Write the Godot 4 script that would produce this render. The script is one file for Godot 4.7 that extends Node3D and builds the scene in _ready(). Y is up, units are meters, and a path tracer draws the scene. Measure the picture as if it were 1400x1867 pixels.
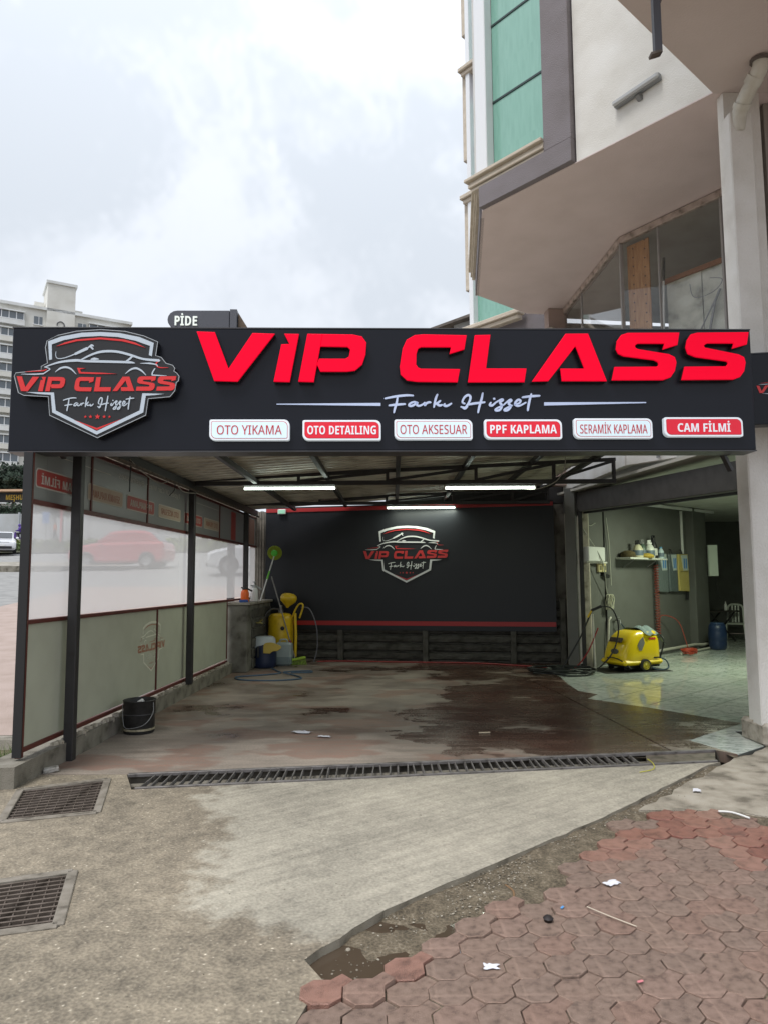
extends Node3D
# A car-wash bay under a signboard at the corner of a building, on an overcast day.
# Metres, y up. The camera stands at (0, 1.6, 0) and looks along -z.

class MB:
	var v := PackedVector3Array()
	var n := PackedVector3Array()
	var uv := PackedVector2Array()
	var uo := Vector2.ZERO          # planar uv: (x - uo.x) * us.x, (z - uo.y) * us.y
	var us := Vector2.ONE
	func put(p: Vector3, nn: Vector3) -> void:
		v.append(p)
		n.append(nn)
		uv.append(Vector2((p.x - uo.x) * us.x, (p.z - uo.y) * us.y))
	func tri(a: Vector3, b: Vector3, c: Vector3, out: Vector3) -> void:
		var nn := (c - a).cross(b - a)
		if nn.length_squared() < 1e-16:
			return
		nn = nn.normalized()
		if nn.dot(out) < 0.0:
			put(a, -nn); put(c, -nn); put(b, -nn)
		else:
			put(a, nn); put(b, nn); put(c, nn)
	func tris(a: Vector3, b: Vector3, c: Vector3, na: Vector3, nb: Vector3, nc: Vector3) -> void:
		var nn := (c - a).cross(b - a)
		if nn.dot(na + nb + nc) < 0.0:
			put(a, na); put(c, nc); put(b, nb)
		else:
			put(a, na); put(b, nb); put(c, nc)
	func quad(a: Vector3, b: Vector3, c: Vector3, d: Vector3, out: Vector3) -> void:
		tri(a, b, c, out)
		tri(a, c, d, out)
	func box(c: Vector3, s: Vector3, bs := Basis.IDENTITY, bev := 0.0) -> MB:
		var h := s * 0.5
		var b := minf(bev, minf(h.x, minf(h.y, h.z)) * 0.9)
		if b <= 0.0:
			for ax in 3:
				for sg in [-1.0, 1.0]:
					var i := (ax + 1) % 3
					var j := (ax + 2) % 3
					var ps := []
					for k in [[-1, -1], [1, -1], [1, 1], [-1, 1]]:
						var q := Vector3.ZERO
						q[ax] = sg * h[ax]
						q[i] = k[0] * h[i]
						q[j] = k[1] * h[j]
						ps.append(c + bs * q)
					var o := Vector3.ZERO
					o[ax] = sg
					quad(ps[0], ps[1], ps[2], ps[3], bs * o)
			return self
		# chamfered: fp(axis, signs) is the corner point that lies on the face of that axis
		var fp := func(ax: int, sx: float, sy: float, sz: float) -> Vector3:
			var q := Vector3(sx * (h.x - b), sy * (h.y - b), sz * (h.z - b))
			q[ax] += [sx, sy, sz][ax] * b
			return c + bs * q
		for ax in 3:
			var i := (ax + 1) % 3
			var j := (ax + 2) % 3
			for sg in [-1.0, 1.0]:
				var ps := []
				for k in [[-1.0, -1.0], [1.0, -1.0], [1.0, 1.0], [-1.0, 1.0]]:
					var s3 := [0.0, 0.0, 0.0]
					s3[ax] = sg
					s3[i] = k[0]
					s3[j] = k[1]
					ps.append(fp.call(ax, s3[0], s3[1], s3[2]))
				var o := Vector3.ZERO
				o[ax] = sg
				quad(ps[0], ps[1], ps[2], ps[3], bs * o)
			for a in [-1.0, 1.0]:
				for d in [-1.0, 1.0]:
					var s1 := [0.0, 0.0, 0.0]
					s1[i] = a
					s1[j] = d
					var s2 := s1.duplicate()
					s1[ax] = -1.0
					s2[ax] = 1.0
					var o := Vector3.ZERO
					o[i] = a
					o[j] = d
					quad(fp.call(i, s1[0], s1[1], s1[2]), fp.call(i, s2[0], s2[1], s2[2]), fp.call(j, s2[0], s2[1], s2[2]), fp.call(j, s1[0], s1[1], s1[2]), bs * o)
		for sx in [-1.0, 1.0]:
			for sy in [-1.0, 1.0]:
				for sz in [-1.0, 1.0]:
					tri(fp.call(0, sx, sy, sz), fp.call(1, sx, sy, sz), fp.call(2, sx, sy, sz), bs * Vector3(sx, sy, sz))
		return self
	func bar(a: Vector3, b: Vector3, w: float, d: float, up := Vector3.UP, bev := 0.0) -> MB:
		# a straight rectangular bar from a to b, w across, d along up
		var f := (b - a).normalized()
		var sd := f.cross(up)
		if sd.length() < 0.01:
			sd = f.cross(Vector3.RIGHT)
		sd = sd.normalized()
		var u := sd.cross(f).normalized()
		return box((a + b) * 0.5, Vector3(w, d, a.distance_to(b)), Basis(sd, u, -f), bev)
	func tube(pts: Array, r: float, sides := 8, r2 := -1.0, cap := true) -> MB:
		var cnt := pts.size()
		var rings := []
		var ns := []
		var f0: Vector3 = (pts[1] - pts[0]).normalized()
		var u := f0.cross(Vector3.UP if absf(f0.y) < 0.9 else Vector3.RIGHT).normalized()
		for i in cnt:
			var f: Vector3
			if i == 0:
				f = f0
			elif i == cnt - 1:
				f = (pts[i] - pts[i - 1]).normalized()
			else:
				f = (pts[i + 1] - pts[i - 1]).normalized()
			u = (u - f * u.dot(f)).normalized()
			var w := f.cross(u)
			var rr := r if r2 < 0.0 else lerpf(r, r2, float(i) / (cnt - 1))
			var ring := []
			var nr := []
			for k in sides:
				var a := TAU * k / sides
				var d := u * cos(a) + w * sin(a)
				ring.append(pts[i] + d * rr)
				nr.append(d)
			rings.append(ring)
			ns.append(nr)
		for i in cnt - 1:
			for k in sides:
				var l := (k + 1) % sides
				tris(rings[i][k], rings[i + 1][k], rings[i + 1][l], ns[i][k], ns[i + 1][k], ns[i + 1][l])
				tris(rings[i][k], rings[i + 1][l], rings[i][l], ns[i][k], ns[i + 1][l], ns[i][l])
		if cap:
			for e in [0, cnt - 1]:
				var o: Vector3 = (pts[0] - pts[1]) if e == 0 else (pts[cnt - 1] - pts[cnt - 2])
				for k in range(1, sides - 1):
					tri(rings[e][0], rings[e][k], rings[e][k + 1], o)
		return self
	func lathe(prof: Array, c: Vector3, sides := 16, bs := Basis.IDENTITY) -> MB:
		# prof: [radius, height] pairs; consecutive pairs that meet at a sharp angle are shaded flat between them
		for i in prof.size() - 1:
			var r0: float = prof[i][0]
			var y0: float = prof[i][1]
			var r1: float = prof[i + 1][0]
			var y1: float = prof[i + 1][1]
			var t := Vector2(r1 - r0, y1 - y0).normalized()
			var nr := Vector2(t.y, -t.x)
			var na := nr
			var nb := nr
			if i > 0:
				var tp := Vector2(r0 - prof[i - 1][0], y0 - prof[i - 1][1]).normalized()
				if tp.dot(t) > 0.6:
					na = (nr + Vector2(tp.y, -tp.x)).normalized()
			if i < prof.size() - 2:
				var tn := Vector2(prof[i + 2][0] - r1, prof[i + 2][1] - y1).normalized()
				if tn.dot(t) > 0.6:
					nb = (nr + Vector2(tn.y, -tn.x)).normalized()
			for k in sides:
				var a := TAU * k / sides
				var b := TAU * (k + 1) / sides
				var da := Vector3(cos(a), 0, sin(a))
				var db := Vector3(cos(b), 0, sin(b))
				var p00 := c + bs * (da * r0 + Vector3.UP * y0)
				var p01 := c + bs * (db * r0 + Vector3.UP * y0)
				var p10 := c + bs * (da * r1 + Vector3.UP * y1)
				var p11 := c + bs * (db * r1 + Vector3.UP * y1)
				var n00 := bs * (da * na.x + Vector3.UP * na.y)
				var n01 := bs * (db * na.x + Vector3.UP * na.y)
				var n10 := bs * (da * nb.x + Vector3.UP * nb.y)
				var n11 := bs * (db * nb.x + Vector3.UP * nb.y)
				if r0 > 1e-5:
					put3(p00, p10, p01, n00, n10, n01)
				if r1 > 1e-5:
					put3(p01, p10, p11, n01, n10, n11)
		return self
	func put3(a, b, c, na, nb, nc) -> void:
		tris(a, b, c, na, nb, nc)
	func prism(poly: PackedVector2Array, z0: float, z1: float, xf := Transform3D.IDENTITY, bev := 0.0, back := true) -> MB:
		var p := poly.duplicate()
		var area := 0.0
		for i in p.size():
			area += p[i].cross(p[(i + 1) % p.size()])
		if area < 0.0:
			p.reverse()
		var idx := Geometry2D.triangulate_polygon(p)
		var top := p
		if bev > 0.0:
			top = PackedVector2Array()
			for i in p.size():
				var e0 := (p[i] - p[(i + p.size() - 1) % p.size()]).normalized()
				var e1 := (p[(i + 1) % p.size()] - p[i]).normalized()
				var m := Vector2(-e0.y, e0.x) + Vector2(-e1.y, e1.x)
				top.append(p[i] + m / maxf(m.length_squared() * 0.5, 0.6) * bev)
		var zt := z1 - bev * signf(z1 - z0)
		var fw := xf.basis * Vector3(0, 0, signf(z1 - z0))
		for i in range(0, idx.size(), 3):
			tri(xf * v3(top[idx[i]], z1), xf * v3(top[idx[i + 1]], z1), xf * v3(top[idx[i + 2]], z1), fw)
			if back:
				tri(xf * v3(p[idx[i]], z0), xf * v3(p[idx[i + 1]], z0), xf * v3(p[idx[i + 2]], z0), -fw)
		for i in p.size():
			var j := (i + 1) % p.size()
			var e := p[j] - p[i]
			var o := xf.basis * Vector3(e.y, -e.x, 0)
			quad(xf * v3(p[i], z0), xf * v3(p[j], z0), xf * v3(p[j], zt), xf * v3(p[i], zt), o)
			if bev > 0.0:
				quad(xf * v3(p[i], zt), xf * v3(p[j], zt), xf * v3(top[j], z1), xf * v3(top[i], z1), o + fw * 0.3)
		return self
	func v3(q: Vector2, z: float) -> Vector3:
		return Vector3(q.x, q.y, z)
	func ribbon(pts: Array, ws: Array, z0: float, z1: float, xf := Transform3D.IDENTITY, closed_ends := true) -> MB:
		# a raised stroke along 2-D points with a width at each point
		var l := []
		var r := []
		for i in pts.size():
			var a: Vector2 = pts[maxi(i - 1, 0)]
			var b: Vector2 = pts[mini(i + 1, pts.size() - 1)]
			var t := (b - a).normalized()
			var s: Vector2 = Vector2(-t.y, t.x) * (float(ws[i]) * 0.5)
			l.append(pts[i] + s)
			r.append(pts[i] - s)
		var fw := xf.basis * Vector3(0, 0, 1)
		for i in pts.size() - 1:
			quad(xf * v3(l[i], z1), xf * v3(l[i + 1], z1), xf * v3(r[i + 1], z1), xf * v3(r[i], z1), fw)
			var t: Vector2 = pts[i + 1] - pts[i]
			var o := xf.basis * Vector3(-t.y, t.x, 0)
			quad(xf * v3(l[i], z0), xf * v3(l[i + 1], z0), xf * v3(l[i + 1], z1), xf * v3(l[i], z1), o)
			quad(xf * v3(r[i], z0), xf * v3(r[i + 1], z0), xf * v3(r[i + 1], z1), xf * v3(r[i], z1), -o)
		if closed_ends:
			for e in [0, pts.size() - 1]:
				var q := [pts[0], pts[1]] if e == 0 else [pts[e], pts[e - 1]]
				var d: Vector2 = (q[0] - q[1]).normalized()
				var tip: Vector2 = q[0] + d * (ws[e] * 0.45)
				tri(xf * v3(l[e], z1), xf * v3(r[e], z1), xf * v3(tip, z1), fw)
				for s in [l[e], r[e]]:
					quad(xf * v3(s, z0), xf * v3(tip, z0), xf * v3(tip, z1), xf * v3(s, z1), xf.basis * Vector3(d.x, d.y, 0))
		return self
	func sheet(poly: PackedVector2Array, y: float, depth := 0.0) -> MB:
		# a flat piece of ground in x, z at height y, with an edge that goes down by depth
		var idx := Geometry2D.triangulate_polygon(poly)
		for i in range(0, idx.size(), 3):
			tri(Vector3(poly[idx[i]].x, y, poly[idx[i]].y), Vector3(poly[idx[i + 1]].x, y, poly[idx[i + 1]].y), Vector3(poly[idx[i + 2]].x, y, poly[idx[i + 2]].y), Vector3.UP)
		if depth > 0.0:
			var c := Vector2.ZERO
			var area := 0.0
			for i in poly.size():
				area += poly[i].cross(poly[(i + 1) % poly.size()])
			for i in poly.size():
				var a := poly[i]
				var b := poly[(i + 1) % poly.size()]
				var e := b - a
				var o := Vector3(e.y, 0, -e.x) * signf(area)
				quad(Vector3(a.x, y, a.y), Vector3(b.x, y, b.y), Vector3(b.x, y - depth, b.y), Vector3(a.x, y - depth, a.y), o)
		return self
	func mesh() -> ArrayMesh:
		var a := []
		a.resize(Mesh.ARRAY_MAX)
		a[Mesh.ARRAY_VERTEX] = v
		a[Mesh.ARRAY_NORMAL] = n
		a[Mesh.ARRAY_TEX_UV] = uv
		var m := ArrayMesh.new()
		m.add_surface_from_arrays(Mesh.PRIMITIVE_TRIANGLES, a)
		return m

var T := {}      # textures
var M := {}      # materials
var used := {}   # names taken at top level
var rng := RandomNumberGenerator.new()

func numbered(called: String) -> String:
	var k: int = used.get(called, 0)
	used[called] = k + 1
	return called if k == 0 else "%s_%03d" % [called, k]

func tag(o: Node, label: String, category: String, group := "") -> Node:
	o.set_meta("label", label)
	o.set_meta("category", category)
	if group:
		o.set_meta("group", group)
	return o

func thing(called: String, label: String, category: String, group := "", at := Transform3D.IDENTITY) -> Node3D:
	var o := Node3D.new()
	o.name = numbered(called)
	add_child(o)
	o.transform = at
	tag(o, label, category, group)
	return o

func part(called: String, m: Variant, mat: Material, parent: Node, label := "") -> MeshInstance3D:
	var o := MeshInstance3D.new()
	o.name = called
	o.mesh = m.mesh() if m is MB else m
	o.material_override = mat
	parent.add_child(o, true)
	if label:
		o.set_meta("label", label)
	return o

func single(called: String, m: Variant, mat: Material, label: String, category: String, group := "") -> MeshInstance3D:
	var o := part(numbered(called), m, mat, self)
	tag(o, label, category, group)
	return o

func structure(called: String, m: Variant, mat: Material) -> MeshInstance3D:
	var o := part(numbered(called), m, mat, self)
	o.set_meta("kind", "structure")
	return o

func at(x: float, y: float, z: float, turn := 0.0) -> Transform3D:
	return Transform3D(Basis(Vector3.UP, turn), Vector3(x, y, z))

func yaw(a: float) -> Basis:
	return Basis(Vector3.UP, a)

func poly(a: Array) -> PackedVector2Array:
	var p := PackedVector2Array()
	for i in range(0, a.size(), 2):
		p.append(Vector2(a[i], a[i + 1]))
	return p

func smooth(pts: Array, steps := 4) -> Array:
	# a Catmull-Rom curve through points (Vector2 or Vector3)
	var out := []
	for i in pts.size() - 1:
		var p0 = pts[maxi(i - 1, 0)]
		var p1 = pts[i]
		var p2 = pts[i + 1]
		var p3 = pts[mini(i + 2, pts.size() - 1)]
		for k in steps:
			var t := float(k) / steps
			out.append((p1 * 2.0 + (p2 - p0) * t + (p0 * 2.0 - p1 * 5.0 + p2 * 4.0 - p3) * t * t + (p1 * 3.0 - p0 - p2 * 3.0 + p3) * t * t * t) * 0.5)
	out.append(pts[-1])
	return out

func same(w: float, n: int) -> Array:
	var a := []
	for i in n:
		a.append(w)
	return a

# ---------------------------------------------------------------- textures and materials
func field(seed_: int, freq: float, oct: int, w: int, h: int, kind := FastNoiseLite.TYPE_SIMPLEX_SMOOTH, seamless := false) -> PackedByteArray:
	var f := FastNoiseLite.new()
	f.seed = seed_
	f.noise_type = kind
	f.frequency = freq
	f.fractal_octaves = oct
	f.fractal_type = FastNoiseLite.FRACTAL_FBM if oct > 1 else FastNoiseLite.FRACTAL_NONE
	var im := f.get_seamless_image(w, h) if seamless else f.get_image(w, h)
	im.convert(Image.FORMAT_L8)
	return im.get_data()

func ramp_tex(data: PackedByteArray, w: int, h: int, stops: Array) -> ImageTexture:
	# stops: [position 0..1, Color linear]; a colour texture looked up from a field
	var lut := PackedByteArray()
	lut.resize(768)
	for i in 256:
		var t := i / 255.0
		var c: Color = stops[-1][1]
		for k in stops.size() - 1:
			if t <= stops[k + 1][0]:
				c = stops[k][1].lerp(stops[k + 1][1], clampf((t - stops[k][0]) / (stops[k + 1][0] - stops[k][0]), 0, 1))
				break
		c = c.linear_to_srgb()
		lut[i * 3] = int(clampf(c.r, 0, 1) * 255)
		lut[i * 3 + 1] = int(clampf(c.g, 0, 1) * 255)
		lut[i * 3 + 2] = int(clampf(c.b, 0, 1) * 255)
	var out := PackedByteArray()
	out.resize(w * h * 3)
	for i in w * h:
		var d := data[i] * 3
		out[i * 3] = lut[d]
		out[i * 3 + 1] = lut[d + 1]
		out[i * 3 + 2] = lut[d + 2]
	return ImageTexture.create_from_image(Image.create_from_data(w, h, false, Image.FORMAT_RGB8, out))

func grey_tex(data: PackedByteArray, w: int, h: int) -> ImageTexture:
	return ImageTexture.create_from_image(Image.create_from_data(w, h, false, Image.FORMAT_L8, data))

func lin(r: float, g: float, b: float, a := 1.0) -> Color:
	var c := Color(r, g, b).linear_to_srgb()
	c.a = a
	return c

func mat(c: Color, rough := 0.7, o := {}) -> StandardMaterial3D:
	# c is linear
	var m := StandardMaterial3D.new()
	m.albedo_color = lin(c.r, c.g, c.b, c.a)
	m.roughness = rough
	m.metallic = o.get("metal", 0.0)
	if o.has("spec"):
		m.metallic_specular = o.spec
	if o.has("tex"):
		m.albedo_texture = T[o.tex]
	if o.has("bump"):
		m.heightmap_enabled = true
		m.heightmap_texture = T[o.bump]
		m.heightmap_scale = o.get("depth", 0.2)
	if o.has("rtex"):
		m.roughness_texture = T[o.rtex]
		m.roughness_texture_channel = BaseMaterial3D.TEXTURE_CHANNEL_RED
	if o.has("scale"):
		m.uv1_triplanar = true
		m.uv1_world_triplanar = o.get("world", true)
		m.uv1_scale = Vector3.ONE * o.scale if o.scale is float else o.scale
		m.uv1_triplanar_sharpness = 6.0
	if o.has("emit"):
		m.emission_enabled = true
		m.emission = lin(o.emit.r, o.emit.g, o.emit.b)
		m.emission_energy_multiplier = o.get("power", 1.0)
	if o.has("coat"):
		m.clearcoat_enabled = true
		m.clearcoat = o.coat
		m.clearcoat_roughness = 0.08
	if o.has("back"):
		m.backlight_enabled = true
		m.backlight = Color(o.back, o.back, o.back)
	if c.a < 1.0:
		m.transparency = BaseMaterial3D.TRANSPARENCY_ALPHA
	m.cull_mode = BaseMaterial3D.CULL_DISABLED
	return m

func text(called: String, s: String, parent: Node, mat_: Material, xf: Transform3D, cap: float, width: float, depth: float, bold := true, label := "") -> MeshInstance3D:
	# lettering of a given cap height, squeezed or stretched to a given width, centred on xf
	var f := SystemFont.new()
	f.font_names = PackedStringArray(["Droid Sans"])
	f.font_weight = 700 if bold else 400
	var t := TextMesh.new()
	t.text = s
	t.font = f
	t.font_size = 64
	t.pixel_size = cap / (64.0 * 0.714)
	t.depth = depth
	t.curve_step = 1.0
	var o := MeshInstance3D.new()
	o.name = called
	o.mesh = t
	o.material_override = mat_
	parent.add_child(o, true)
	var bb := t.get_aabb()
	var k := width / maxf(bb.size.x, 0.001) if width > 0.0 else 1.0
	var c := bb.get_center()
	o.transform = xf * Transform3D(Basis.from_scale(Vector3(k, 1, 1)), Vector3(-c.x * k, -c.y, 0))
	if label:
		o.set_meta("label", label)
	return o

func make_textures() -> void:
	var S := 512
	var a := field(11, 0.012, 5, S, S, FastNoiseLite.TYPE_SIMPLEX_SMOOTH, true)
	T.mottle = ramp_tex(a, S, S, [[0.0, Color(0.62, 0.62, 0.62)], [0.5, Color(0.86, 0.86, 0.86)], [1.0, Color(1, 1, 1)]])
	T.mottle_h = grey_tex(a, S, S)
	var g := field(12, 0.22, 3, S, S, FastNoiseLite.TYPE_SIMPLEX_SMOOTH, true)
	T.grain_h = grey_tex(g, S, S)
	T.grain = ramp_tex(g, S, S, [[0.0, Color(0.55, 0.55, 0.55)], [0.45, Color(0.85, 0.85, 0.85)], [1.0, Color(1, 1, 1)]])
	# plaster: soft blotches with faint grain
	var p := PackedByteArray()
	p.resize(S * S)
	var b := field(13, 0.006, 4, S, S, FastNoiseLite.TYPE_SIMPLEX_SMOOTH, true)
	for i in S * S:
		p[i] = clampi(int(b[i] * 0.55 + a[i] * 0.3 + g[i] * 0.15), 0, 255)
	T.plaster = ramp_tex(p, S, S, [[0.15, Color(0.76, 0.74, 0.70)], [0.5, Color(0.92, 0.91, 0.89)], [0.8, Color(1, 1, 1)]])
	T.plaster_soft = ramp_tex(p, S, S, [[0.2, Color(0.90, 0.895, 0.885)], [0.5, Color(0.96, 0.96, 0.955)], [0.8, Color(1, 1, 1)]])
	# rough dirty concrete with dark stains
	T.stain = ramp_tex(p, S, S, [[0.25, Color(0.35, 0.33, 0.3)], [0.42, Color(0.72, 0.7, 0.66)], [0.6, Color(0.92, 0.9, 0.87)], [0.8, Color(1, 1, 1)]])
	# rust and flaking on painted steel
	T.steel = ramp_tex(p, S, S, [[0.2, Color(0.55, 0.42, 0.34)], [0.36, Color(0.85, 0.82, 0.8)], [0.6, Color(1, 1, 1)]])
	# fired paving brick: blotches, grain and dark pits
	var pv := PackedByteArray()
	pv.resize(S * S)
	for i in S * S:
		pv[i] = clampi(int(a[i] * 0.35 + b[i] * 0.2 + g[i] * 0.45), 0, 255)
	T.brick = ramp_tex(pv, S, S, [[0.28, Color(0.34, 0.32, 0.31)], [0.4, Color(0.74, 0.72, 0.7)], [0.55, Color(0.9, 0.88, 0.86)], [0.72, Color(1, 1, 1)]])
	# gravelly earth
	var c := field(14, 0.09, 2, S, S, FastNoiseLite.TYPE_CELLULAR, true)
	var e := PackedByteArray()
	e.resize(S * S)
	for i in S * S:
		e[i] = clampi(int(c[i] * 0.45 + a[i] * 0.35 + g[i] * 0.2), 0, 255)
	T.earth = ramp_tex(e, S, S, [[0.2, Color(0.07, 0.058, 0.042)], [0.4, Color(0.17, 0.145, 0.105)], [0.6, Color(0.28, 0.24, 0.18)], [0.85, Color(0.5, 0.46, 0.38)]])
	T.earth_h = grey_tex(e, S, S)
	# wood grain, long in v
	var w := PackedByteArray()
	w.resize(S * S)
	var f := FastNoiseLite.new()
	f.seed = 15
	f.frequency = 0.02
	f.fractal_octaves = 4
	for y in S:
		for x in S:
			w[y * S + x] = int(clampf(0.5 + 0.5 * f.get_noise_2d(x * 2.4, y * 0.22), 0, 1) * 255)
	T.wood = ramp_tex(w, S, S, [[0.2, Color(0.6, 0.55, 0.5)], [0.5, Color(0.85, 0.83, 0.8)], [0.8, Color(1, 1, 1)]])
	T.blind = ramp_tex(w, S, S, [[0.2, Color(0.80, 0.86, 0.84)], [0.5, Color(0.92, 0.95, 0.94)], [0.8, Color(1, 1, 1)]])
	# marble veins
	var f2 := FastNoiseLite.new()
	f2.seed = 16
	f2.frequency = 0.008
	f2.fractal_octaves = 5
	f2.domain_warp_enabled = true
	f2.domain_warp_amplitude = 40.0
	var ma := PackedByteArray()
	ma.resize(S * S)
	for y in S:
		for x in S:
			ma[y * S + x] = int(clampf(absf(f2.get_noise_2d(x, y * 2.2)) * 2.2, 0, 1) * 255)
	T.marble = ramp_tex(ma, S, S, [[0.0, Color(0.5, 0.52, 0.5)], [0.25, Color(0.85, 0.87, 0.85)], [0.7, Color(1, 1, 1)]])

func make_materials() -> void:
	M.black = mat(Color(0.012, 0.012, 0.013), 0.5)
	M.rubber = mat(Color(0.018, 0.018, 0.018), 0.75)
	M.white = mat(Color(0.72, 0.72, 0.7), 0.45)
	M.offwhite = mat(Color(0.62, 0.6, 0.55), 0.6)
	M.steel_dark = mat(Color(0.026, 0.025, 0.026), 0.5, {tex = "steel", scale = 0.9, bump = "grain_h", depth = 0.03})
	M.steel_red = mat(Color(0.11, 0.022, 0.016), 0.55, {tex = "steel", scale = 0.8})
	M.galv = mat(Color(0.32, 0.32, 0.32), 0.45, {metal = 0.6, tex = "mottle", scale = 2.0})
	M.rusty = mat(Color(0.17, 0.14, 0.12), 0.6, {metal = 0.5, tex = "stain", scale = 2.1})
	M.drain_steel = mat(Color(0.19, 0.18, 0.18), 0.55, {metal = 0.35, tex = "stain", scale = 1.7})
	M.concrete = mat(Color(0.36, 0.34, 0.30), 0.85, {tex = "stain", scale = 0.55, bump = "grain_h", depth = 0.4})
	M.concrete_dark = mat(Color(0.2, 0.19, 0.17), 0.85, {tex = "stain", scale = 0.6, bump = "grain_h", depth = 0.4})
	M.kerb = mat(Color(0.25, 0.235, 0.20), 0.9, {tex = "stain", scale = 0.9, bump = "grain_h", depth = 0.5})
	M.earth = mat(Color(0.60, 0.565, 0.51), 0.92, {tex = "earth", scale = 1.3, bump = "earth_h", depth = 1.2})
	M.sign_board = mat(Color(0.0085, 0.0095, 0.015), 0.30, {spec = 0.36})
	M.sign_edge = mat(Color(0.05, 0.05, 0.055), 0.4)
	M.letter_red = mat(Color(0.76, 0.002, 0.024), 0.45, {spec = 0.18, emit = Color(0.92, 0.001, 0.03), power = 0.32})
	M.letter_side = mat(Color(0.02, 0.018, 0.02), 0.35)
	M.logo_red = mat(Color(0.72, 0.03, 0.03), 0.35)
	M.logo_silver = mat(Color(0.55, 0.62, 0.70), 0.35)
	M.logo_plate = mat(Color(0.012, 0.012, 0.014), 0.4)
	M.logo_rim = mat(Color(0.42, 0.45, 0.48), 0.4)
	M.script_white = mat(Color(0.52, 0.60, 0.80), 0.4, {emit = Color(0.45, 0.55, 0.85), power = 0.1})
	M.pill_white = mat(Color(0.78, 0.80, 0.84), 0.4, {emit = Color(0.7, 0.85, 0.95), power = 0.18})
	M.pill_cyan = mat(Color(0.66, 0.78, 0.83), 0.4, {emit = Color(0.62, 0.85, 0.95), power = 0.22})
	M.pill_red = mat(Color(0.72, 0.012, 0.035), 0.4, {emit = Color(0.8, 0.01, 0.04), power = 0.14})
	M.ink_red = mat(Color(0.6, 0.02, 0.035), 0.5)
	M.pvc = mat(Color(0.62, 0.60, 0.54), 0.4, {tex = "plaster", scale = 1.5})
	M.tube_glow = mat(Color(0.9, 0.95, 0.9), 0.5, {emit = Color(0.86, 1.0, 0.88), power = 8.0})

func make_sky() -> Sky:
	var w := 1024
	var h := 512
	var f := FastNoiseLite.new()
	f.seed = 5
	f.frequency = 1.15
	f.fractal_octaves = 5
	f.fractal_gain = 0.5
	f.domain_warp_enabled = true
	f.domain_warp_amplitude = 0.55
	f.domain_warp_frequency = 0.9
	var px := PackedFloat32Array()
	px.resize(w * h * 3)
	for y in h:
		var el := PI * (0.5 - (y + 0.5) / h)
		for x in w:
			var az := TAU * (x + 0.5) / w
			var d := Vector3(cos(el) * sin(az), sin(el), cos(el) * cos(az))
			var k := (y * w + x) * 3
			if d.y < 0.0:
				px[k] = 0.26
				px[k + 1] = 0.26
				px[k + 2] = 0.26
				continue
			# clouds on a flat layer: stretched towards the horizon
			var q := Vector3(d.x, d.y * 1.9, d.z) / (0.45 + d.y)
			var c := f.get_noise_3dv(q)
			var t := smoothstep(-0.26, 0.26, c)
			var base := lerpf(0.61, 0.94, smoothstep(0.35, 1.0, d.y))
			var lo := Vector3(0.80, 0.865, 0.955)
			var hi := Vector3(0.975, 1.03, 1.12)
			var col := lo.lerp(hi, t) * base
			px[k] = col.x
			px[k + 1] = col.y
			px[k + 2] = col.z
	var im := Image.create_from_data(w, h, false, Image.FORMAT_RGBF, px.to_byte_array())
	var pm := PanoramaSkyMaterial.new()
	pm.panorama = ImageTexture.create_from_image(im)
	var s := Sky.new()
	s.sky_material = pm
	return s

# ---------------------------------------------------------------- the ground
const SLOPE := 0.085
func street_y(z: float) -> float:
	# the street climbs away from the camera behind the bay
	return 0.03 + SLOPE * clampf(-z - 7.0, 0.0, 78.0)

func grid_sheet(x0: float, x1: float, z0: float, z1: float, nx: int, nz: int, hf: Callable) -> MB:
	var b := MB.new()
	for i in nx:
		for j in nz:
			var xa := lerpf(x0, x1, float(i) / nx)
			var xb := lerpf(x0, x1, float(i + 1) / nx)
			var za := lerpf(z0, z1, float(j) / nz)
			var zb := lerpf(z0, z1, float(j + 1) / nz)
			if hf.call(xa, za) < -5.0 or hf.call(xb, zb) < -5.0 or hf.call(xa, zb) < -5.0 or hf.call(xb, za) < -5.0:
				continue
			b.quad(Vector3(xa, hf.call(xa, za), za), Vector3(xb, hf.call(xb, za), za), Vector3(xb, hf.call(xb, zb), zb), Vector3(xa, hf.call(xa, zb), zb), Vector3.UP)
	return b

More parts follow.
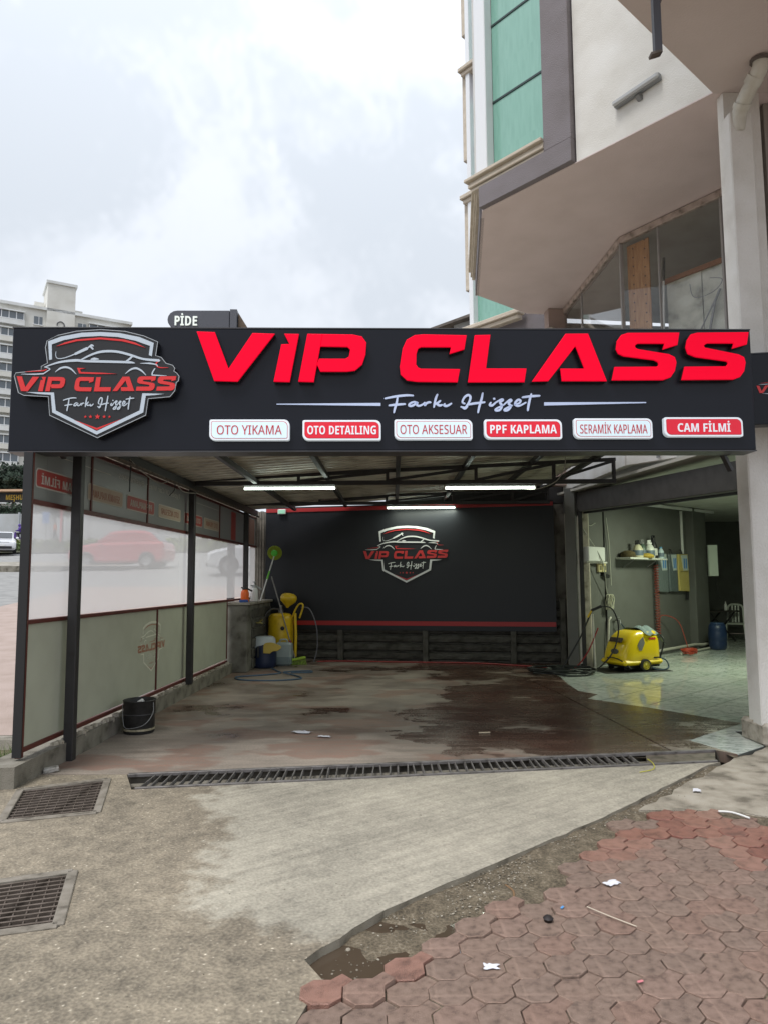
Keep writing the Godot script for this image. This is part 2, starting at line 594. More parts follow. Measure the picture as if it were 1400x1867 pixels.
func apron_texture() -> void:
	# x -4.2 .. 4.2, z -6.9 .. -0.6, one texel about 4 mm
	var w := 2048
	var h := 1536
	var macro := field(21, 0.0035, 4, w, h)
	var mid := field(22, 0.02, 4, w, h)
	var fine := field(23, 0.17, 4, w, h)
	var coarse := field(25, 0.055, 3, w, h)
	var streak := FastNoiseLite.new()
	streak.seed = 26
	streak.frequency = 0.02
	streak.fractal_octaves = 3
	var stone := field(24, 0.075, 1, w, h, FastNoiseLite.TYPE_CELLULAR)
	var out := PackedByteArray()
	out.resize(w * h * 3)
	var hg := PackedByteArray()
	hg.resize(w * h)
	var edge := PackedFloat32Array()
	edge.resize(h)
	for y in h:
		var z := -6.9 + 6.3 * y / h
		edge[y] = (lerpf(-1.38, -0.80, clampf((z + 5.6) / 1.7, 0, 1)) if z < -3.55 else -0.76 + pow((z + 3.55) * 2.2, 2.0) * 1.4)
	for y in h:
		var e := edge[y]
		for x in w:
			var i := y * w + x
			var m := macro[i] / 255.0 - 0.5
			var d := mid[i] / 255.0 - 0.5
			var g := fine[i] / 255.0 - 0.5
			var wx := -4.2 + 8.4 * x / w
			var t := clampf((wx - e + m * 0.45 + d * 0.42) * 4.6 + 0.5, 0.0, 1.0)   # 1: newer pale concrete, 0: worn with its stones showing
			var s := stone[i] / 255.0
			var k := 1.0 + d * (0.5 - 0.28 * t) + g * (0.62 - 0.18 * t) + (coarse[i] / 255.0 - 0.5) * (0.36 - 0.12 * t) + m * 0.35
			if t > 0.2:
				k += streak.get_noise_2d((x + y * 1.3) * 1.6, (y - x * 0.75) * 0.12) * 0.16 * t
			var pe := 0.0
			if s < 0.13 and g > -0.06:
				pe = (0.13 - s) * (0.4 + g * 7.0) * (1.5 - 1.2 * t) * (1.0 + 3.0 * maxf(d, -0.2))
			var r := lerpf(0.285, 0.378, t) * k + pe
			var gg := lerpf(0.246, 0.350, t) * k + pe * 0.94
			var bb := lerpf(0.188, 0.289, t) * k + pe * 0.8
			# stored as sRGB by a square root, close enough to the curve
			out[i * 3] = clampi(int(sqrt(maxf(r, 0.0)) * 262.0 - 6.0), 0, 255)
			out[i * 3 + 1] = clampi(int(sqrt(maxf(gg, 0.0)) * 262.0 - 6.0), 0, 255)
			out[i * 3 + 2] = clampi(int(sqrt(maxf(bb, 0.0)) * 262.0 - 6.0), 0, 255)
			hg[i] = clampi(int(128 + g * (190 - 90 * t) + d * 90 + pe * 160), 0, 255)
	T.apron = ImageTexture.create_from_image(Image.create_from_data(w, h, false, Image.FORMAT_RGB8, out))
	T.apron_h = grey_tex(hg, w, h)

func bay_texture() -> void:
	# x -3.1 .. 4.3, z -14.9 .. -6.0: washed concrete, wet in streaks, red where old paint has run
	var w := 1024
	var h := 1024
	var a := field(31, 0.009, 4, w, h)
	var f := FastNoiseLite.new()
	f.seed = 32
	f.frequency = 0.01
	f.fractal_octaves = 5
	f.domain_warp_enabled = true
	f.domain_warp_amplitude = 30.0
	var st := FastNoiseLite.new()
	st.seed = 33
	st.frequency = 0.011
	st.fractal_octaves = 4
	var fine := field(34, 0.3, 2, w, h)
	var out := PackedByteArray()
	out.resize(w * h * 3)
	var ro := PackedByteArray()
	ro.resize(w * h)
	for y in h:
		var z := -14.9 + 8.9 * y / h
		for x in w:
			var i := y * w + x
			var wx := -3.1 + 7.4 * x / w
			var n1 := a[i] / 255.0 - 0.5
			var wet_n := f.get_noise_2d(x * 0.36, y * 0.62)
			var red_n := st.get_noise_2d(x * 0.55 + 300.0, y * 0.9)
			# the drier part lies front left, the right half stays wet
			var place := 0.64 - 0.38 * smoothstep(-0.4, 1.5, wx) - 0.14 * smoothstep(-12.0, -14.0, z) - 0.16 * exp(-pow((z + 8.7) / 0.5, 2.0)) + 0.10 * smoothstep(-7.6, -6.8, z) * smoothstep(0.8, -0.5, wx)
			var w2 := f.get_noise_2d(x * 1.1 + 700.0, y * 2.0)
			var level := place + wet_n * 0.44 + w2 * 0.16 + n1 * 0.08
			# soaked, damp and dry concrete meet along fairly sharp tide lines
			var dry := 0.55 * smoothstep(0.37, 0.45, level) + 0.45 * smoothstep(0.50, 0.72, level)
			var g := fine[i] / 255.0 - 0.5
			var sweep := st.get_noise_2d(x * 0.7 + 900.0, y * 7.0)
			var red := clampf(0.9 + g * 1.2 + sweep * 0.6, 0.0, 1.2) * smoothstep(0.12, 0.30, red_n * 0.75 + 0.32 * exp(-pow((z + 7.6) / 0.8, 2.0) - pow((wx + 0.1) / 1.5, 2.0)) + 0.16 * smoothstep(0.5, 2.0, wx) + 0.05)
			var k := 1.0 + n1 * 0.25 + g * 0.42 + sweep * 0.24
			var r := lerpf(0.112, 0.305, dry)
			var gg := lerpf(0.076, 0.262, dry)
			var bb := lerpf(0.058, 0.222, dry)
			r = lerpf(r, r * 0.86, red)
			gg = lerpf(gg, gg * 0.70, red)
			bb = lerpf(bb, bb * 0.66, red)
			out[i * 3] = clampi(int(sqrt(maxf(r * k, 0.0)) * 262.0 - 6.0), 0, 255)
			out[i * 3 + 1] = clampi(int(sqrt(maxf(gg * k, 0.0)) * 262.0 - 6.0), 0, 255)
			out[i * 3 + 2] = clampi(int(sqrt(maxf(bb * k, 0.0)) * 262.0 - 6.0), 0, 255)
			ro[i] = clampi(int(lerpf(62, 185, dry) + g * 40 + n1 * 40 + sweep * 30), 30, 255)
	T.bay = ImageTexture.create_from_image(Image.create_from_data(w, h, false, Image.FORMAT_RGB8, out))
	T.bay_r = grey_tex(ro, w, h)
	T.bay_h = grey_tex(fine, w, h)

const TRENCH := [-2.14, -6.08, 3.06, -6.79, 2.90, -6.36, -1.95, -5.65]   # far left, far right, near right, near left
const TILE_EDGE := [2.83, -12.4, 2.826, -11.712, 2.75, -10.9, 2.737, -10.302, 2.921, -10.006, 2.685, -9.654, 3.26, -8.948, 3.903, -7.994, 2.98, -7.2, 3.18, -6.62]

func jag(a: PackedVector2Array, step: float, amp: float, seed_: int) -> PackedVector2Array:
	# breaks the straight sides of an outline into short uneven ones
	var f := FastNoiseLite.new()
	f.seed = seed_
	f.frequency = 1.0
	var out := PackedVector2Array()
	for i in a.size():
		var p := a[i]
		var q := a[(i + 1) % a.size()]
		var m := maxi(1, int(p.distance_to(q) / step))
		for k in m:
			var r := p.lerp(q, float(k) / m)
			if k > 0:
				var d := (q - p).normalized()
				r += Vector2(-d.y, d.x) * f.get_noise_2d(r.x * 6.0, r.y * 6.0) * amp
			out.append(r)
	return out

func split_hole(pieces: Array, hole: PackedVector2Array) -> Array:
	# cuts a convex hole out of simple outlines; each outline is parted along the hole's middle first so that no outline has a hole inside
	var c := Vector2.ZERO
	for p in hole:
		c += p / hole.size()
	var d := (hole[1] - hole[0]).normalized()
	var nn := Vector2(-d.y, d.x)
	var out := []
	for p in pieces:
		for s in [1.0, -1.0]:
			var half := PackedVector2Array([c - d * 60, c + d * 60, c + d * 60 + nn * s * 60, c - d * 60 + nn * s * 60])
			for q in Geometry2D.intersect_polygons(p, half):
				for r in Geometry2D.clip_polygons(q, hole):
					if not Geometry2D.is_polygon_clockwise(r) or true:
						out.append(r)
	return out

const GRATES := [[-2.82, -5.665, -2.236, -5.955, -1.982, -5.095, -2.568, -4.90], [-2.30, -3.90, -1.719, -4.116, -1.515, -3.476, -2.06, -3.31]]

func earth_y(z: float) -> float:
	# the bare strip falls towards its near end, where water stands
	return lerpf(-0.040, -0.022, smoothstep(-3.2, -4.4, z))

func build_ground() -> void:
	# far terrain and street
	structure("ground", grid_sheet(-260, -3.3, -320, -6.0, 52, 78, func(_x, z): return street_y(z) - 0.06), M.earth)
	structure("ground", grid_sheet(-3.3, 200, -320, 60, 40, 76, func(_x, z): return -0.7 if z > -30.0 else street_y(z) - 0.06), M.earth)
	structure("ground", grid_sheet(-260, -3.3, -6.0, 60, 52, 14, func(_x, _z): return -0.7), M.earth)
	var sheet_y := func(_x: float, z: float) -> float: return street_y(z)
	structure("road", grid_sheet(-110, -3.3, -46, -14, 4, 16, sheet_y), mat(Color(0.30, 0.295, 0.285), 0.8, {tex = "mottle", scale = 0.3, bump = "grain_h", depth = 0.3}))
	structure("sidewalk", grid_sheet(-9.2, -3.16, -22, -7.0, 1, 15, func(_x, z): return street_y(z) + 0.10), mat(Color(0.40, 0.315, 0.28), 0.85, {tex = "plaster", scale = 0.5, bump = "grain_h", depth = 0.4}))
	single("sidewalk_edge", MB.new().bar(Vector3(-9.2, 0.055, -6.93), Vector3(-3.22, 0.055, -6.93), 0.14, 0.15, Vector3.UP, 0.015), M.concrete, "concrete edging at the near end of the sidewalk", "kerb")
	# near ground behind the camera
	structure("pavement", MB.new().sheet(poly([-30, 40, 40, 40, 40, -0.8, -30, -0.8]), -0.02), mat(Color(0.24, 0.2, 0.16), 0.85, {tex = "stain", scale = 0.4}))
	structure("pavement", MB.new().sheet(poly([-30, -0.8, -5.4, -0.8, -5.4, -6.0, -30, -6.0]), -0.02), M.concrete)
	structure("pavement", MB.new().sheet(poly([6.0, -0.8, 40, -0.8, 40, -7.2, 6.0, -7.2]), -0.02), M.concrete)
	# concrete apron in front of the drain, with openings for the two grates
	var ap := poly([-5.5, -0.6, -5.5, -6.10, -2.14, -6.08, -1.95, -5.65, 2.90, -6.36, 2.75, -6.27])
	var right := jag(poly([2.75, -6.27, 1.459, -4.952, 0.605, -4.18, -0.012, -3.621, -0.347, -3.175, -0.255, -3.02, -0.33, -2.74, -0.5, -0.6]), 0.11, 0.02, 3)
	for i in right.size():
		if i > 0 and right[i].y < -0.61 and right[i] != Vector2(-0.5, -0.6):
			ap.append(right[i])
		if right[i].y >= -0.61:
			break
	ap.append(Vector2(-0.5, -0.6))
	var pieces := [ap]
	for g in GRATES:
		pieces = split_hole(pieces, poly(g))
	var b := MB.new()
	b.uo = Vector2(-4.2, -6.9)
	b.us = Vector2(1 / 8.4, 1 / 6.3)
	var sk := MB.new()
	for p in pieces:
		b.sheet(p, 0.0)
		sk.sheet(p, -0.002, 0.2)
	var apn := structure("concrete_apron", b, mat(Color(1, 1, 1), 0.86, {tex = "apron", bump = "apron_h", depth = 0.9}))
	part("slab_edge", sk, mat(Color(0.34, 0.31, 0.25), 0.9, {tex = "stain", scale = 1.7, bump = "grain_h", depth = 0.8}), apn)
	# washing bay floor
	var floor_poly := poly([-2.87, -6.10, -2.14, -6.08, 3.06, -6.79, 3.18, -6.62])
	var te := poly(TILE_EDGE)
	for i in range(te.size() - 2, -1, -1):
		floor_poly.append(te[i])
	floor_poly.append_array(poly([3.5, -13.4, 3.5, -14.2, -2.6, -15.2]))
	var fb := MB.new()
	fb.uo = Vector2(-3.1, -14.9)
	fb.us = Vector2(1 / 7.4, 1 / 8.9)
	# an expansion groove runs back from the drain: the floor is two slabs with a gap
	var gr := poly([2.655, -6.4, 2.673, -6.4, 2.405, -10.3, 2.05, -13.4, 2.03, -13.4, 2.385, -10.3])
	for q in Geometry2D.clip_polygons(floor_poly, gr):
		fb.sheet(q, 0.002, 0.1)
	structure("bay_floor", fb, mat(Color(1, 1, 1), 1.0, {tex = "bay", rtex = "bay_r", bump = "bay_h", depth = 0.12}))
	structure("groove_bed", MB.new().sheet(poly([1.9, -13.5, 2.8, -13.5, 2.8, -6.7, 1.9, -6.6]), -0.03), M.earth)
	# earth strip and bedding under the pavers
	var en := FastNoiseLite.new()
	en.seed = 41
	en.frequency = 2.2
	en.fractal_octaves = 3
	var packed: PackedVector2Array = Geometry2D.offset_polygon(poly(PAVED), -0.13)[0]
	var ef := func(x: float, z: float) -> float:
		if Geometry2D.is_point_in_polygon(Vector2(x, z), packed):
			return -0.0165 + en.get_noise_2d(x * 1.7, z * 1.7) * 0.016
		return earth_y(z) + en.get_noise_2d(x, z) * 0.016 if z > -5.62 - (x + 1.95) * 0.1464 or x > 3.1 else -9.0
	structure("earth_strip", grid_sheet(-0.9, 3.3, -7.2, -2.2, 90, 110, ef), M.earth)
	structure("paver_bed", MB.new().sheet(poly([-0.9, -2.2, 6.1, -2.2, 6.1, -0.7, -0.9, -0.7]), -0.04), M.earth)
	structure("paver_bed", MB.new().sheet(poly([3.3, -7.2, 6.1, -7.4, 6.1, -2.2, 3.3, -2.2]), -0.04), M.earth)
	var patch := jag(poly([1.75, -5.12, 2.80, -6.22, 3.2, -6.58, 3.6, -6.93, 6.0, -7.1, 6.0, -4.75, 2.75, -4.80, 2.45, -5.05, 2.1, -5.12]), 0.12, 0.07, 9)
	structure("pillar_apron", MB.new().sheet(patch, -0.006, 0.1), mat(Color(0.42, 0.385, 0.325), 0.9, {tex = "stain", scale = 0.8, bump = "grain_h", depth = 0.8}))

const PAVED := [-0.30, -2.98, 0.127, -3.20, 0.84, -3.90, 1.5, -4.80, 1.75, -5.00, 2.24, -5.02, 2.55, -4.78, 4.2, -4.7, 4.6, -3.4, 3.9, -1.6, -0.35, -1.7, -0.32, -2.7]
func build_pavers() -> void:
	# joined octagon-and-square paving stones
	var region := poly(PAVED)
	var p := 0.166
	var r := p * 0.5 - 0.0024
	var k := r * tan(PI / 8)
	var q := k * 2.0
	var u := q / sqrt(2.0)
	# octagon with a square on its upper right corner edge
	var out := PackedVector2Array([Vector2(k, r)])
	out.append(Vector2(k + u * 0.98, r + u * 0.98 - 0.002))
	out.append(Vector2(r + u * 0.98 - 0.002, k + u * 0.98))
	for w in [Vector2(r, k), Vector2(r, -k), Vector2(k, -r), Vector2(-k, -r), Vector2(-r, -k), Vector2(-r, k), Vector2(-k, r)]:
		out.append(w)
	# lying flat: local z of the prism points up
	var lie := Transform3D(Basis(Vector3(1, 0, 0), Vector3(0, 0, -1), Vector3(0, 1, 0)), Vector3.ZERO)
	var ms := MB.new().prism(out, -0.05, 0.0, lie, 0.003, false).mesh()
	var dusty := []
	for c in [Color(0.30, 0.236, 0.198), Color(0.29, 0.232, 0.196), Color(0.312, 0.24, 0.204), Color(0.28, 0.224, 0.19), Color(0.305, 0.225, 0.188)]:
		dusty.append(mat(Color(c.r * 1.46, c.g * 1.31, c.b * 1.24), 0.92, {tex = "brick", scale = 2.9, bump = "grain_h", depth = 1.1}))
	var reds := []
	for c in [Color(0.225, 0.105, 0.078), Color(0.20, 0.085, 0.064), Color(0.24, 0.13, 0.10)]:
		reds.append(mat(c * 1.5, 0.45, {tex = "brick", scale = 1.9, bump = "grain_h", depth = 0.7}))
	var root := Node3D.new()
	root.name = numbered("brick_pavement")
	add_child(root)
	root.set_meta("kind", "structure")
	var f := FastNoiseLite.new()
	f.seed = 8
	f.frequency = 0.9
	var turn := yaw(0.03)
	var centres := []
	for i in range(-4, 30):
		for j in range(0, 24):
			var q0 := turn * Vector3(i * p, 0, -1.6 - j * p)
			if Geometry2D.is_point_in_polygon(Vector2(q0.x, q0.z), region):
				centres.append(q0)
	centres.sort_custom(func(a, b): return a.distance_to(Vector3(1.15, 0, -3.55)) < b.distance_to(Vector3(1.15, 0, -3.55)))
	if centres.size() > 300:
		var rest := MultiMesh.new()
		rest.transform_format = MultiMesh.TRANSFORM_3D
		rest.mesh = ms
		rest.instance_count = centres.size() - 300
		for i in rest.instance_count:
			rest.set_instance_transform(i, Transform3D(turn, centres[300 + i]))
		var mr := MultiMeshInstance3D.new()
		mr.name = "outer_pavers"
		mr.multimesh = rest
		mr.material_override = dusty[0]
		mr.set_meta("kind", "stuff")
		root.add_child(mr)
	for c: Vector3 in centres.slice(0, 300):
		if true:
			var wet := f.get_noise_2d(c.x * 1.3 + 5.0, c.z * 1.6) + smoothstep(-3.9, -4.6, c.z) * 0.75 - 0.25 + smoothstep(1.2, 2.6, c.x) * 0.2
			var edge := c.z < -2.75 and c.x < 0.9 and c.x < -0.1 - (c.z + 2.9) * 1.1
			var m: Material = reds[rng.randi() % 3] if wet + rng.randf_range(-0.18, 0.18) > 0.31 else dusty[rng.randi() % 5]
			if edge and rng.randf() < 0.12:
				m = reds[2]
			var o := part("paver", ms, m, root)
			var tilt := 0.012 if not edge else 0.05
			o.transform = Transform3D(turn * Basis.from_euler(Vector3(rng.randf_range(-tilt, tilt), rng.randf_range(-0.015, 0.015), rng.randf_range(-tilt, tilt))), c + Vector3(rng.randf_range(-0.002, 0.002), rng.randf_range(-0.006, 0.003) + (0.008 if edge else 0.0), rng.randf_range(-0.002, 0.002)))

func build_drains() -> void:
	var t := poly(TRENCH)
	var tr := thing("trench_drain", "long slotted steel drain across the mouth of the wash bay", "drain")
	var b := MB.new()
	var y0 := -0.2
	var p := []
	for q in t:
		p.append(Vector3(q.x, -0.001, q.y))
	for i in 4:
		var a: Vector3 = p[i]
		var c: Vector3 = p[(i + 1) % 4]
		b.quad(a, c, Vector3(c.x, y0, c.z), Vector3(a.x, y0, a.z), Vector3(-0.3, 0, -6.2) - a)
	b.quad(Vector3(p[0].x, y0, p[0].z), Vector3(p[1].x, y0, p[1].z), Vector3(p[2].x, y0, p[2].z), Vector3(p[3].x, y0, p[3].z), Vector3.UP)
	part("channel", b, mat(Color(0.18, 0.165, 0.14), 0.8, {tex = "stain", scale = 1.0}), tr)
	part("rim", MB.new().bar(p[0] + Vector3(0.02, 0, 0.022), p[1] + Vector3(-0.02, 0, 0.022), 0.04, 0.03, Vector3.UP, 0.004), M.drain_steel, tr)
	part("rim", MB.new().bar(p[3] + Vector3(0.02, 0.0, -0.016), p[2] + Vector3(-0.02, 0.0, -0.016), 0.028, 0.03, Vector3.UP, 0.004), M.drain_steel, tr)
	part("sill", MB.new().bar(p[0] + Vector3(0.03, -0.09, 0.065), p[1] + Vector3(-0.02, -0.09, 0.065), 0.08, 0.05, Vector3.UP, 0.008), M.kerb, tr)
	var count := 58
	var bar := MB.new().box(Vector3.ZERO, Vector3(0.012, 0.03, 1.0), Basis.IDENTITY, 0.003).mesh()
	for i in count:
		var s := (i + 0.6) / count * 0.86
		var near: Vector3 = p[3].lerp(p[2], s) + Vector3(rng.randf_range(-0.005, 0.005), -0.012, -0.03)
		var u: float = (near.x + rng.randf_range(-0.012, 0.012) - p[0].x) / (p[1].x - p[0].x)
		var far: Vector3 = p[0].lerp(p[1], clampf(u, 0.004, 0.99)) + Vector3(0, -0.012, 0.04)
		var o := part("bar", bar, M.drain_steel, tr)
		var fdir := (near - far)
		o.transform = Transform3D(Basis(Vector3.UP, atan2(fdir.x, fdir.z)) * Basis(Vector3(0, 0, 1), rng.randf_range(-0.3, 0.3)) * Basis.from_scale(Vector3(1, 1, fdir.length())), (near + far) * 0.5)
	var c0: Vector3 = p[0].lerp(p[1], 0.865) + Vector3(0, -0.006, 0.045)
	var c1: Vector3 = p[3].lerp(p[2], 0.865) + Vector3(0, -0.006, -0.035)
	var c2: Vector3 = p[2] + Vector3(-0.03, -0.006, -0.03)
	var c3: Vector3 = p[1] + Vector3(-0.03, -0.006, 0.045)
	var cp := MB.new()
	cp.sheet(PackedVector2Array([Vector2(c0.x, c0.z), Vector2(c1.x, c1.z), Vector2(c2.x, c2.z), Vector2(c3.x, c3.z)]), -0.006, 0.01)
	part("cover_plate", cp, M.rusty, tr, "dark solid plate closing the right end")
	# two square gully grates at the left
	for gi in 2:
		var g := poly(GRATES[gi])
		var r := thing("gully_grate", ["square rusty gully grate beside the end of the long drain", "square dark gully grate nearest the camera at the left edge"][gi], "grate", "gully grates in the apron")
		var q := []
		for w in g:
			q.append(Vector3(w.x, -0.001, w.y))
		var c := (q[0] + q[1] + q[2] + q[3]) * 0.25 as Vector3
		var pit := MB.new()
		for i in 4:
			var a: Vector3 = q[i]
			var e: Vector3 = q[(i + 1) % 4]
			pit.quad(a, e, Vector3(e.x, -0.3, e.z), Vector3(a.x, -0.3, a.z), c - a)
		pit.quad(Vector3(q[0].x, -0.3, q[0].z), Vector3(q[1].x, -0.3, q[1].z), Vector3(q[2].x, -0.3, q[2].z), Vector3(q[3].x, -0.3, q[3].z), Vector3.UP)
		part("pit", pit, mat(Color(0.20, 0.18, 0.15), 0.9, {tex = "stain", scale = 1.3}), r)
		for i in 4:
			var a: Vector3 = q[i].lerp(c, 0.035)
			var e: Vector3 = q[(i + 1) % 4].lerp(c, 0.035)
			part("frame_bar", MB.new().bar(a + Vector3(0, 0.001, 0), e + Vector3(0, 0.001, 0), 0.055, 0.02, Vector3.UP, 0.004), mat(Color(0.26, 0.235, 0.2), 0.75, {tex = "stain", scale = 1.6}), r)
		var nb := 12
		for i in nb:
			var s := (i + 0.7) / (nb + 0.4)
			var a: Vector3 = q[0].lerp(q[3], s).lerp(q[1].lerp(q[2], s), 0.06)
			var e: Vector3 = q[0].lerp(q[3], s).lerp(q[1].lerp(q[2], s), 0.94)
			part("bar", MB.new().bar(a + Vector3(0, -0.02, 0), e + Vector3(0, -0.02, 0), 0.012, 0.035, Vector3.UP, 0.002), M.rusty, r)
		for i in 9:
			var s := (i + 1.0) / 10.0
			var a: Vector3 = q[0].lerp(q[1], s).lerp(q[3].lerp(q[2], s), 0.05)
			var e: Vector3 = q[0].lerp(q[1], s).lerp(q[3].lerp(q[2], s), 0.95)
			part("cross_rod", MB.new().tube([a + Vector3(0, -0.012, 0), e + Vector3(0, -0.012, 0)], 0.005, 5), M.rusty, r)

# ---------------------------------------------------------------- signboard
const SK := 0.00472     # one drawing unit of the signboard artwork, in metres
# outlines of the big letters, in drawing units from the board's upper left corner region (x right, y down)
const LETTERS := {
	"letter_v": [[358.6, 608.6, 390.9, 609.7, 415, 677.3, 458.1, 611.2, 497.9, 612.3, 431, 700.7, 389.4, 699.6]],
	"letter_i": [[514.6, 612.3, 541, 612.7, 523.9, 701.5, 495.3, 700.7, 509.4, 632, 523.9, 631.3]],
	"letter_p": [[556.2, 612.3, 583.3, 612.7, 567, 701.5, 539.5, 700.7], [583.4, 612.7, 637.2, 613.4, 653.9, 617.1, 661.7, 628.3, 660.2, 650.6, 653.9, 669.2, 640.9, 680.3, 626, 682.2, 578.9, 682.2, 573.0, 669.0, 576.8, 658.4, 624.2, 658.4, 630.5, 654.3, 632.7, 641.3, 627.9, 636.5, 579.4, 635.7]],
	"letter_c": [[842.2, 614.2, 837.8, 640.5, 811, 649.1, 813.6, 636.5, 759.8, 636.5, 754.2, 639.4, 751.2, 648.7, 750.5, 669.2, 754.2, 674.7, 759.8, 676.6, 829.6, 677.3, 825.1, 701.5, 752.3, 700.7, 733.8, 698.1, 722.6, 687.7, 721.1, 672.9, 726.3, 639.4, 733.8, 622.7, 748.6, 614.2, 763.5, 612.7]],
	"letter_l": [[856.8, 614, 885.2, 613.2, 876.8, 676, 950.4, 676, 946.4, 701.2, 844, 701.6]],
	"letter_a": [[1022, 610.8, 1063.2, 610.4, 1096.8, 699.2, 1014.8, 699.2, 1012, 676, 1056, 676, 1040, 634, 990, 699.2, 960, 700]],
	"letter_s": [[1230.8, 608, 1227.2, 631.2, 1200, 640, 1203.2, 628.8, 1154, 628.8, 1149, 632.8, 1150, 636.8, 1154, 639.2, 1212, 648.8, 1222, 654, 1225.2, 664, 1222, 680, 1214, 692, 1200, 697.2, 1106, 697.6, 1111.2, 672.8, 1188, 672, 1192, 668.8, 1191.2, 664, 1184, 660, 1128, 652.8, 1118, 648, 1114, 640, 1116, 624, 1124, 612.8, 1136, 608.8]],
	"letter_s_end": [[1358.8, 606.8, 1355.2, 630, 1328, 638, 1330.8, 628, 1282, 628, 1276, 632, 1277.2, 636, 1340, 648.8, 1350, 654, 1352.8, 664, 1350, 680, 1342, 691.2, 1330, 696, 1234, 696.8, 1240, 672, 1316, 671.2, 1320, 666, 1318, 662, 1260, 654, 1246, 648, 1242, 636, 1244.8, 622, 1252, 611.2, 1264, 608]],
}
# handwriting, in its own units: 4.516 of them are one drawing unit; origin at drawing (680, 705)
const HAND := [
	[65, 107, 150, 90, 240, 80, 297, 82], [168, 92, 160, 140, 145, 190, 137, 225], [97, 165, 160, 158, 230, 153],
	[325, 140, 300, 135, 268, 150, 262, 165, 285, 168, 320, 148, 330, 140, 325, 160, 345, 168, 375, 155, 390, 140],
	[390, 140, 392, 165, 400, 150, 425, 138, 440, 140], [495, 72, 480, 110, 465, 180], [520, 125, 490, 148, 475, 150], [485, 150, 510, 165, 535, 160],
	[555, 150, 550, 165, 575, 168, 610, 148], [688, 176, 725, 180, 758, 130, 766, 92, 745, 78, 715, 100, 700, 138, 720, 150], [742, 172, 720, 190, 700, 180],
	[735, 160, 800, 148, 885, 138], [868, 60, 858, 110, 840, 170, 828, 225], [935, 140, 925, 160, 945, 165, 975, 140], [958, 106, 966, 112],
	[975, 140, 1020, 115, 1035, 120, 1010, 140, 1025, 165, 1010, 200, 980, 208, 975, 195, 1040, 160], [1040, 160, 1090, 118, 1105, 125, 1080, 145, 1098, 170, 1080, 200, 1052, 208, 1050, 195, 1110, 165],
	[1130, 160, 1170, 145, 1180, 125, 1160, 118, 1138, 140, 1140, 162, 1170, 168, 1225, 140], [1270, 68, 1258, 110, 1245, 170, 1240, 208], [1195, 97, 1270, 88, 1340, 84]]

func su(x: float, y: float) -> Vector2:
	return Vector2((x - 698.0) * (1.0 + (711.0 - y) * 0.000066), 711.0 - y) * SK

func hand_mesh(to: Callable, width: float, z0: float, z1: float) -> MB:
	var b := MB.new()
	var k := 0
	for s in HAND:
		var p := []
		for i in range(0, s.size(), 2):
			p.append(to.call(s[i], s[i + 1]))
		p = smooth(p, 4)
		var w := []
		for i in p.size():
			w.append(width * (0.72 + 0.4 * sin(PI * (i + 0.5) / p.size())))
		b.ribbon(p, w, z0, z1 + k * 0.0002)
		k += 1
	return b

# the round emblem: units of 1/4.118 drawing unit, centred on (735, 470)
func lg(x: float, y: float, s: float) -> Vector2:
	return Vector2(x - 735.0, 470.0 - y) * s

func lgp(a: Array, s: float) -> PackedVector2Array:
	var p := PackedVector2Array()
	for i in range(0, a.size(), 2):
		p.append(lg(a[i], a[i + 1], s))
	return p

func stroke(b: MB, a: Array, s: float, z0: float, z1: float) -> void:
	# a: x, y, width triples
	var p := []
	var w := []
	for i in range(0, a.size(), 3):
		p.append(lg(a[i], a[i + 1], s))
		w.append(a[i + 2] * s)
	var q := smooth(p, 5)
	var ww := []
	for i in q.size():
		var t := float(i) / (q.size() - 1) * (w.size() - 1)
		var k := mini(int(t), w.size() - 2)
		ww.append(lerpf(w[k], w[k + 1], t - k))
	b.ribbon(q, ww, z0, z1)

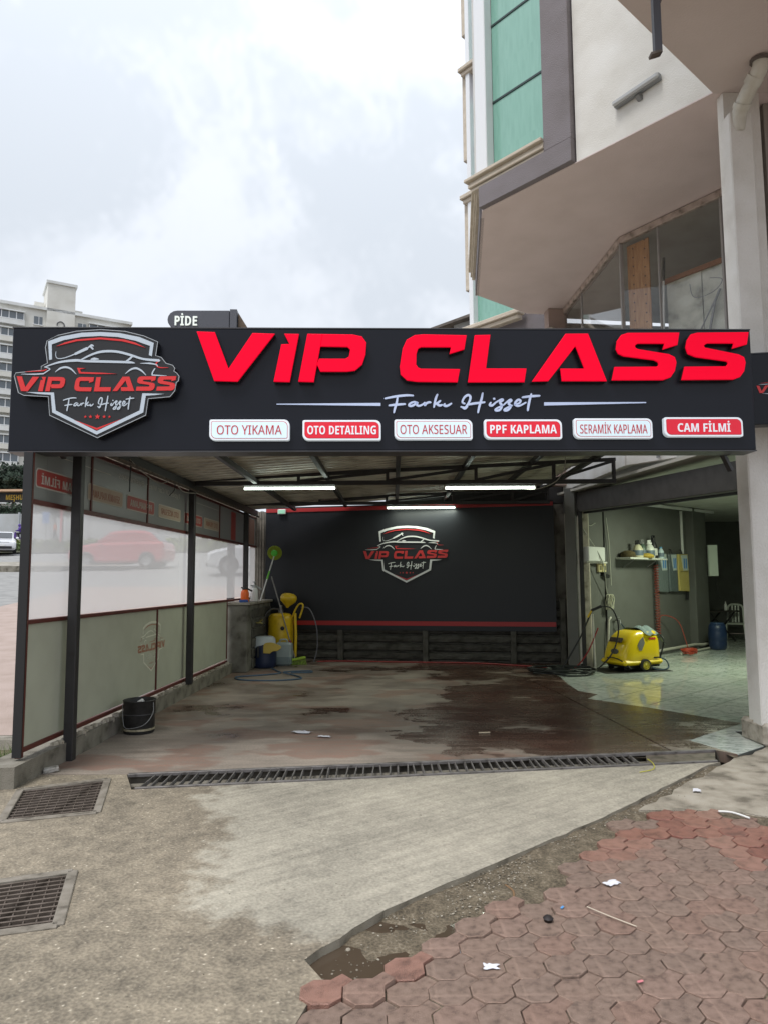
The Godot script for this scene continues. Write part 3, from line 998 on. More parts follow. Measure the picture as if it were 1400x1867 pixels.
func emblem(parent: Node, s: float, depth: float, silver: Material, red: Material, hand: Material, plate: Material = null, rim: Material = null) -> void:
	var z := 0.0
	if plate:
		var ol := lgp([345, 150, 420, 108, 560, 75, 740, 62, 920, 75, 1060, 110, 1165, 155, 1152, 262, 1195, 275, 1230, 320, 1280, 335, 1297, 358, 1290, 380, 1312, 395, 1330, 420, 1325, 455, 1310, 466, 1300, 530, 1265, 575, 1105, 590, 1090, 715, 740, 885, 385, 715, 370, 575, 190, 565, 150, 545, 115, 420, 125, 395, 310, 375, 310, 345, 355, 320, 335, 200], s)
		part("plate", MB.new().prism(ol, 0.0, 0.075, Transform3D.IDENTITY, 0.002), plate, parent)
		var rb := MB.new()
		var pts := []
		for q in ol:
			pts.append(q)
		pts.append(ol[0])
		pts.append(ol[1])
		rb.ribbon(pts, same(5.0 * s, pts.size()), 0.0745, 0.0775)
		part("rim", rb, rim, parent)
		z = 0.0752
	var z1 := z + depth
	var b := MB.new()
	b.prism(lgp([355, 155, 450, 118, 600, 88, 740, 82, 880, 90, 1030, 120, 1137, 165, 1125, 268, 1103, 258, 1110, 188, 1000, 148, 870, 120, 740, 112, 600, 120, 470, 145, 382, 178, 388, 292, 368, 298], s), z, z1)
	part("shield_top", b, silver, parent)
	b = MB.new()
	b.prism(lgp([205, 541, 412, 545, 430, 680, 735, 835, 1045, 680, 1062, 550, 1225, 554, 1150, 564, 1088, 568, 1072, 695, 735, 862, 405, 695, 390, 562, 300, 556], s), z, z1)
	part("shield_bottom", b, silver, parent)
	b = MB.new()
	b.prism(lgp([415, 193, 480, 163, 560, 140, 740, 124, 920, 140, 1000, 163, 1078, 203, 1000, 177, 900, 152, 740, 138, 570, 152, 480, 175], s), z, z1)
	b.prism(lgp([560, 748, 735, 812, 915, 743, 735, 828], s), z, z1)
	part("red_line", b, red, parent)
	b = MB.new()
	stroke(b, [335, 352, 5, 440, 315, 14, 560, 300, 20, 640, 306, 17, 800, 309, 18, 960, 314, 17, 1000, 320, 4], s, z, z1)
	stroke(b, [600, 297, 8, 680, 255, 14, 760, 232, 18, 860, 232, 18, 960, 256, 17, 1060, 288, 15, 1180, 300, 20], s, z, z1 + 0.0004)
	stroke(b, [985, 262, 12, 965, 285, 14, 938, 306, 12], s, z, z1 + 0.0008)
	stroke(b, [1040, 322, 2, 1110, 322, 12, 1160, 332, 8, 1170, 345, 4], s, z, z1 + 0.0004)
	stroke(b, [415, 390, 2, 450, 362, 12, 490, 352, 15, 530, 365, 12, 570, 405, 3], s, z, z1)
	stroke(b, [932, 402, 2, 970, 370, 12, 1010, 359, 15, 1050, 377, 12, 1085, 412, 3], s, z, z1)
	stroke(b, [672, 293, 3, 700, 288, 20, 732, 290, 6], s, z, z1 + 0.0008)
	stroke(b, [340, 352, 6, 376, 366, 7, 350, 388, 7, 330, 402, 7], s, z, z1 + 0.0012)
	stroke(b, [165, 405, 2, 260, 406, 9, 332, 402, 9], s, z, z1)
	stroke(b, [1150, 362, 8, 1134, 388, 9, 1130, 408, 9], s, z, z1)
	stroke(b, [1130, 411, 9, 1180, 414, 8, 1238, 416, 2], s, z, z1 + 0.0004)
	part("car_outline", b, silver, parent)
	b = MB.new()
	stroke(b, [416, 233, 3, 414, 262, 4, 430, 285, 5, 480, 281, 6, 556, 252, 8], s, z, z1)
	stroke(b, [556, 252, 16, 600, 230, 20, 645, 208, 22], s, z, z1 + 0.0004)
	stroke(b, [650, 205, 8, 676, 184, 14, 690, 190, 10], s, z, z1 + 0.0008)
	stroke(b, [672, 196, 14, 688, 214, 12], s, z, z1 + 0.0012)
	part("polisher_outline", b, silver, parent)
	b = MB.new()
	stroke(b, [195, 388, 2, 280, 382, 6, 330, 378, 8, 352, 368, 5], s, z, z1)
	b.prism(lgp([575, 357, 637, 360, 597, 368, 604, 388, 760, 394, 870, 402, 720, 404, 592, 400], s), z, z1)
	stroke(b, [1172, 308, 6, 1158, 326, 10, 1180, 352, 8, 1250, 354, 2], s, z, z1)
	part("red_accent", b, red, parent)
	for i in 5:
		var st := PackedVector2Array()
		var c := Vector2([648, 686, 737, 786, 825][i], 727)
		var r: float = [11.0, 14.0, 21.0, 14.0, 11.0][i]
		for k in 10:
			var a := PI / 2 + k * PI / 5
			st.append(lg(c.x + cos(a) * (r if k % 2 == 0 else r * 0.42), c.y - sin(a) * (r if k % 2 == 0 else r * 0.42), s))
		part("star", MB.new().prism(st, z, z1), red, parent)
	for key in LETTERS:
		var lb := MB.new()
		for a in LETTERS[key]:
			var q := PackedVector2Array()
			for i in range(0, a.size(), 2):
				q.append(lg(135.0 + (a[i] - 358.6) * 1.1748, 420.0 + (a[i + 1] - 607.0) * 1.222, s))
			lb.prism(q, z, z1 + 0.001)
		part("small_" + key.replace("_end", ""), lb, red, parent)
	var hm := func(x: float, y: float) -> Vector2: return lg(480.0 + (x - 60.0) * 0.408, 578.0 + (y - 70.0) * 0.68, s)
	part("handwriting", hand_mesh(hm, 8.0 * s, z, z1), hand, parent)

func pill_shape(x0: float, y0: float, x1: float, y1: float, r: float, rs: float) -> PackedVector2Array:
	# a label with two wide round corners (upper right, lower left) and two tight ones
	var p := PackedVector2Array()
	for c in [[x1 - r, y1 - r, r, 0.0], [x0 + rs, y1 - rs, rs, PI / 2], [x0 + r, y0 + r, r, PI], [x1 - rs, y0 + rs, rs, 1.5 * PI]]:
		for k in 6:
			var a: float = c[3] + k * PI / 10
			p.append(Vector2(c[0] + cos(a) * c[2], c[1] + sin(a) * c[2]))
	return p

const PILLS := [["OTO YIKAMA", 379, 523, 769, 807, false, 120, 0.52], ["OTO DETAILING", 546, 687, 770, 807, true, 124, 0.5], ["OTO AKSESUAR", 711, 852, 769, 806, false, 125, 0.50], ["PPF KAPLAMA", 874, 1015, 769, 805, true, 122, 0.5], ["SERAMİK KAPLAMA", 1038, 1181, 767, 804, false, 128, 0.5], ["CAM FİLMİ", 1204, 1348, 765, 801, true, 98, 0.5]]

func build_sign() -> void:
	var s := thing("signboard", "long black shop sign with red raised letters over the bay", "sign", "", at(0.03, 3.222, -6.0, 0.026))
	part("board", MB.new().box(Vector3(0, 0, -0.11), Vector3(6.376, 1.063, 0.22), Basis.IDENTITY, 0.006), M.sign_board, s)
	part("top_trim", MB.new().box(Vector3(0, 0.537, -0.11), Vector3(6.38, 0.01, 0.226)), M.sign_edge, s)
	part("bottom_trim", MB.new().box(Vector3(0, -0.537, -0.11), Vector3(6.38, 0.01, 0.226)), M.sign_edge, s)
	for key in LETTERS:
		var face := MB.new()
		var side := MB.new()
		for a in LETTERS[key]:
			var q := PackedVector2Array()
			for i in range(0, a.size(), 2):
				q.append(su(a[i], a[i + 1]))
			face.prism(q, 0.052, 0.068, Transform3D.IDENTITY, 0.004)
			side.prism(q, 0.0, 0.052)
		var l := part(key.replace("_end", ""), face, M.letter_red, s)
		part("return", side, M.letter_side, l)
	var hm := func(x: float, y: float) -> Vector2: return su(680.0 + x / 4.516, 705.0 + y / 4.516)
	part("handwriting", hand_mesh(hm, 3.7 * SK, 0.0, 0.012), M.script_white, s)
	part("rule_line", MB.new().prism(PackedVector2Array([su(499, 738.4), su(687, 736.8), su(687, 742.2), su(499, 739.8)]), 0.0, 0.01), M.script_white, s)
	part("rule_line", MB.new().prism(PackedVector2Array([su(985, 735.5), su(1173, 735), su(1173, 736.8), su(985, 741.5)]), 0.0, 0.01), M.script_white, s)
	for p in PILLS:
		var a := su(p[1], p[4])
		var b := su(p[2], p[3])
		var lab := part("service_label", MB.new().prism(pill_shape(a.x, a.y, b.x, b.y, 0.048, 0.016), 0.0, 0.045, Transform3D.IDENTITY, 0.004), M.pill_white, s)
		var inset := 0.020
		part("line", MB.new().prism(pill_shape(a.x + inset - 0.004, a.y + inset - 0.004, b.x - inset + 0.004, b.y - inset + 0.004, 0.042, 0.012), 0.044, 0.0462), M.ink_red, lab)
		part("face", MB.new().prism(pill_shape(a.x + inset, a.y + inset, b.x - inset, b.y - inset, 0.04, 0.01), 0.045, 0.0475), M.pill_red if p[5] else M.pill_cyan, lab)
		var c := (a + b) * 0.5
		text("lettering", p[0], lab, M.pill_white if p[5] else M.ink_red, Transform3D(Basis.IDENTITY, Vector3(c.x, c.y + (0.004 if "İ" in p[0] else 0.0), 0.0495)), 0.072 if p[5] else 0.077, p[6] * SK * (0.99 if p[5] else 0.96), 0.003, p[5])
	var e := Node3D.new()
	e.name = "emblem"
	s.add_child(e)
	var k := SK / 4.118
	var c := su(735.0 / 4.118, 590.0 + 470.0 / 4.118)
	e.position = Vector3(c.x + 0.032, c.y, 0.0)
	emblem(e, k * 0.985, 0.006, M.logo_silver, M.logo_red, M.logo_silver, M.logo_plate, M.logo_rim)
	# brackets behind the board that carry it
	for x in [-2.85, 3.0]:
		part("bracket", MB.new().bar(Vector3(x, -0.5, -0.24), Vector3(x + (0.0 if x < 0 else 0.12), -0.66 if x > 0 else -0.53, -0.32), 0.04, 0.04), M.steel_dark, s)

func build_side_sign() -> void:
	# the next sign round the corner: only its edge enters the picture
	var s := thing("corner_signboard", "black sign cut off by the right edge of the picture", "sign", "", at(3.44, 3.36, -6.60, -0.20))
	part("board", MB.new().box(Vector3(0.9, 0, -0.08), Vector3(1.8, 0.68, 0.16), Basis.IDENTITY, 0.005), M.sign_board, s)
	part("top_trim", MB.new().box(Vector3(0.9, 0.345, -0.08), Vector3(1.805, 0.01, 0.166)), M.sign_edge, s)
	var e := Node3D.new()
	e.name = "emblem"
	s.add_child(e)
	e.position = Vector3(0.46, 0.0, 0.0)
	emblem(e, 0.00064, 0.004, M.logo_silver, M.logo_red, M.logo_silver)

# ---------------------------------------------------------------- screen along the left side
const WX := -2.95
const WZ := -5.9
var WB := Basis(Vector3.UP, -0.035)      # local -z runs along the screen away from the camera, +x is the bay side
func wp(t: float, h: float, off := 0.0) -> Vector3:
	return Vector3(WX, h, WZ) + WB * Vector3(off, 0, -t)

func build_screen() -> void:
	var kb := thing("kerb_wall", "low concrete kerb under the frosted side screen", "kerb")
	var outline := jag(poly([-0.06, 0.24, 0.09, 0.22, 0.09, -8.2, -0.2, -8.2, -0.2, 0.1]), 0.3, 0.009, 4)
	var k := MB.new()
	for i in outline.size():
		outline[i] = Vector2(wp(-outline[i].y, 0, outline[i].x).x, wp(-outline[i].y, 0, outline[i].x).z)
	k.sheet(outline, 0.165, 0.2)
	part("kerb_body", k, M.kerb, kb)
	# rubble set along its top
	var stones := []
	for i in 4:
		var sm := MB.new()
		var pr := []
		for q in 6:
			var a := TAU * q / 6
			pr.append(Vector2(cos(a) * rng.randf_range(0.03, 0.048), sin(a) * rng.randf_range(0.018, 0.03)))
		sm.prism(PackedVector2Array(pr), -0.02, rng.randf_range(0.018, 0.035), Transform3D(Basis(Vector3.RIGHT, -PI / 2), Vector3.ZERO), 0.008, false)
		stones.append(sm.mesh())
	var smats := [mat(Color(0.45, 0.41, 0.34), 0.9, {tex = "stain", scale = 3.0}), mat(Color(0.33, 0.3, 0.25), 0.9, {tex = "stain", scale = 3.0}), mat(Color(0.52, 0.48, 0.42), 0.9, {tex = "stain", scale = 3.0})]
	for i in 74:
		var t := 0.5 + i * 0.082 + rng.randf_range(-0.02, 0.02)
		var o := part("stone", stones[i % 4], smats[rng.randi() % 3], kb)
		o.transform = Transform3D(yaw(rng.randf_range(0, TAU)), wp(t, 0.163, rng.randf_range(0.03, 0.055)))
	var s := thing("side_screen", "glazed side screen with rust red frame and mirrored stickers", "screen")
	var rail := func(called: String, t0: float, t1: float, h0: float, h1: float, w: float, d: float, off := 0.0) -> void:
		part(called, MB.new().bar(wp(t0, h0, off), wp(t1, h1, off), w, d, Vector3.UP, 0.003), M.steel_red, s)
	# rails: bottom, middle, upper, eave
	rail.call("bottom_rail", 0.03, 6.55, 0.235, 0.20, 0.035, 0.04)
	rail.call("middle_rail", 0.03, 8.85, 1.262, 1.235, 0.045, 0.035)
	rail.call("upper_rail", 0.03, 8.85, 2.265, 2.275, 0.045, 0.04)
	rail.call("head_rail", 0.28, 8.85, 2.86, 2.86, 0.04, 0.035)
	rail.call("end_post", 0.0, 0.0, 0.18, 2.675, 0.05, 0.05)
	part("end_plate", MB.new().box(wp(-0.035, 1.43, 0.0), Vector3(0.075, 2.48, 0.012), WB), M.black, s)
	for t in [1.14, 2.67, 5.96, 8.85]:
		rail.call("mullion", t, t, 2.285, 2.845, 0.035, 0.03)
	for t in [3.09, 6.53]:
		rail.call("mullion", t, t, 0.25, 1.24, 0.035, 0.03)
	rail.call("mullion", 7.75, 7.75, 1.27, 2.25, 0.035, 0.03)
	# glazing: frosted below, clear but cloudy in the middle, frosted with stickers above
	var frost := mat(Color(0.56, 0.575, 0.475), 0.5, {back = 0.75, tex = "plaster_soft", scale = 0.6})
	var frost_top := mat(Color(0.15, 0.16, 0.14), 0.45, {back = 0.6})
	var cloudy := mat(Color(0.86, 0.86, 0.87, 0.46), 0.28, {back = 1.0})
	var pane := func(called: String, t0: float, t1: float, h0: float, h1: float, m: Material) -> void:
		part(called, MB.new().box(wp((t0 + t1) * 0.5, (h0 + h1) * 0.5), Vector3(0.005, h1 - h0, t1 - t0), WB), m, s)
	pane.call("frosted_pane", 0.025, 3.075, 0.255, 1.245, frost)
	pane.call("frosted_pane", 3.105, 6.515, 0.245, 1.232, frost)
	for a in [[0.025, 3.9], [3.9, 7.73], [7.77, 8.83]]:
		pane.call("cloudy_pane", a[0], a[1] - 0.004, 1.282, 2.243, cloudy)
	var top_spans := [[0.272, 1.123], [1.157, 2.653], [2.687, 5.943], [5.977, 8.833]]
	for a in top_spans:
		pane.call("frosted_top_pane", a[0], a[1], 2.29, 2.84, frost_top)
	pane.call("frosted_top_pane", 0.028, 0.270, 2.29, 2.681, frost_top)
	# stickers read from the street: seen from here they are mirrored. Their own x runs towards the camera
	var stick_red := mat(Color(0.40, 0.055, 0.045), 0.6, {back = 0.5})
	var stick_pale := mat(Color(0.46, 0.36, 0.27), 0.6, {back = 0.5})
	var stick_white := mat(Color(0.52, 0.50, 0.44), 0.6, {back = 0.5})
	var ink := mat(Color(0.34, 0.12, 0.08), 0.6)
	var out := Basis(Vector3(0, 0, 1), Vector3.UP, Vector3(-1, 0, 0))   # faces the street
	var spec := [["CAM FİLMİ", 0.08, 0.88, true], ["SERAMİK KAPLAMA", 1.06, 1.92, false], ["PPF KAPLAMA", 2.03, 2.90, true], ["OTO AKSESUAR", 3.04, 3.92, false], ["OTO DETAILING", 4.08, 4.95, true], ["OTO YIKAMA", 5.05, 5.92, false]]
	for q in spec:
		var c := wp((q[1] + q[2]) * 0.5, 2.478, 0.0055)
		var xf := Transform3D(WB * out, c)
		var w: float = q[2] - q[1]
		var st := part("sticker", MB.new().prism(pill_shape(-w * 0.5, -0.085, w * 0.5, 0.085, 0.04, 0.03), -0.002, 0.0, xf), stick_white, s)
		part("sticker_face", MB.new().prism(pill_shape(-w * 0.5 + 0.012, -0.073, w * 0.5 - 0.012, 0.073, 0.034, 0.024), -0.0035, -0.001, xf), stick_red if q[3] else stick_pale, st)
		text("lettering", q[0], st, stick_white if q[3] else ink, xf * Transform3D(Basis.IDENTITY, Vector3(0, 0, -0.005)), 0.075, w * 0.78, 0.001, q[3])
	text("window_lettering", "Types Of Car Wash Businesses", s, stick_white, Transform3D(WB * out, wp(2.85, 2.735, 0.0045)), 0.062, 2.1, 0.001, false)
	part("white_line", MB.new().box(wp(0.95, 2.715, 0.004), Vector3(0.002, 0.008, 1.3), WB), stick_white, s)
	part("white_line", MB.new().box(wp(5.1, 2.745, 0.004), Vector3(0.002, 0.008, 1.55), WB), stick_white, s)
	var e := Node3D.new()
	e.name = "emblem"
	s.add_child(e)
	e.transform = Transform3D(WB * out, wp(2.93, 0.80, 0.0045))
	var fade := mat(Color(0.74, 0.74, 0.62), 0.6, {back = 0.5})
	emblem(e, 0.00078, 0.0012, fade, mat(Color(0.40, 0.17, 0.10), 0.6, {back = 0.5}), fade)
	# end part of the upper row: poster print on the last two panes
	part("poster", MB.new().box(wp(6.9, 2.56, 0.0055), Vector3(0.002, 0.5, 0.34), WB), stick_red, s)
	part("poster", MB.new().box(wp(8.3, 2.56, 0.0055), Vector3(0.002, 0.5, 0.7), WB), mat(Color(0.3, 0.16, 0.12), 0.6), s)

# ---------------------------------------------------------------- canopy
const EAVE := 2.97
func roof_y(x: float) -> float:
	return EAVE + (x + 2.9) * 0.066

func build_canopy() -> void:
	var c := thing("canopy", "open steel canopy with corrugated roof sheets over the wash bay", "canopy")
	var sd: Material = M.steel_dark
	for t in [0.66, 4.15, 7.5]:
		var h0 := 0.0 if t < 1.0 else (0.165 if t < 5.0 else 1.16)
		part("post", MB.new().bar(wp(t, h0, 0.10), wp(t, EAVE - 0.05, 0.10), 0.086, 0.086, Vector3.FORWARD, 0.006), sd, c)
	part("eave_beam", MB.new().bar(wp(0.25, EAVE - 0.05, 0.10), wp(8.3, EAVE - 0.05, 0.10), 0.1, 0.1, Vector3.UP, 0.005), sd, c)
	part("eave_pipe", MB.new().tube([wp(0.3, EAVE - 0.13, 0.19), wp(4.0, EAVE - 0.125, 0.18), wp(8.2, EAVE - 0.13, 0.19)], 0.018, 8), M.rusty, c)
	# purlins along z
	for x in [-1.85, -0.85, 0.15, 1.1, 2.05, 2.95]:
		part("purlin", MB.new().bar(Vector3(x, roof_y(x) - 0.06, -6.35), Vector3(x + 0.1, roof_y(x) - 0.06, -14.0), 0.06, 0.07, Vector3.UP, 0.004), sd, c)
	# trusses across
	for z in [-6.75, -10.0, -13.3]:
		var xl := -2.78 if z > -8 else -2.72
		var xr := 3.28 if z > -11 else 3.1
		var low := EAVE - 0.06
		var tr := Node3D.new()
		tr.name = "truss"
		c.add_child(tr, true)
		if z > -8:
			low = EAVE - 0.02
		elif z > -11:
			low = EAVE + 0.015
		else:
			low = EAVE + 0.075
		var top := func(x: float) -> float: return roof_y(x) - 0.13
		part("bottom_chord", MB.new().bar(Vector3(xl, low - 0.03, z), Vector3(xr, low - 0.03, z), 0.06, 0.06, Vector3.UP, 0.004), sd, tr)
		part("top_chord", MB.new().bar(Vector3(xl, low + 0.02, z), Vector3(xr, top.call(xr) + 0.02, z), 0.05, 0.05, Vector3.UP, 0.004), sd, tr)
		var xs := [-1.2, 0.05, 1.3, 2.4, xr - 0.03]
		for i in xs.size():
			var x: float = xs[i]
			part("strut", MB.new().bar(Vector3(x, low, z), Vector3(x, lerpf(low, top.call(xr), (x - xl) / (xr - xl)), z), 0.045, 0.045, Vector3.FORWARD, 0.003), sd, tr)
			if i > 0:
				var x0: float = xs[i - 1]
				part("diagonal", MB.new().bar(Vector3(x0, low, z), Vector3(x, lerpf(low, top.call(xr), (x - xl) / (xr - xl)), z), 0.04, 0.04, Vector3.UP, 0.003), sd, tr)
	# roof sheets with ribs running up the slope
	var sheet_mats := [mat(Color(0.56, 0.54, 0.46), 0.5, {metal = 0.1, tex = "stain", scale = 0.5}), mat(Color(0.62, 0.60, 0.52), 0.5, {metal = 0.1, tex = "stain", scale = 0.43}), mat(Color(0.50, 0.47, 0.39), 0.55, {metal = 0.1, tex = "stain", scale = 0.6})]
	var zz := -6.16
	var k := 0
	while zz > -13.9:
		var b := MB.new()
		var prof := []
		for r in 5:
			var zr := zz - r * 0.2
			for q in [[0.0, 0.0], [0.10, 0.0], [0.125, 0.032], [0.165, 0.032], [0.19, 0.0]]:
				prof.append(Vector2(zr - q[0], q[1]))
		prof.append(Vector2(zz - 1.02, 0.0))
		var dy := 0.003 * (k % 2)
		for seg in 2:
			var xa := -3.12 if seg == 0 else 0.1
			var xb := 0.1 if seg == 0 else 3.18
			if zz < -10.5 and seg == 1:
				xb = 3.0
			for i in prof.size() - 1:
				var p0: Vector2 = prof[i]
				var p1: Vector2 = prof[i + 1]
				b.quad(Vector3(xa, roof_y(xa) + p0.y + dy, p0.x), Vector3(xb, roof_y(xb) + p0.y + dy, p0.x), Vector3(xb, roof_y(xb) + p1.y + dy, p1.x), Vector3(xa, roof_y(xa) + p1.y + dy, p1.x), Vector3.DOWN)
				b.quad(Vector3(xa, roof_y(xa) + p0.y + dy + 0.002, p0.x), Vector3(xb, roof_y(xb) + p0.y + dy + 0.002, p0.x), Vector3(xb, roof_y(xb) + p1.y + dy + 0.002, p1.x), Vector3(xa, roof_y(xa) + p1.y + dy + 0.002, p1.x), Vector3.UP)
		part("roof_sheet", b, sheet_mats[k % 3], c)
		zz -= 1.0
		k += 1
	# loose cables under the eave
	var cab := mat(Color(0.35, 0.33, 0.29), 0.6)
	part("cable", MB.new().tube(smooth([wp(1.7, 2.90, 0.16), wp(2.1, 2.80, 0.18), wp(2.6, 2.76, 0.17), wp(3.1, 2.86, 0.17), wp(3.5, 2.77, 0.17), wp(4.1, 2.82, 0.17)], 5), 0.006, 5), cab, c)
	part("cable", MB.new().tube(smooth([wp(1.75, 2.90, 0.16), wp(1.7, 2.75, 0.17), wp(1.72, 2.55, 0.16)], 4), 0.007, 5), M.black, c)
	part("cable", MB.new().tube(smooth([wp(3.2, 2.86, 0.16), wp(3.15, 2.75, 0.17), wp(3.0, 2.66, 0.16)], 4), 0.006, 5), M.black, c)
	part("cable", MB.new().tube(smooth([Vector3(2.55, 3.3, -9.9), Vector3(2.52, 3.1, -9.92), Vector3(2.38, 2.93, -9.95), Vector3(2.1, 2.85, -10.05), Vector3(1.85, 2.92, -10.1)], 5), 0.007, 5), cab, c)
	# fluorescent tubes: two under the middle truss, one by the back wall
	var spots := [[-1.33, 2.885, -10.03, 1.28, "left hand fluorescent tube under the middle roof truss"], [1.50, 2.875, -10.03, 1.26, "right hand fluorescent tube under the middle roof truss"], [0.71, 2.965, -13.72, 1.30, "fluorescent tube in front of the dark back wall banner"]]
	for q in spots:
		var l := thing("tube_light", q[4], "lamp", "tube lights in the bay", at(q[0], q[1], q[2]))
		part("tube", MB.new().tube([Vector3(-q[3] * 0.5, 0, 0), Vector3(q[3] * 0.5, 0, 0)], 0.015, 10), M.tube_glow, l)
		part("batten", MB.new().box(Vector3(0, 0.036, 0), Vector3(q[3] + 0.03, 0.022, 0.04), Basis.IDENTITY, 0.004), M.galv, l)
		for sx in [-1.0, 1.0]:
			part("socket", MB.new().box(Vector3(sx * (q[3] * 0.5 + 0.012), 0.005, 0), Vector3(0.024, 0.05, 0.045), Basis.IDENTITY, 0.004), M.offwhite, l)
			part("hanger", MB.new().tube([Vector3(sx * 0.45, 0.05, 0), Vector3(sx * 0.45, 0.09 + (0.16 if q[2] < -12 else 0.0), 0)], 0.004, 5), M.galv, l)
		var al := AreaLight3D.new()
		al.name = "tube_glow"
		l.add_child(al)
		al.position = Vector3(0, -0.03, 0)
		al.rotation = Vector3(-PI / 2, 0, 0)
		al.area_size = Vector2(q[3], 0.06)
		al.light_color = Color(0.97, 1.0, 0.93)
		al.light_energy = 1.1
		al.area_range = 14.0
		al.shadow_enabled = true

# ---------------------------------------------------------------- back wall
const BL := Vector3(-2.75, 0, -14.78)
const BR := Vector3(3.42, 0, -13.50)
func bp(s: float, h: float, off := 0.0) -> Vector3:
	# s metres along the back wall from its left end, off towards the camera
	var d := (BR - BL).normalized()
	return BL + d * s + Vector3(0, h, 0) + Vector3(-d.z, 0, d.x) * off

func build_back() -> void:
	var d := (BR - BL).normalized()
	var bas := Basis(d, Vector3.UP, Vector3(-d.z, 0, d.x))
	var w := thing("back_wall", "ribbed precast concrete wall closing the back of the bay", "wall")
	var L := BL.distance_to(BR)
	part("core", MB.new().box(bp(L * 0.5, 1.48, -0.14), Vector3(L + 0.1, 3.05, 0.14), bas), M.concrete_dark, w)
	# lower part shows: posts with ribbed slabs between them
	var slab_mats := [mat(Color(0.11, 0.108, 0.095), 0.85, {tex = "stain", scale = 0.9, bump = "grain_h", depth = 0.5}), mat(Color(0.085, 0.083, 0.073), 0.85, {tex = "stain", scale = 1.1, bump = "grain_h", depth = 0.5})]
	var xs := [0.02, 1.92, 3.62, 5.30, 6.22]
	for i in xs.size():
		part("post", MB.new().box(bp(xs[i], 0.6, 0.0), Vector3(0.11, 1.24, 0.16), bas, 0.012), slab_mats[0], w)
	for i in xs.size() - 1:
		var a: float = xs[i] + 0.06
		var b: float = xs[i + 1] - 0.06
		for k in 7:
			var h := 0.02 + k * 0.165
			var m := MB.new()
			var n := 14
			# a slab face with a wavy relief, like split boards
			var prev := []
			for j in n + 1:
				var s := lerpf(a, b, float(j) / n)
				var o := 0.012 * sin(j * 1.3 + k * 2.1) + rng.randf_range(-0.005, 0.005)
				var row := [bp(s, h + 0.006, -0.055), bp(s, h + 0.03, 0.005 + o), bp(s, h + 0.09, 0.022 - o * 0.7), bp(s, h + 0.135, 0.004 + o * 0.8), bp(s, h + 0.16, -0.055)]
				if j > 0:
					for q in 4:
						m.quad(prev[q], row[q], row[q + 1], prev[q + 1], bas * Vector3(0, 0.0, 1))
				prev = row
			part("slab", m, slab_mats[(i + k) % 2], w)
	part("gable_board", MB.new().box(bp(4.7, 3.21, -0.10), Vector3(3.6, 0.36, 0.05), bas), M.steel_dark, w)
	part("gable_board", MB.new().box(bp(6.35, 1.6, -0.2), Vector3(0.7, 3.4, 0.05), bas), M.concrete_dark, w)
	# banner over the upper part
	var bn := thing("banner", "dark charcoal wall banner with red stripes and silver emblem", "banner")
	var s0 := 0.36
	var s1 := 6.10
	var b0 := 0.60
	var b1 := 3.07
	var face := MB.new()
	var nx := 24
	var ny := 8
	var fn := FastNoiseLite.new()
	fn.seed = 3
	fn.frequency = 0.35
	var pt := func(i: int, j: int) -> Vector3:
		var s := lerpf(s0, s1, float(i) / nx)
		var h := lerpf(b0, b1, float(j) / ny)
		return bp(s, h, 0.105 + fn.get_noise_2d(s, h * 1.5) * 0.008)
	for i in nx:
		for j in ny:
			face.quad(pt.call(i, j), pt.call(i + 1, j), pt.call(i + 1, j + 1), pt.call(i, j + 1), bas.z)
	face.box(bp((s0 + s1) * 0.5, b1 - 0.02, 0.085), Vector3(s1 - s0, 0.04, 0.02), bas)
	face.box(bp(s0 + 0.02, (b0 + b1) * 0.5, 0.085), Vector3(0.04, b1 - b0, 0.02), bas)
	face.box(bp(s1 - 0.02, (b0 + b1) * 0.5, 0.085), Vector3(0.04, b1 - b0, 0.02), bas)
	part("cloth", face, mat(Color(0.018, 0.020, 0.024), 0.42, {spec = 0.4}), bn)
	var sred := mat(Color(0.36, 0.018, 0.02), 0.45)
	part("stripe", MB.new().box(bp((s0 + s1) * 0.5, 3.005, 0.119), Vector3(s1 - s0 - 0.02, 0.075, 0.005), bas), sred, bn)
	part("stripe", MB.new().box(bp((s0 + s1) * 0.5, 0.735, 0.119), Vector3(s1 - s0 - 0.02, 0.085, 0.005), bas), sred, bn)
	var e := Node3D.new()
	e.name = "emblem"
	bn.add_child(e)
	e.transform = Transform3D(bas, bp(3.27, 2.085, 0.117))
	emblem(e, 0.00143, 0.003, mat(Color(0.66, 0.67, 0.67), 0.4), mat(Color(0.55, 0.035, 0.035), 0.45), mat(Color(0.75, 0.78, 0.76), 0.5))
	var lamp := thing("exit_lamp", "small lit emergency lamp at the upper left of the banner", "lamp", "", Transform3D(bas, bp(0.72, 2.975, 0.15)))
	part("case", MB.new().box(Vector3.ZERO, Vector3(0.17, 0.1, 0.05), Basis.IDENTITY, 0.008), M.white, lamp)
	part("display", MB.new().box(Vector3(0, 0, 0.027), Vector3(0.14, 0.075, 0.004)), mat(Color(0.25, 0.5, 0.35), 0.4, {emit = Color(0.35, 0.7, 0.5), power = 0.25}), lamp)
	# column at the right end of the back wall
	var col := thing("concrete_column", "stained concrete column between banner and roller shutter", "column")
	part("shaft", MB.new().box(Vector3(3.52, 1.6, -13.05), Vector3(0.26, 3.2, 0.62), yaw(0.05), 0.02), mat(Color(0.58, 0.54, 0.47), 0.85, {tex = "stain", scale = 0.7, bump = "grain_h", depth = 0.5}), col)
	part("pipe", MB.new().tube([Vector3(3.44, 0.1, -12.70), Vector3(3.44, 2.5, -12.70), Vector3(3.50, 2.9, -12.70)], 0.04, 10), M.pvc, col)
	# left end: low block wall with a stone ledge and a sheet metal strip beside the banner
	var lw := thing("ledge_wall", "low wall block at the far end of the side screen", "wall")
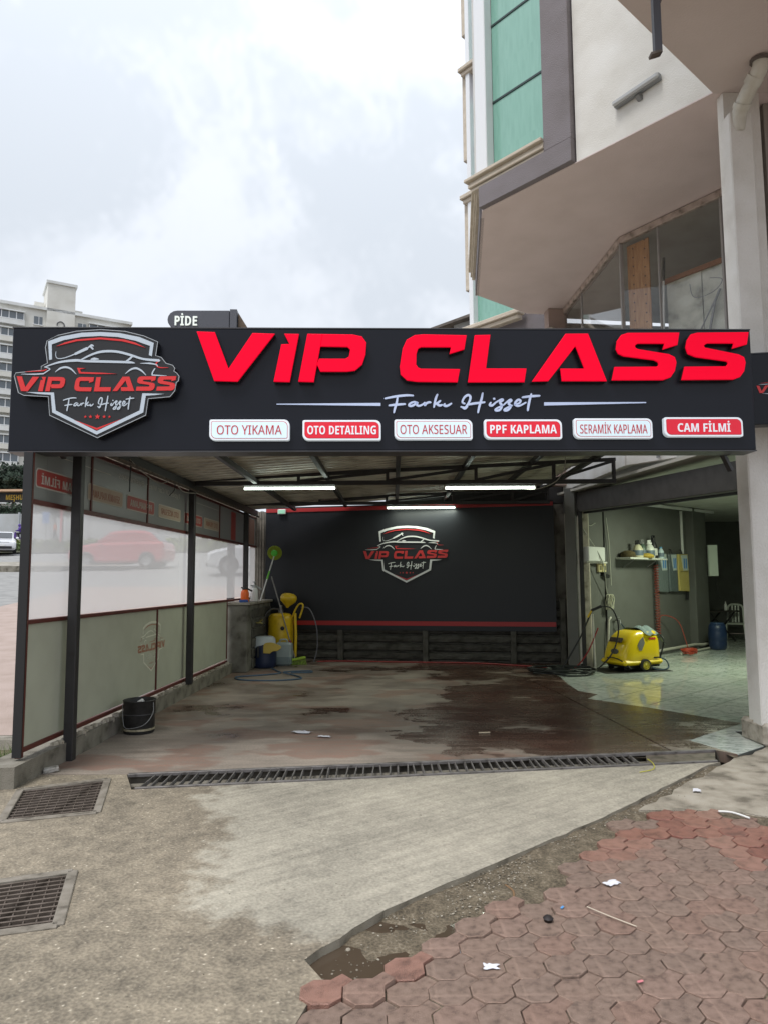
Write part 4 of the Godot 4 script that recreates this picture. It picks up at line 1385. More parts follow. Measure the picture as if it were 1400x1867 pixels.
	part("front_face", MB.new().bar(wp(6.62, 0.58, 0.14), wp(8.7, 0.58, 0.14), 0.40, 1.16, Vector3.UP, 0.015), mat(Color(0.19, 0.185, 0.165), 0.85, {tex = "stain", scale = 0.8, bump = "grain_h", depth = 0.5}), lw)
	for k in 6:
		part("slab", MB.new().bar(wp(6.95, 0.12 + k * 0.175, 0.352), wp(8.6, 0.12 + k * 0.175, 0.352), 0.035, 0.155, Vector3.UP, 0.012), slab_mats[k % 2], lw)
	part("ledge", MB.new().bar(wp(6.6, 1.18, 0.15), wp(8.72, 1.18, 0.15), 0.47, 0.045, Vector3.UP, 0.008), M.concrete, lw)
	var strip := thing("cladding_strip", "narrow ribbed sheet metal strip left of the banner", "cladding")
	for k in 5:
		part("rib", MB.new().box(bp(0.08 + k * 0.055, 2.10, 0.09), Vector3(0.035, 1.8, 0.02 + 0.012 * (k % 2)), bas, 0.004), mat(Color(0.25, 0.23, 0.2), 0.6, {tex = "stain", scale = 1.0}), strip)

# ---------------------------------------------------------------- the corner building
const FA := Vector3(1.388, 0, -9.513)
const FC := Vector3(3.50, 0, -7.106)
var FD := (FC - FA).normalized()
var FN := Vector3(-FD.z, 0, FD.x) * 1.0        # set right in build_building
const SOF := 6.7
func fpt(s: float, h: float, off := 0.0) -> Vector3:
	return FA + FD * s + Vector3(0, h, 0) + FN * off

func build_building() -> void:
	FN = Vector3(-FD.z, 0, FD.x)
	if FN.z < 0.0:
		FN = -FN
	var fb := Basis(FD, Vector3.UP, FD.cross(Vector3.UP))
	FN = fb.z
	var g := thing("corner_building", "plastered corner building with green bay window overhanging the bay", "building")
	var cream := mat(Color(0.80, 0.79, 0.765), 0.85, {tex = "plaster", scale = 0.45, bump = "grain_h", depth = 0.35})
	var white := mat(Color(0.74, 0.73, 0.705), 0.8, {tex = "plaster", scale = 0.4, bump = "grain_h", depth = 0.25})
	var grey := mat(Color(0.21, 0.19, 0.205), 0.8, {tex = "plaster", scale = 0.5, bump = "grain_h", depth = 0.6})
	var mauve := mat(Color(0.70, 0.585, 0.575), 0.85, {tex = "plaster_soft", scale = 0.3, bump = "grain_h", depth = 0.2})
	var taupe := mat(Color(0.60, 0.51, 0.485), 0.85, {tex = "plaster_soft", scale = 0.3, bump = "grain_h", depth = 0.2})
	var stone := mat(Color(0.62, 0.55, 0.46), 0.8, {tex = "plaster", scale = 1.2, bump = "grain_h", depth = 0.6})
	var post_white := mat(Color(0.78, 0.80, 0.83), 0.5)
	var green := mat(Color(0.24, 0.47, 0.39), 0.15, {spec = 0.7, tex = "blind", scale = 0.8})
	var top := 15.0
	# --- soffits
	var c2 := Vector2(FC.x, FC.z)
	var d2 := Vector2(0.35, -4.35)
	var sof := MB.new()
	var p1 := PackedVector2Array([Vector2(FA.x, FA.z), c2, Vector2(9.0, -7.1), Vector2(9.0, -14.2), Vector2(2.787, -13.40), Vector2(1.69, -12.47)])
	var lie := Transform3D(Basis(Vector3(1, 0, 0), Vector3(0, 0, 1), Vector3(0, -1, 0)), Vector3(0, SOF, 0))
	sof.prism(p1, -0.012, 0.0, lie)
	part("soffit", sof, mauve, g)
	var sof2 := MB.new()
	var p2 := PackedVector2Array([c2 + Vector2(0.012, 0.0), d2, Vector2(9.0, -3.5), Vector2(9.0, -7.09)])
	sof2.prism(p2, -0.012, 0.004, lie)
	part("soffit", sof2, taupe, g)
	# --- upper storeys over the near soffit (only their underside shows)
	var up2 := MB.new()
	up2.prism(PackedVector2Array([c2 + Vector2(0.03, 0.0), d2 + Vector2(0.02, 0.0), Vector2(8.9, -3.55), Vector2(8.9, -7.2)]), -7.0, -0.014, lie)
	part("upper_wall", up2, cream, g)
	# --- white wall between bay and corner
	part("upper_wall", MB.new().box(fpt(2.36, (SOF + top) * 0.5 + 0.007, -0.065), Vector3(1.66, top - SOF - 0.014, 0.12), fb), cream, g)
	# --- bay: grey frame, pilaster, corner post, glazing
	part("bay_band", MB.new().box(fpt(0.76, 6.865, -0.02), Vector3(1.50, 0.30, 0.20), fb, 0.004), grey, g)
	part("pilaster", MB.new().box(fpt(1.305, 11.017, -0.02), Vector3(0.41, 8.0, 0.19), fb, 0.006), grey, g)
	part("corner_post", MB.new().box(fpt(0.07, 11.13, 0.0), Vector3(0.20, 7.8, 0.16), fb, 0.01), post_white, g)
	part("bay_core", MB.new().box(fpt(0.78, 11.0, -0.7), Vector3(1.44, 8.0, 1.0), fb), mat(Color(0.3, 0.3, 0.3), 0.8), g)
	var win := Node3D.new()
	win.name = "bay_window"
	g.add_child(win, true)
	for a in [[7.20, 8.225], [8.26, 9.375], [9.41, 10.6], [10.64, 11.8], [11.84, 13.0]]:
		part("pane", MB.new().box(fpt(0.635, (a[0] + a[1]) * 0.5, -0.085), Vector3(0.93, a[1] - a[0], 0.012), fb), green, win)
	for h in [8.242, 9.392, 10.62, 11.82]:
		part("transom", MB.new().box(fpt(0.635, h, -0.082), Vector3(0.93, 0.03, 0.03), fb), mat(Color(0.02, 0.04, 0.04), 0.4), win)
	# moulded sill that turns the corner
	var sill := Node3D.new()
	sill.name = "sill_moulding"
	g.add_child(sill, true)
	var prof := [[0.0, 7.015, 0.06], [0.0, 7.07, 0.09], [0.0, 7.115, 0.075], [0.0, 7.16, 0.13]]
	for i in prof.size():
		var pr: Array = prof[i]
		part("moulding", MB.new().box(fpt(0.505 - pr[2] * 0.5, pr[1] + 0.02, pr[2] * 0.5 - 0.01), Vector3(1.19 + pr[2], 0.048, pr[2] + 0.02), fb, 0.008), stone, sill)
		part("moulding", MB.new().box(Vector3(FA.x, pr[1] + 0.02, FA.z) + Vector3(0.15 - pr[2] * 0.4, 0, -1.55), Vector3(pr[2] + 0.02, 0.046, 3.0), yaw(-0.10), 0.008), stone, sill)
	# --- side of the bay running back
	part("bay_side", MB.new().box(Vector3(1.60, 11.0, -11.05), Vector3(0.10, 8.5, 2.85), yaw(-0.102)), white, g)
	part("bay_side_band", MB.new().box(Vector3(1.56, 6.86, -11.1), Vector3(0.06, 0.32, 2.8), yaw(-0.102)), grey, g)
	# --- next wing further back: its corner shows beyond the bay
	var w2 := Vector3(2.0, 0, -15.6)
	var q2 := func(s: float, h: float, off := 0.0) -> Vector3: return w2 + FD * s + Vector3(0, h, 0) + FN * off
	part("far_corner_post", MB.new().box(q2.call(0.02, 12.0, -0.06), Vector3(0.12, 11.2, 0.2), fb, 0.01), post_white, g)
	part("far_wall", MB.new().box(q2.call(0.9, 12.0, -0.32), Vector3(1.9, 11.0, 0.3), fb), grey, g)
	for k in 4:
		var h0 := 7.25 + k * 3.12
		var wv := Node3D.new()
		wv.name = "far_window"
		g.add_child(wv, true)
		part("pane", MB.new().box(q2.call(0.70, h0 + 0.55, -0.13), Vector3(1.25, 1.05, 0.02), fb), green, wv)
		part("pane", MB.new().box(q2.call(0.70, h0 + 1.70, -0.13), Vector3(1.25, 1.15, 0.02), fb), green, wv)
		part("frame", MB.new().box(q2.call(0.75, h0 + 1.10, -0.12), Vector3(1.15, 0.07, 0.05), fb), post_white, wv)
		part("frame", MB.new().box(q2.call(0.75, h0 + 2.31, -0.12), Vector3(1.15, 0.08, 0.05), fb), post_white, wv)
		part("sill", MB.new().box(q2.call(0.6, h0 - 0.06, 0.02), Vector3(1.6, 0.10, 0.24), fb, 0.015), stone, wv)
		part("sill", MB.new().box(q2.call(0.6, h0 - 0.16, 0.0), Vector3(1.5, 0.10, 0.16), fb, 0.015), stone, wv)
		if k > 0:
			part("side_trim", MB.new().box(q2.call(-0.16, h0 - 1.15, -0.2), Vector3(0.14, 2.15, 0.3), fb, 0.02), stone, wv)
	# --- mezzanine front under the soffit
	var gp := [Vector3(3.435, 0, -13.355), Vector3(3.573, 0, -10.295), Vector3(4.469, 0, -8.986), Vector3(5.35, 0, -7.70)]
	var glass := mat(Color(0.25, 0.28, 0.26, 0.06), 0.03, {spec = 0.45})
	for i in 3:
		var a: Vector3 = gp[i]
		var b: Vector3 = gp[i + 1]
		part("fascia", MB.new().bar(a + Vector3(0, 3.80, 0), b + Vector3(0, 3.80, 0), 0.12, 1.15, Vector3.UP), white, g)
		part("head_trim", MB.new().bar(a + Vector3(0, 6.64, 0), b + Vector3(0, 6.64, 0), 0.06, 0.10, Vector3.UP, 0.006), mat(Color(0.52, 0.43, 0.40), 0.6, {tex = "stain", scale = 1.5}), g)
		var wn := Node3D.new()
		wn.name = "mezzanine_window"
		g.add_child(wn, true)
		part("pane", MB.new().bar(a.lerp(b, 0.01) + Vector3(0, 5.485, 0), b.lerp(a, 0.01) + Vector3(0, 5.485, 0), 0.008, 2.2), glass, wn)
		part("jamb", MB.new().bar(a + Vector3(0, 4.4, 0), a + Vector3(0, 6.58, 0), 0.05, 0.05, Vector3.FORWARD, 0.004), mat(Color(0.30, 0.28, 0.27), 0.5), wn)
		part("mullion", MB.new().bar(a.lerp(b, 0.4) + Vector3(0, 4.4, 0), a.lerp(b, 0.4) + Vector3(0, 6.58, 0), 0.03, 0.03, Vector3.FORWARD, 0.003), mat(Color(0.30, 0.28, 0.27), 0.5), wn)
	for s in [0.35, 0.72, 0.95]:
		var p: Vector3 = (gp[1] as Vector3).lerp(gp[2], s)
		part("strap", MB.new().bar(p + Vector3(-0.085, 3.25, 0.06), p + Vector3(-0.085, 4.3, 0.06), 0.05, 0.012, FN), M.galv, g)
	# mezzanine room: floor, ceiling and walls so that it stays dark
	var dark := mat(Color(0.40, 0.385, 0.36), 0.9, {tex = "plaster", scale = 0.4})
	var rp := PackedVector2Array([Vector2(3.50, -13.4), Vector2(3.64, -10.3), Vector2(4.52, -8.96), Vector2(5.4, -7.66), Vector2(9.0, -7.4), Vector2(9.0, -14.2)])
	part("mezzanine_ceiling", MB.new().prism(rp, 0.09, 0.10, lie), dark, g)
	part("mezzanine_floor", MB.new().prism(rp, 2.4, 2.3, lie), dark, g)
	part("mezzanine_wall", MB.new().bar(Vector3(8.9, 5.4, -14.2), Vector3(8.9, 5.4, -7.5), 0.2, 2.3), dark, g)
	part("mezzanine_wall", MB.new().bar(Vector3(3.5, 5.4, -13.6), Vector3(8.9, 5.4, -14.2), 0.2, 2.3), dark, g)
	part("mezzanine_wall", MB.new().bar(Vector3(5.45, 5.4, -7.55), Vector3(8.9, 5.4, -7.4), 0.2, 2.3), dark, g)
	var d12 := ((gp[2] as Vector3) - (gp[1] as Vector3)).normalized()
	var ins := Vector3(-d12.z, 0, d12.x) * -1.0
	if ins.x < 0.0:
		ins = -ins
	var mb2 := Basis(d12, Vector3.UP, d12.cross(Vector3.UP))
	var mp := func(s: float, h: float, off: float) -> Vector3: return (gp[1] as Vector3) + d12 * s + ins * off + Vector3(0, h, 0)
	var ply := thing("plywood_strip", "brown perforated plywood strip behind the mezzanine glass", "board")
	part("board", MB.new().box(mp.call(0.225, 5.5, 0.10), Vector3(0.37, 2.1, 0.018), mb2), mat(Color(0.50, 0.25, 0.095), 0.6, {tex = "wood", scale = 1.2}), ply)
	var hole := MB.new().lathe([[0.0, 0.0], [0.011, 0.0], [0.011, -0.004]], Vector3.ZERO, 8, mb2 * Basis(Vector3.RIGHT, PI / 2)).mesh()
	for col in 2:
		for k in 15:
			var o := part("hole", hole, M.black, ply)
			o.position = mp.call(0.13 + col * 0.2 + 0.001 * k, 4.55 + k * 0.138 + col * 0.06, 0.086)
	var pan_mat := mat(Color(0.72, 0.74, 0.66), 0.7, {tex = "stain", scale = 0.7})
	for k in 3:
		var bd := thing("partition_panel", ["pale panel board right of the plywood behind mezzanine glass", "pale panel board in the middle behind the mezzanine glass", "pale panel board next to the pillar behind mezzanine glass"][k], "panel", "partition panels in the mezzanine")
		part("sheet", MB.new().box(mp.call(0.78 + k * 0.55, 5.12, 0.36 + 0.006 * k), Vector3(0.54, 1.5, 0.03), mb2, 0.004), pan_mat, bd)
	var trim := single("wood_batten", MB.new().box(mp.call(1.33, 5.90, 0.335), Vector3(1.75, 0.07, 0.05), mb2, 0.006), mat(Color(0.30, 0.12, 0.05), 0.6, {tex = "wood", scale = 2.0}), "brown wooden batten along the top of the pale panels", "batten")
	var pole := thing("broom_pole", "pale pole with black grip leaning behind the mezzanine glass", "pole")
	part("shaft", MB.new().tube([mp.call(0.50, 4.45, 0.2), mp.call(0.56, 5.86, 0.2)], 0.016, 8), M.white, pole)
	part("grip", MB.new().tube([mp.call(0.56, 5.86, 0.2), mp.call(0.58, 6.2, 0.2)], 0.02, 8), M.black, pole)
	var pw := thing("coat_wire", "grey pipe and looped wire hanging in front of the pale panels", "pipe")
	part("pipe", MB.new().tube([mp.call(1.05, 4.5, 0.30), mp.call(1.26, 5.35, 0.30), mp.call(1.34, 5.5, 0.30)], 0.018, 8), M.galv, pw)
	part("pipe", MB.new().tube([mp.call(0.82, 4.5, 0.28), mp.call(1.0, 4.95, 0.29), mp.call(1.3, 5.42, 0.29)], 0.010, 6), M.galv, pw)
	part("wire", MB.new().tube(smooth([mp.call(0.90, 5.72, 0.30), mp.call(0.95, 5.52, 0.28), mp.call(1.1, 5.46, 0.27), mp.call(1.3, 5.50, 0.28), mp.call(1.38, 5.62, 0.29), mp.call(1.2, 5.7, 0.30)], 4), 0.006, 5), M.galv, pw)
	# --- the corner pillar with downpipe
	var pil := thing("corner_pillar", "whitewashed building pillar at the right side of the bay", "pillar")
	var pmat := mat(Color(0.73, 0.71, 0.685), 0.85, {tex = "plaster", scale = 0.35, bump = "grain_h", depth = 0.4})
	part("shaft", MB.new().prism(poly([3.59, -7.20, 3.60, -7.09, 3.98, -7.09, 4.10, -7.6, 3.88, -7.6]), -6.694, -0.16, Transform3D(Basis(Vector3(1, 0, 0), Vector3(0, 0, 1), Vector3(0, -1, 0)), Vector3.ZERO)), pmat, pil)
	part("plinth", MB.new().box(Vector3(3.80, 0.10, -7.13), Vector3(0.46, 0.22, 0.44), yaw(0.03), 0.03), mat(Color(0.50, 0.46, 0.40), 0.9, {tex = "stain", scale = 1.6, bump = "grain_h", depth = 0.8}), pil)
	
	part("side_wall", MB.new().box(Vector3(4.55, 3.34, -7.42), Vector3(0.86, 6.7, 0.3), yaw(0.0)), mat(Color(0.30, 0.27, 0.25), 0.85, {tex = "plaster", scale = 0.4}), pil)
	part("side_panel", MB.new().box(Vector3(4.68, 3.34, -7.262), Vector3(0.8, 6.7, 0.02)), mat(Color(0.52, 0.54, 0.58), 0.6, {tex = "plaster", scale = 0.4}), pil)
	var dp := thing("downpipe", "grey plastic downpipe elbow under the soffit by the pillar", "pipe")
	part("pipe", MB.new().tube(smooth([Vector3(3.745, 6.70, -6.60), Vector3(3.74, 6.60, -6.62), Vector3(3.695, 6.46, -6.80), Vector3(3.685, 6.36, -6.93), Vector3(3.685, 6.2, -7.0)], 5), 0.075, 14), M.pvc, dp)
	part("collar", MB.new().tube([Vector3(3.728, 6.565, -6.665), Vector3(3.712, 6.52, -6.725)], 0.086, 14), M.pvc, dp)
	part("collar", MB.new().tube([Vector3(3.687, 6.42, -6.86), Vector3(3.685, 6.385, -6.90)], 0.086, 14), M.pvc, dp)
	part("ring", MB.new().tube([Vector3(3.745, 6.695, -6.60), Vector3(3.745, 6.665, -6.605)], 0.10, 14), mat(Color(0.12, 0.1, 0.09), 0.8), dp)
	part("casing", MB.new().box(Vector3(3.70, 3.27, -7.03), Vector3(0.24, 6.22, 0.17), Basis.IDENTITY, 0.012), pmat, pil)
	# --- hanging steel tube near the camera, top right
	var hg := thing("hanging_tube", "dark square steel tube hanging from the near soffit", "bracket")
	part("tube", MB.new().bar(Vector3(2.07, 5.50, -5.0), Vector3(2.07, 6.70, -5.0), 0.055, 0.055, Vector3.FORWARD, 0.004), mat(Color(0.045, 0.042, 0.05), 0.5), hg)
	part("brace", MB.new().bar(Vector3(2.08, 5.88, -5.02), Vector3(2.42, 6.70, -5.3), 0.03, 0.03, Vector3.FORWARD), mat(Color(0.10, 0.06, 0.05), 0.6), hg)
	part("end_tab", MB.new().box(Vector3(2.05, 5.50, -5.0), Vector3(0.08, 0.02, 0.06), Basis(Vector3(0, 0, 1), 0.3)), M.rusty, hg)
	# --- floodlight fitting on the white wall
	var fl := thing("wall_lamp", "long grey outdoor lamp fitting on the white upper wall", "lamp")
	var l0 := fpt(2.09, 7.13, 0.03)
	var l1 := fpt(2.66, 7.19, 0.03)
	part("housing", MB.new().bar(l0, l1, 0.07, 0.085, Vector3.UP, 0.012), mat(Color(0.26, 0.27, 0.28), 0.4, {metal = 0.5}), fl)
	part("diffuser", MB.new().bar(l0 + FN * 0.05 + Vector3(0, -0.005, 0), l1 + FN * 0.05 + Vector3(0, -0.005, 0), 0.045, 0.06, Vector3.UP, 0.014), mat(Color(0.48, 0.49, 0.5), 0.25), fl)
	part("bracket", MB.new().bar(fpt(2.38, 7.12, 0.03), fpt(2.40, 7.06, -0.02), 0.06, 0.05), mat(Color(0.2, 0.2, 0.2), 0.5), fl)
	# --- low neighbour roof and shop board that peep over the signboard
	var an := thing("neighbour_awning", "low awning with grey fascia and blue board behind the sign", "awning")
	part("roof_edge", MB.new().bar(Vector3(1.15, 7.38, -16.4), Vector3(4.2, 8.10, -15.2), 0.5, 0.06, Vector3.UP), mat(Color(0.16, 0.14, 0.13), 0.8, {tex = "stain", scale = 0.6}), an)
	part("fascia", MB.new().bar(Vector3(1.7, 7.17, -16.15), Vector3(4.1, 7.62, -15.15), 0.06, 0.62, Vector3.UP), mat(Color(0.42, 0.43, 0.44), 0.7, {tex = "plaster", scale = 0.5}), an)
	part("shop_board", MB.new().bar(Vector3(2.0, 6.82, -16.0), Vector3(3.6, 6.98, -15.1), 0.05, 0.42, Vector3.UP), mat(Color(0.10, 0.24, 0.36), 0.5, {tex = "marble", scale = 0.5}), an)
	part("back_wall", MB.new().bar(Vector3(1.95, 3.4, -16.3), Vector3(4.2, 3.4, -15.3), 0.1, 6.6, Vector3.UP), white, an)
	var rk := single("broken_block", MB.new().box(Vector3(3.10, 6.08, -12.95), Vector3(0.16, 0.34, 0.3), Basis.from_euler(Vector3(0.1, 0.5, 0.12)), 0.05), mat(Color(0.55, 0.5, 0.43), 0.9, {tex = "stain", scale = 2.0, bump = "grain_h", depth = 1.0}), "pale broken block beside the dark hole under the soffit", "block")
	var hl := single("wall_stub", MB.new().box(Vector3(3.30, 5.0, -13.25), Vector3(0.36, 3.38, 0.24), yaw(0.1)), mat(Color(0.42, 0.32, 0.29), 0.85, {tex = "plaster", scale = 0.4}), "pinkish wall stub under the soffit beside mezzanine glass", "wall")
	part("broken_hole", MB.new().lathe([[0.0, 0.004], [0.15, 0.004], [0.16, -0.01]], Vector3(3.262, 6.08, -13.125), 7, Basis(Vector3.RIGHT, PI / 2) * Basis(Vector3.UP, 0.3)), mat(Color(0.05, 0.035, 0.028), 0.95), hl)

# ---------------------------------------------------------------- the shop on the right
const S0 := Vector3(3.45, 0, -12.7)
const S1 := Vector3(6.9, 0, -16.3)
func sp(s: float, h: float, off := 0.0) -> Vector3:
	var d := (S1 - S0).normalized()
	return S0 + d * s + Vector3(0, h, 0) + Vector3(-d.z, 0, d.x) * off

func build_shop() -> void:
	var d := (S1 - S0).normalized()
	var sb := Basis(d, Vector3.UP, d.cross(Vector3.UP))
	var g := thing("shop_room", "dim grey shop room open to the right of the bay", "room")
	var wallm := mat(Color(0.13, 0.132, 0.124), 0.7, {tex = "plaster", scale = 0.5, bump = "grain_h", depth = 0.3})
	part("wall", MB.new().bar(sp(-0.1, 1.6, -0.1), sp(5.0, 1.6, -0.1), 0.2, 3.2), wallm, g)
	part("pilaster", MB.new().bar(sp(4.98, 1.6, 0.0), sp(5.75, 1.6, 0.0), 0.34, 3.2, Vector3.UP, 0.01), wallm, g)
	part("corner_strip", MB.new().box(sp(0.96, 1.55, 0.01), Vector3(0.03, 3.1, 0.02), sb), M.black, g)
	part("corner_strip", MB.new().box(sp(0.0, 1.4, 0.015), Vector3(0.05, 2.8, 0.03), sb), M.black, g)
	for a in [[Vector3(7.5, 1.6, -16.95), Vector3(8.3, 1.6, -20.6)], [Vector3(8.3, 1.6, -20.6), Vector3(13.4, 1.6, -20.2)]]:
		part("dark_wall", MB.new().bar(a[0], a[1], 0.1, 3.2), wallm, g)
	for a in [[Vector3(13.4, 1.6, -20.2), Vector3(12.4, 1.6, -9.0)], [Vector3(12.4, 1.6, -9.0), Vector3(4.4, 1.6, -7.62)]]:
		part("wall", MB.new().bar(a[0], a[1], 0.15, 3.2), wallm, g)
	var lie := Transform3D(Basis(Vector3(1, 0, 0), Vector3(0, 0, 1), Vector3(0, -1, 0)), Vector3(0, 3.18, 0))
	part("ceiling", MB.new().prism(poly([3.5, -13.3, 4.15, -8.3, 4.4, -7.6, 12.4, -9.0, 13.4, -20.2, 8.3, -20.6, 7.5, -17.0]), -0.15, 0.0, lie), mat(Color(0.55, 0.56, 0.52), 0.8, {tex = "plaster", scale = 0.5}), g)
	part("ceiling_trim", MB.new().bar(sp(2.75, 3.10, 0.03), sp(6.2, 3.14, 0.20), 0.05, 0.06, Vector3.UP, 0.006), M.white, g)
	part("cable_duct", MB.new().bar(sp(4.66, 2.12, 0.03), sp(4.66, 3.08, 0.03), 0.05, 0.035, d, 0.004), M.white, g)
	part("floor_pipe", MB.new().tube([sp(2.95, 0.10, 0.10), sp(4.9, 0.10, 0.12), sp(5.0, 0.10, 0.26), sp(5.8, 0.10, 0.26)], 0.028, 8), M.pvc, g)
	part("floor_pipe", MB.new().tube([sp(3.35, 0.035, 0.42), sp(4.6, 0.035, 0.40), sp(5.9, 0.035, 0.44)], 0.022, 8), M.pvc, g)
	# roller shutter housing over the opening, with the lower end of its curtain
	var rs := thing("roller_shutter", "dark grey roller shutter box over the shop opening", "shutter")
	var sA := Vector3(3.50, 0, -13.35)
	var sB := Vector3(4.18, 0, -8.1)
	part("housing", MB.new().bar(sA + Vector3(0, 2.97, 0), sB + Vector3(0, 2.755, 0), 0.30, 0.34, Vector3.UP, 0.01), mat(Color(0.085, 0.08, 0.078), 0.55, {tex = "mottle", scale = 0.6}), rs)
	part("bottom_slat", MB.new().bar(sA + Vector3(0.02, 2.785, 0), sB + Vector3(0.02, 2.57, 0), 0.06, 0.035, Vector3.UP), M.black, rs)
	part("cover_strip", MB.new().bar(sA + Vector3(-0.03, 3.165, 0), sB + Vector3(-0.03, 3.10, 0), 0.45, 0.04, Vector3.UP), mat(Color(0.52, 0.50, 0.44), 0.8), rs)
	part("guide_rail", MB.new().bar(sp(-0.05, 0.0, 0.08), sp(-0.05, 2.8, 0.08), 0.06, 0.05, Vector3.FORWARD), M.steel_dark, rs)
	# tiled floor, one mesh per tile
	var fl := Node3D.new()
	fl.name = numbered("shop_floor")
	add_child(fl)
	fl.set_meta("kind", "structure")
	var fpoly := poly(TILE_EDGE)
	fpoly.append_array(poly([3.6, -6.95, 3.62, -7.6, 4.4, -7.6, 12.3, -9.1, 13.3, -20.1, 8.3, -20.5, 7.45, -16.9, 3.4, -12.75]))
	part("grout", MB.new().sheet(fpoly, -0.003, 0.06), mat(Color(0.09, 0.095, 0.085), 0.85), fl)
	var tmats := []
	for c in [Color(0.64, 0.68, 0.63), Color(0.60, 0.65, 0.60), Color(0.69, 0.72, 0.68)]:
		tmats.append(mat(c, 0.07, {tex = "marble", scale = 0.9, spec = 0.55}))
	var ts := 0.60
	var full := MB.new().sheet(PackedVector2Array([Vector2(0.006, 0.006), Vector2(ts - 0.006, 0.006), Vector2(ts - 0.006, ts - 0.006), Vector2(0.006, ts - 0.006)]), 0.0, 0.004).mesh()
	var turn := Transform2D(-0.76, Vector2(3.0, -13.0))
	for i in range(-10, 28):
		for j in range(-14, 18):
			var q := PackedVector2Array()
			for k in [[0.006, 0.006], [ts - 0.006, 0.006], [ts - 0.006, ts - 0.006], [0.006, ts - 0.006]]:
				q.append(turn * Vector2(i * ts + k[0], j * ts + k[1]))
			var inside := 0
			for w in q:
				if Geometry2D.is_point_in_polygon(w, fpoly):
					inside += 1
			var m: Material = tmats[(i * 7 + j * 5 + 300) % 3]
			if inside == 4:
				var o := part("tile", full, m, fl)
				o.transform = Transform3D(Basis(Vector3.UP, 0.76), Vector3((turn * Vector2(i * ts, j * ts)).x, 0.001, (turn * Vector2(i * ts, j * ts)).y))
			else:
				for r in Geometry2D.intersect_polygons(q, fpoly):
					if r.size() > 2:
						part("tile", MB.new().sheet(r, 0.001, 0.004), m, fl)
	# strip light inside
	var l := thing("shop_tube_light", "fluorescent tube on the shop ceiling behind the pillar", "lamp", "", at(6.2, 3.06, -12.4, 0.1))
	part("tube", MB.new().tube([Vector3(-0.6, 0, 0), Vector3(0.6, 0, 0)], 0.02, 10), M.tube_glow, l)
	part("batten", MB.new().box(Vector3(0, 0.045, 0), Vector3(1.25, 0.05, 0.07), Basis.IDENTITY, 0.005), M.white, l)
	var al := AreaLight3D.new()
	al.name = "tube_glow"
	l.add_child(al)
	al.position = Vector3(0, -0.03, 0)
	al.rotation = Vector3(-PI / 2, 0, 0)
	al.area_size = Vector2(1.2, 0.06)
	al.light_color = Color(0.95, 1.0, 0.88)
	al.light_energy = 8.0
	al.area_range = 16.0
	al.shadow_enabled = true

# ---------------------------------------------------------------- things in the bay
func hose(called: String, pts: Array, r: float, m: Material, label: String, category := "hose") -> void:
	single(called, MB.new().tube(smooth(pts, 6), r, 8), m, label, category)

func spray_pump(t: float, off: float, body: Material, head: Material, label: String, h: float, r: float) -> void:
	var p := wp(t, 1.205, off)
	var o := thing("pump_sprayer", label, "sprayer", "pump sprayers on the ledge", Transform3D(yaw(0.4), p))
	part("bottle", MB.new().lathe([[0.0, 0.0], [r * 0.94, 0.0], [r, 0.012], [r, h * 0.62], [r * 0.96, h * 0.72], [r * 0.72, h * 0.88], [r * 0.45, h * 0.96], [r * 0.45, h]], Vector3.ZERO, 20), body, o)
	part("cap", MB.new().lathe([[r * 0.62, h * 0.93], [r * 0.66, h * 0.97], [r * 0.62, h * 1.06], [r * 0.3, h * 1.12], [0.0, h * 1.12]], Vector3.ZERO, 16), head, o)
	part("pump_rod", MB.new().tube([Vector3(0, h * 1.1, 0), Vector3(0, h * 1.28, 0)], 0.008, 8), head, o)
	part("pump_knob", MB.new().lathe([[0.0, h * 1.27], [0.028, h * 1.27], [0.03, h * 1.3], [0.02, h * 1.34], [0.0, h * 1.34]], Vector3.ZERO, 12), head, o)
	part("nozzle", MB.new().tube([Vector3(0, h * 1.04, 0), Vector3(-0.07, h * 1.08, 0.0)], 0.012, 8), head, o)
	part("trigger", MB.new().bar(Vector3(0.03, h * 1.03, 0), Vector3(0.13, h * 0.80, 0.01), 0.025, 0.03, Vector3.UP, 0.006), head, o)

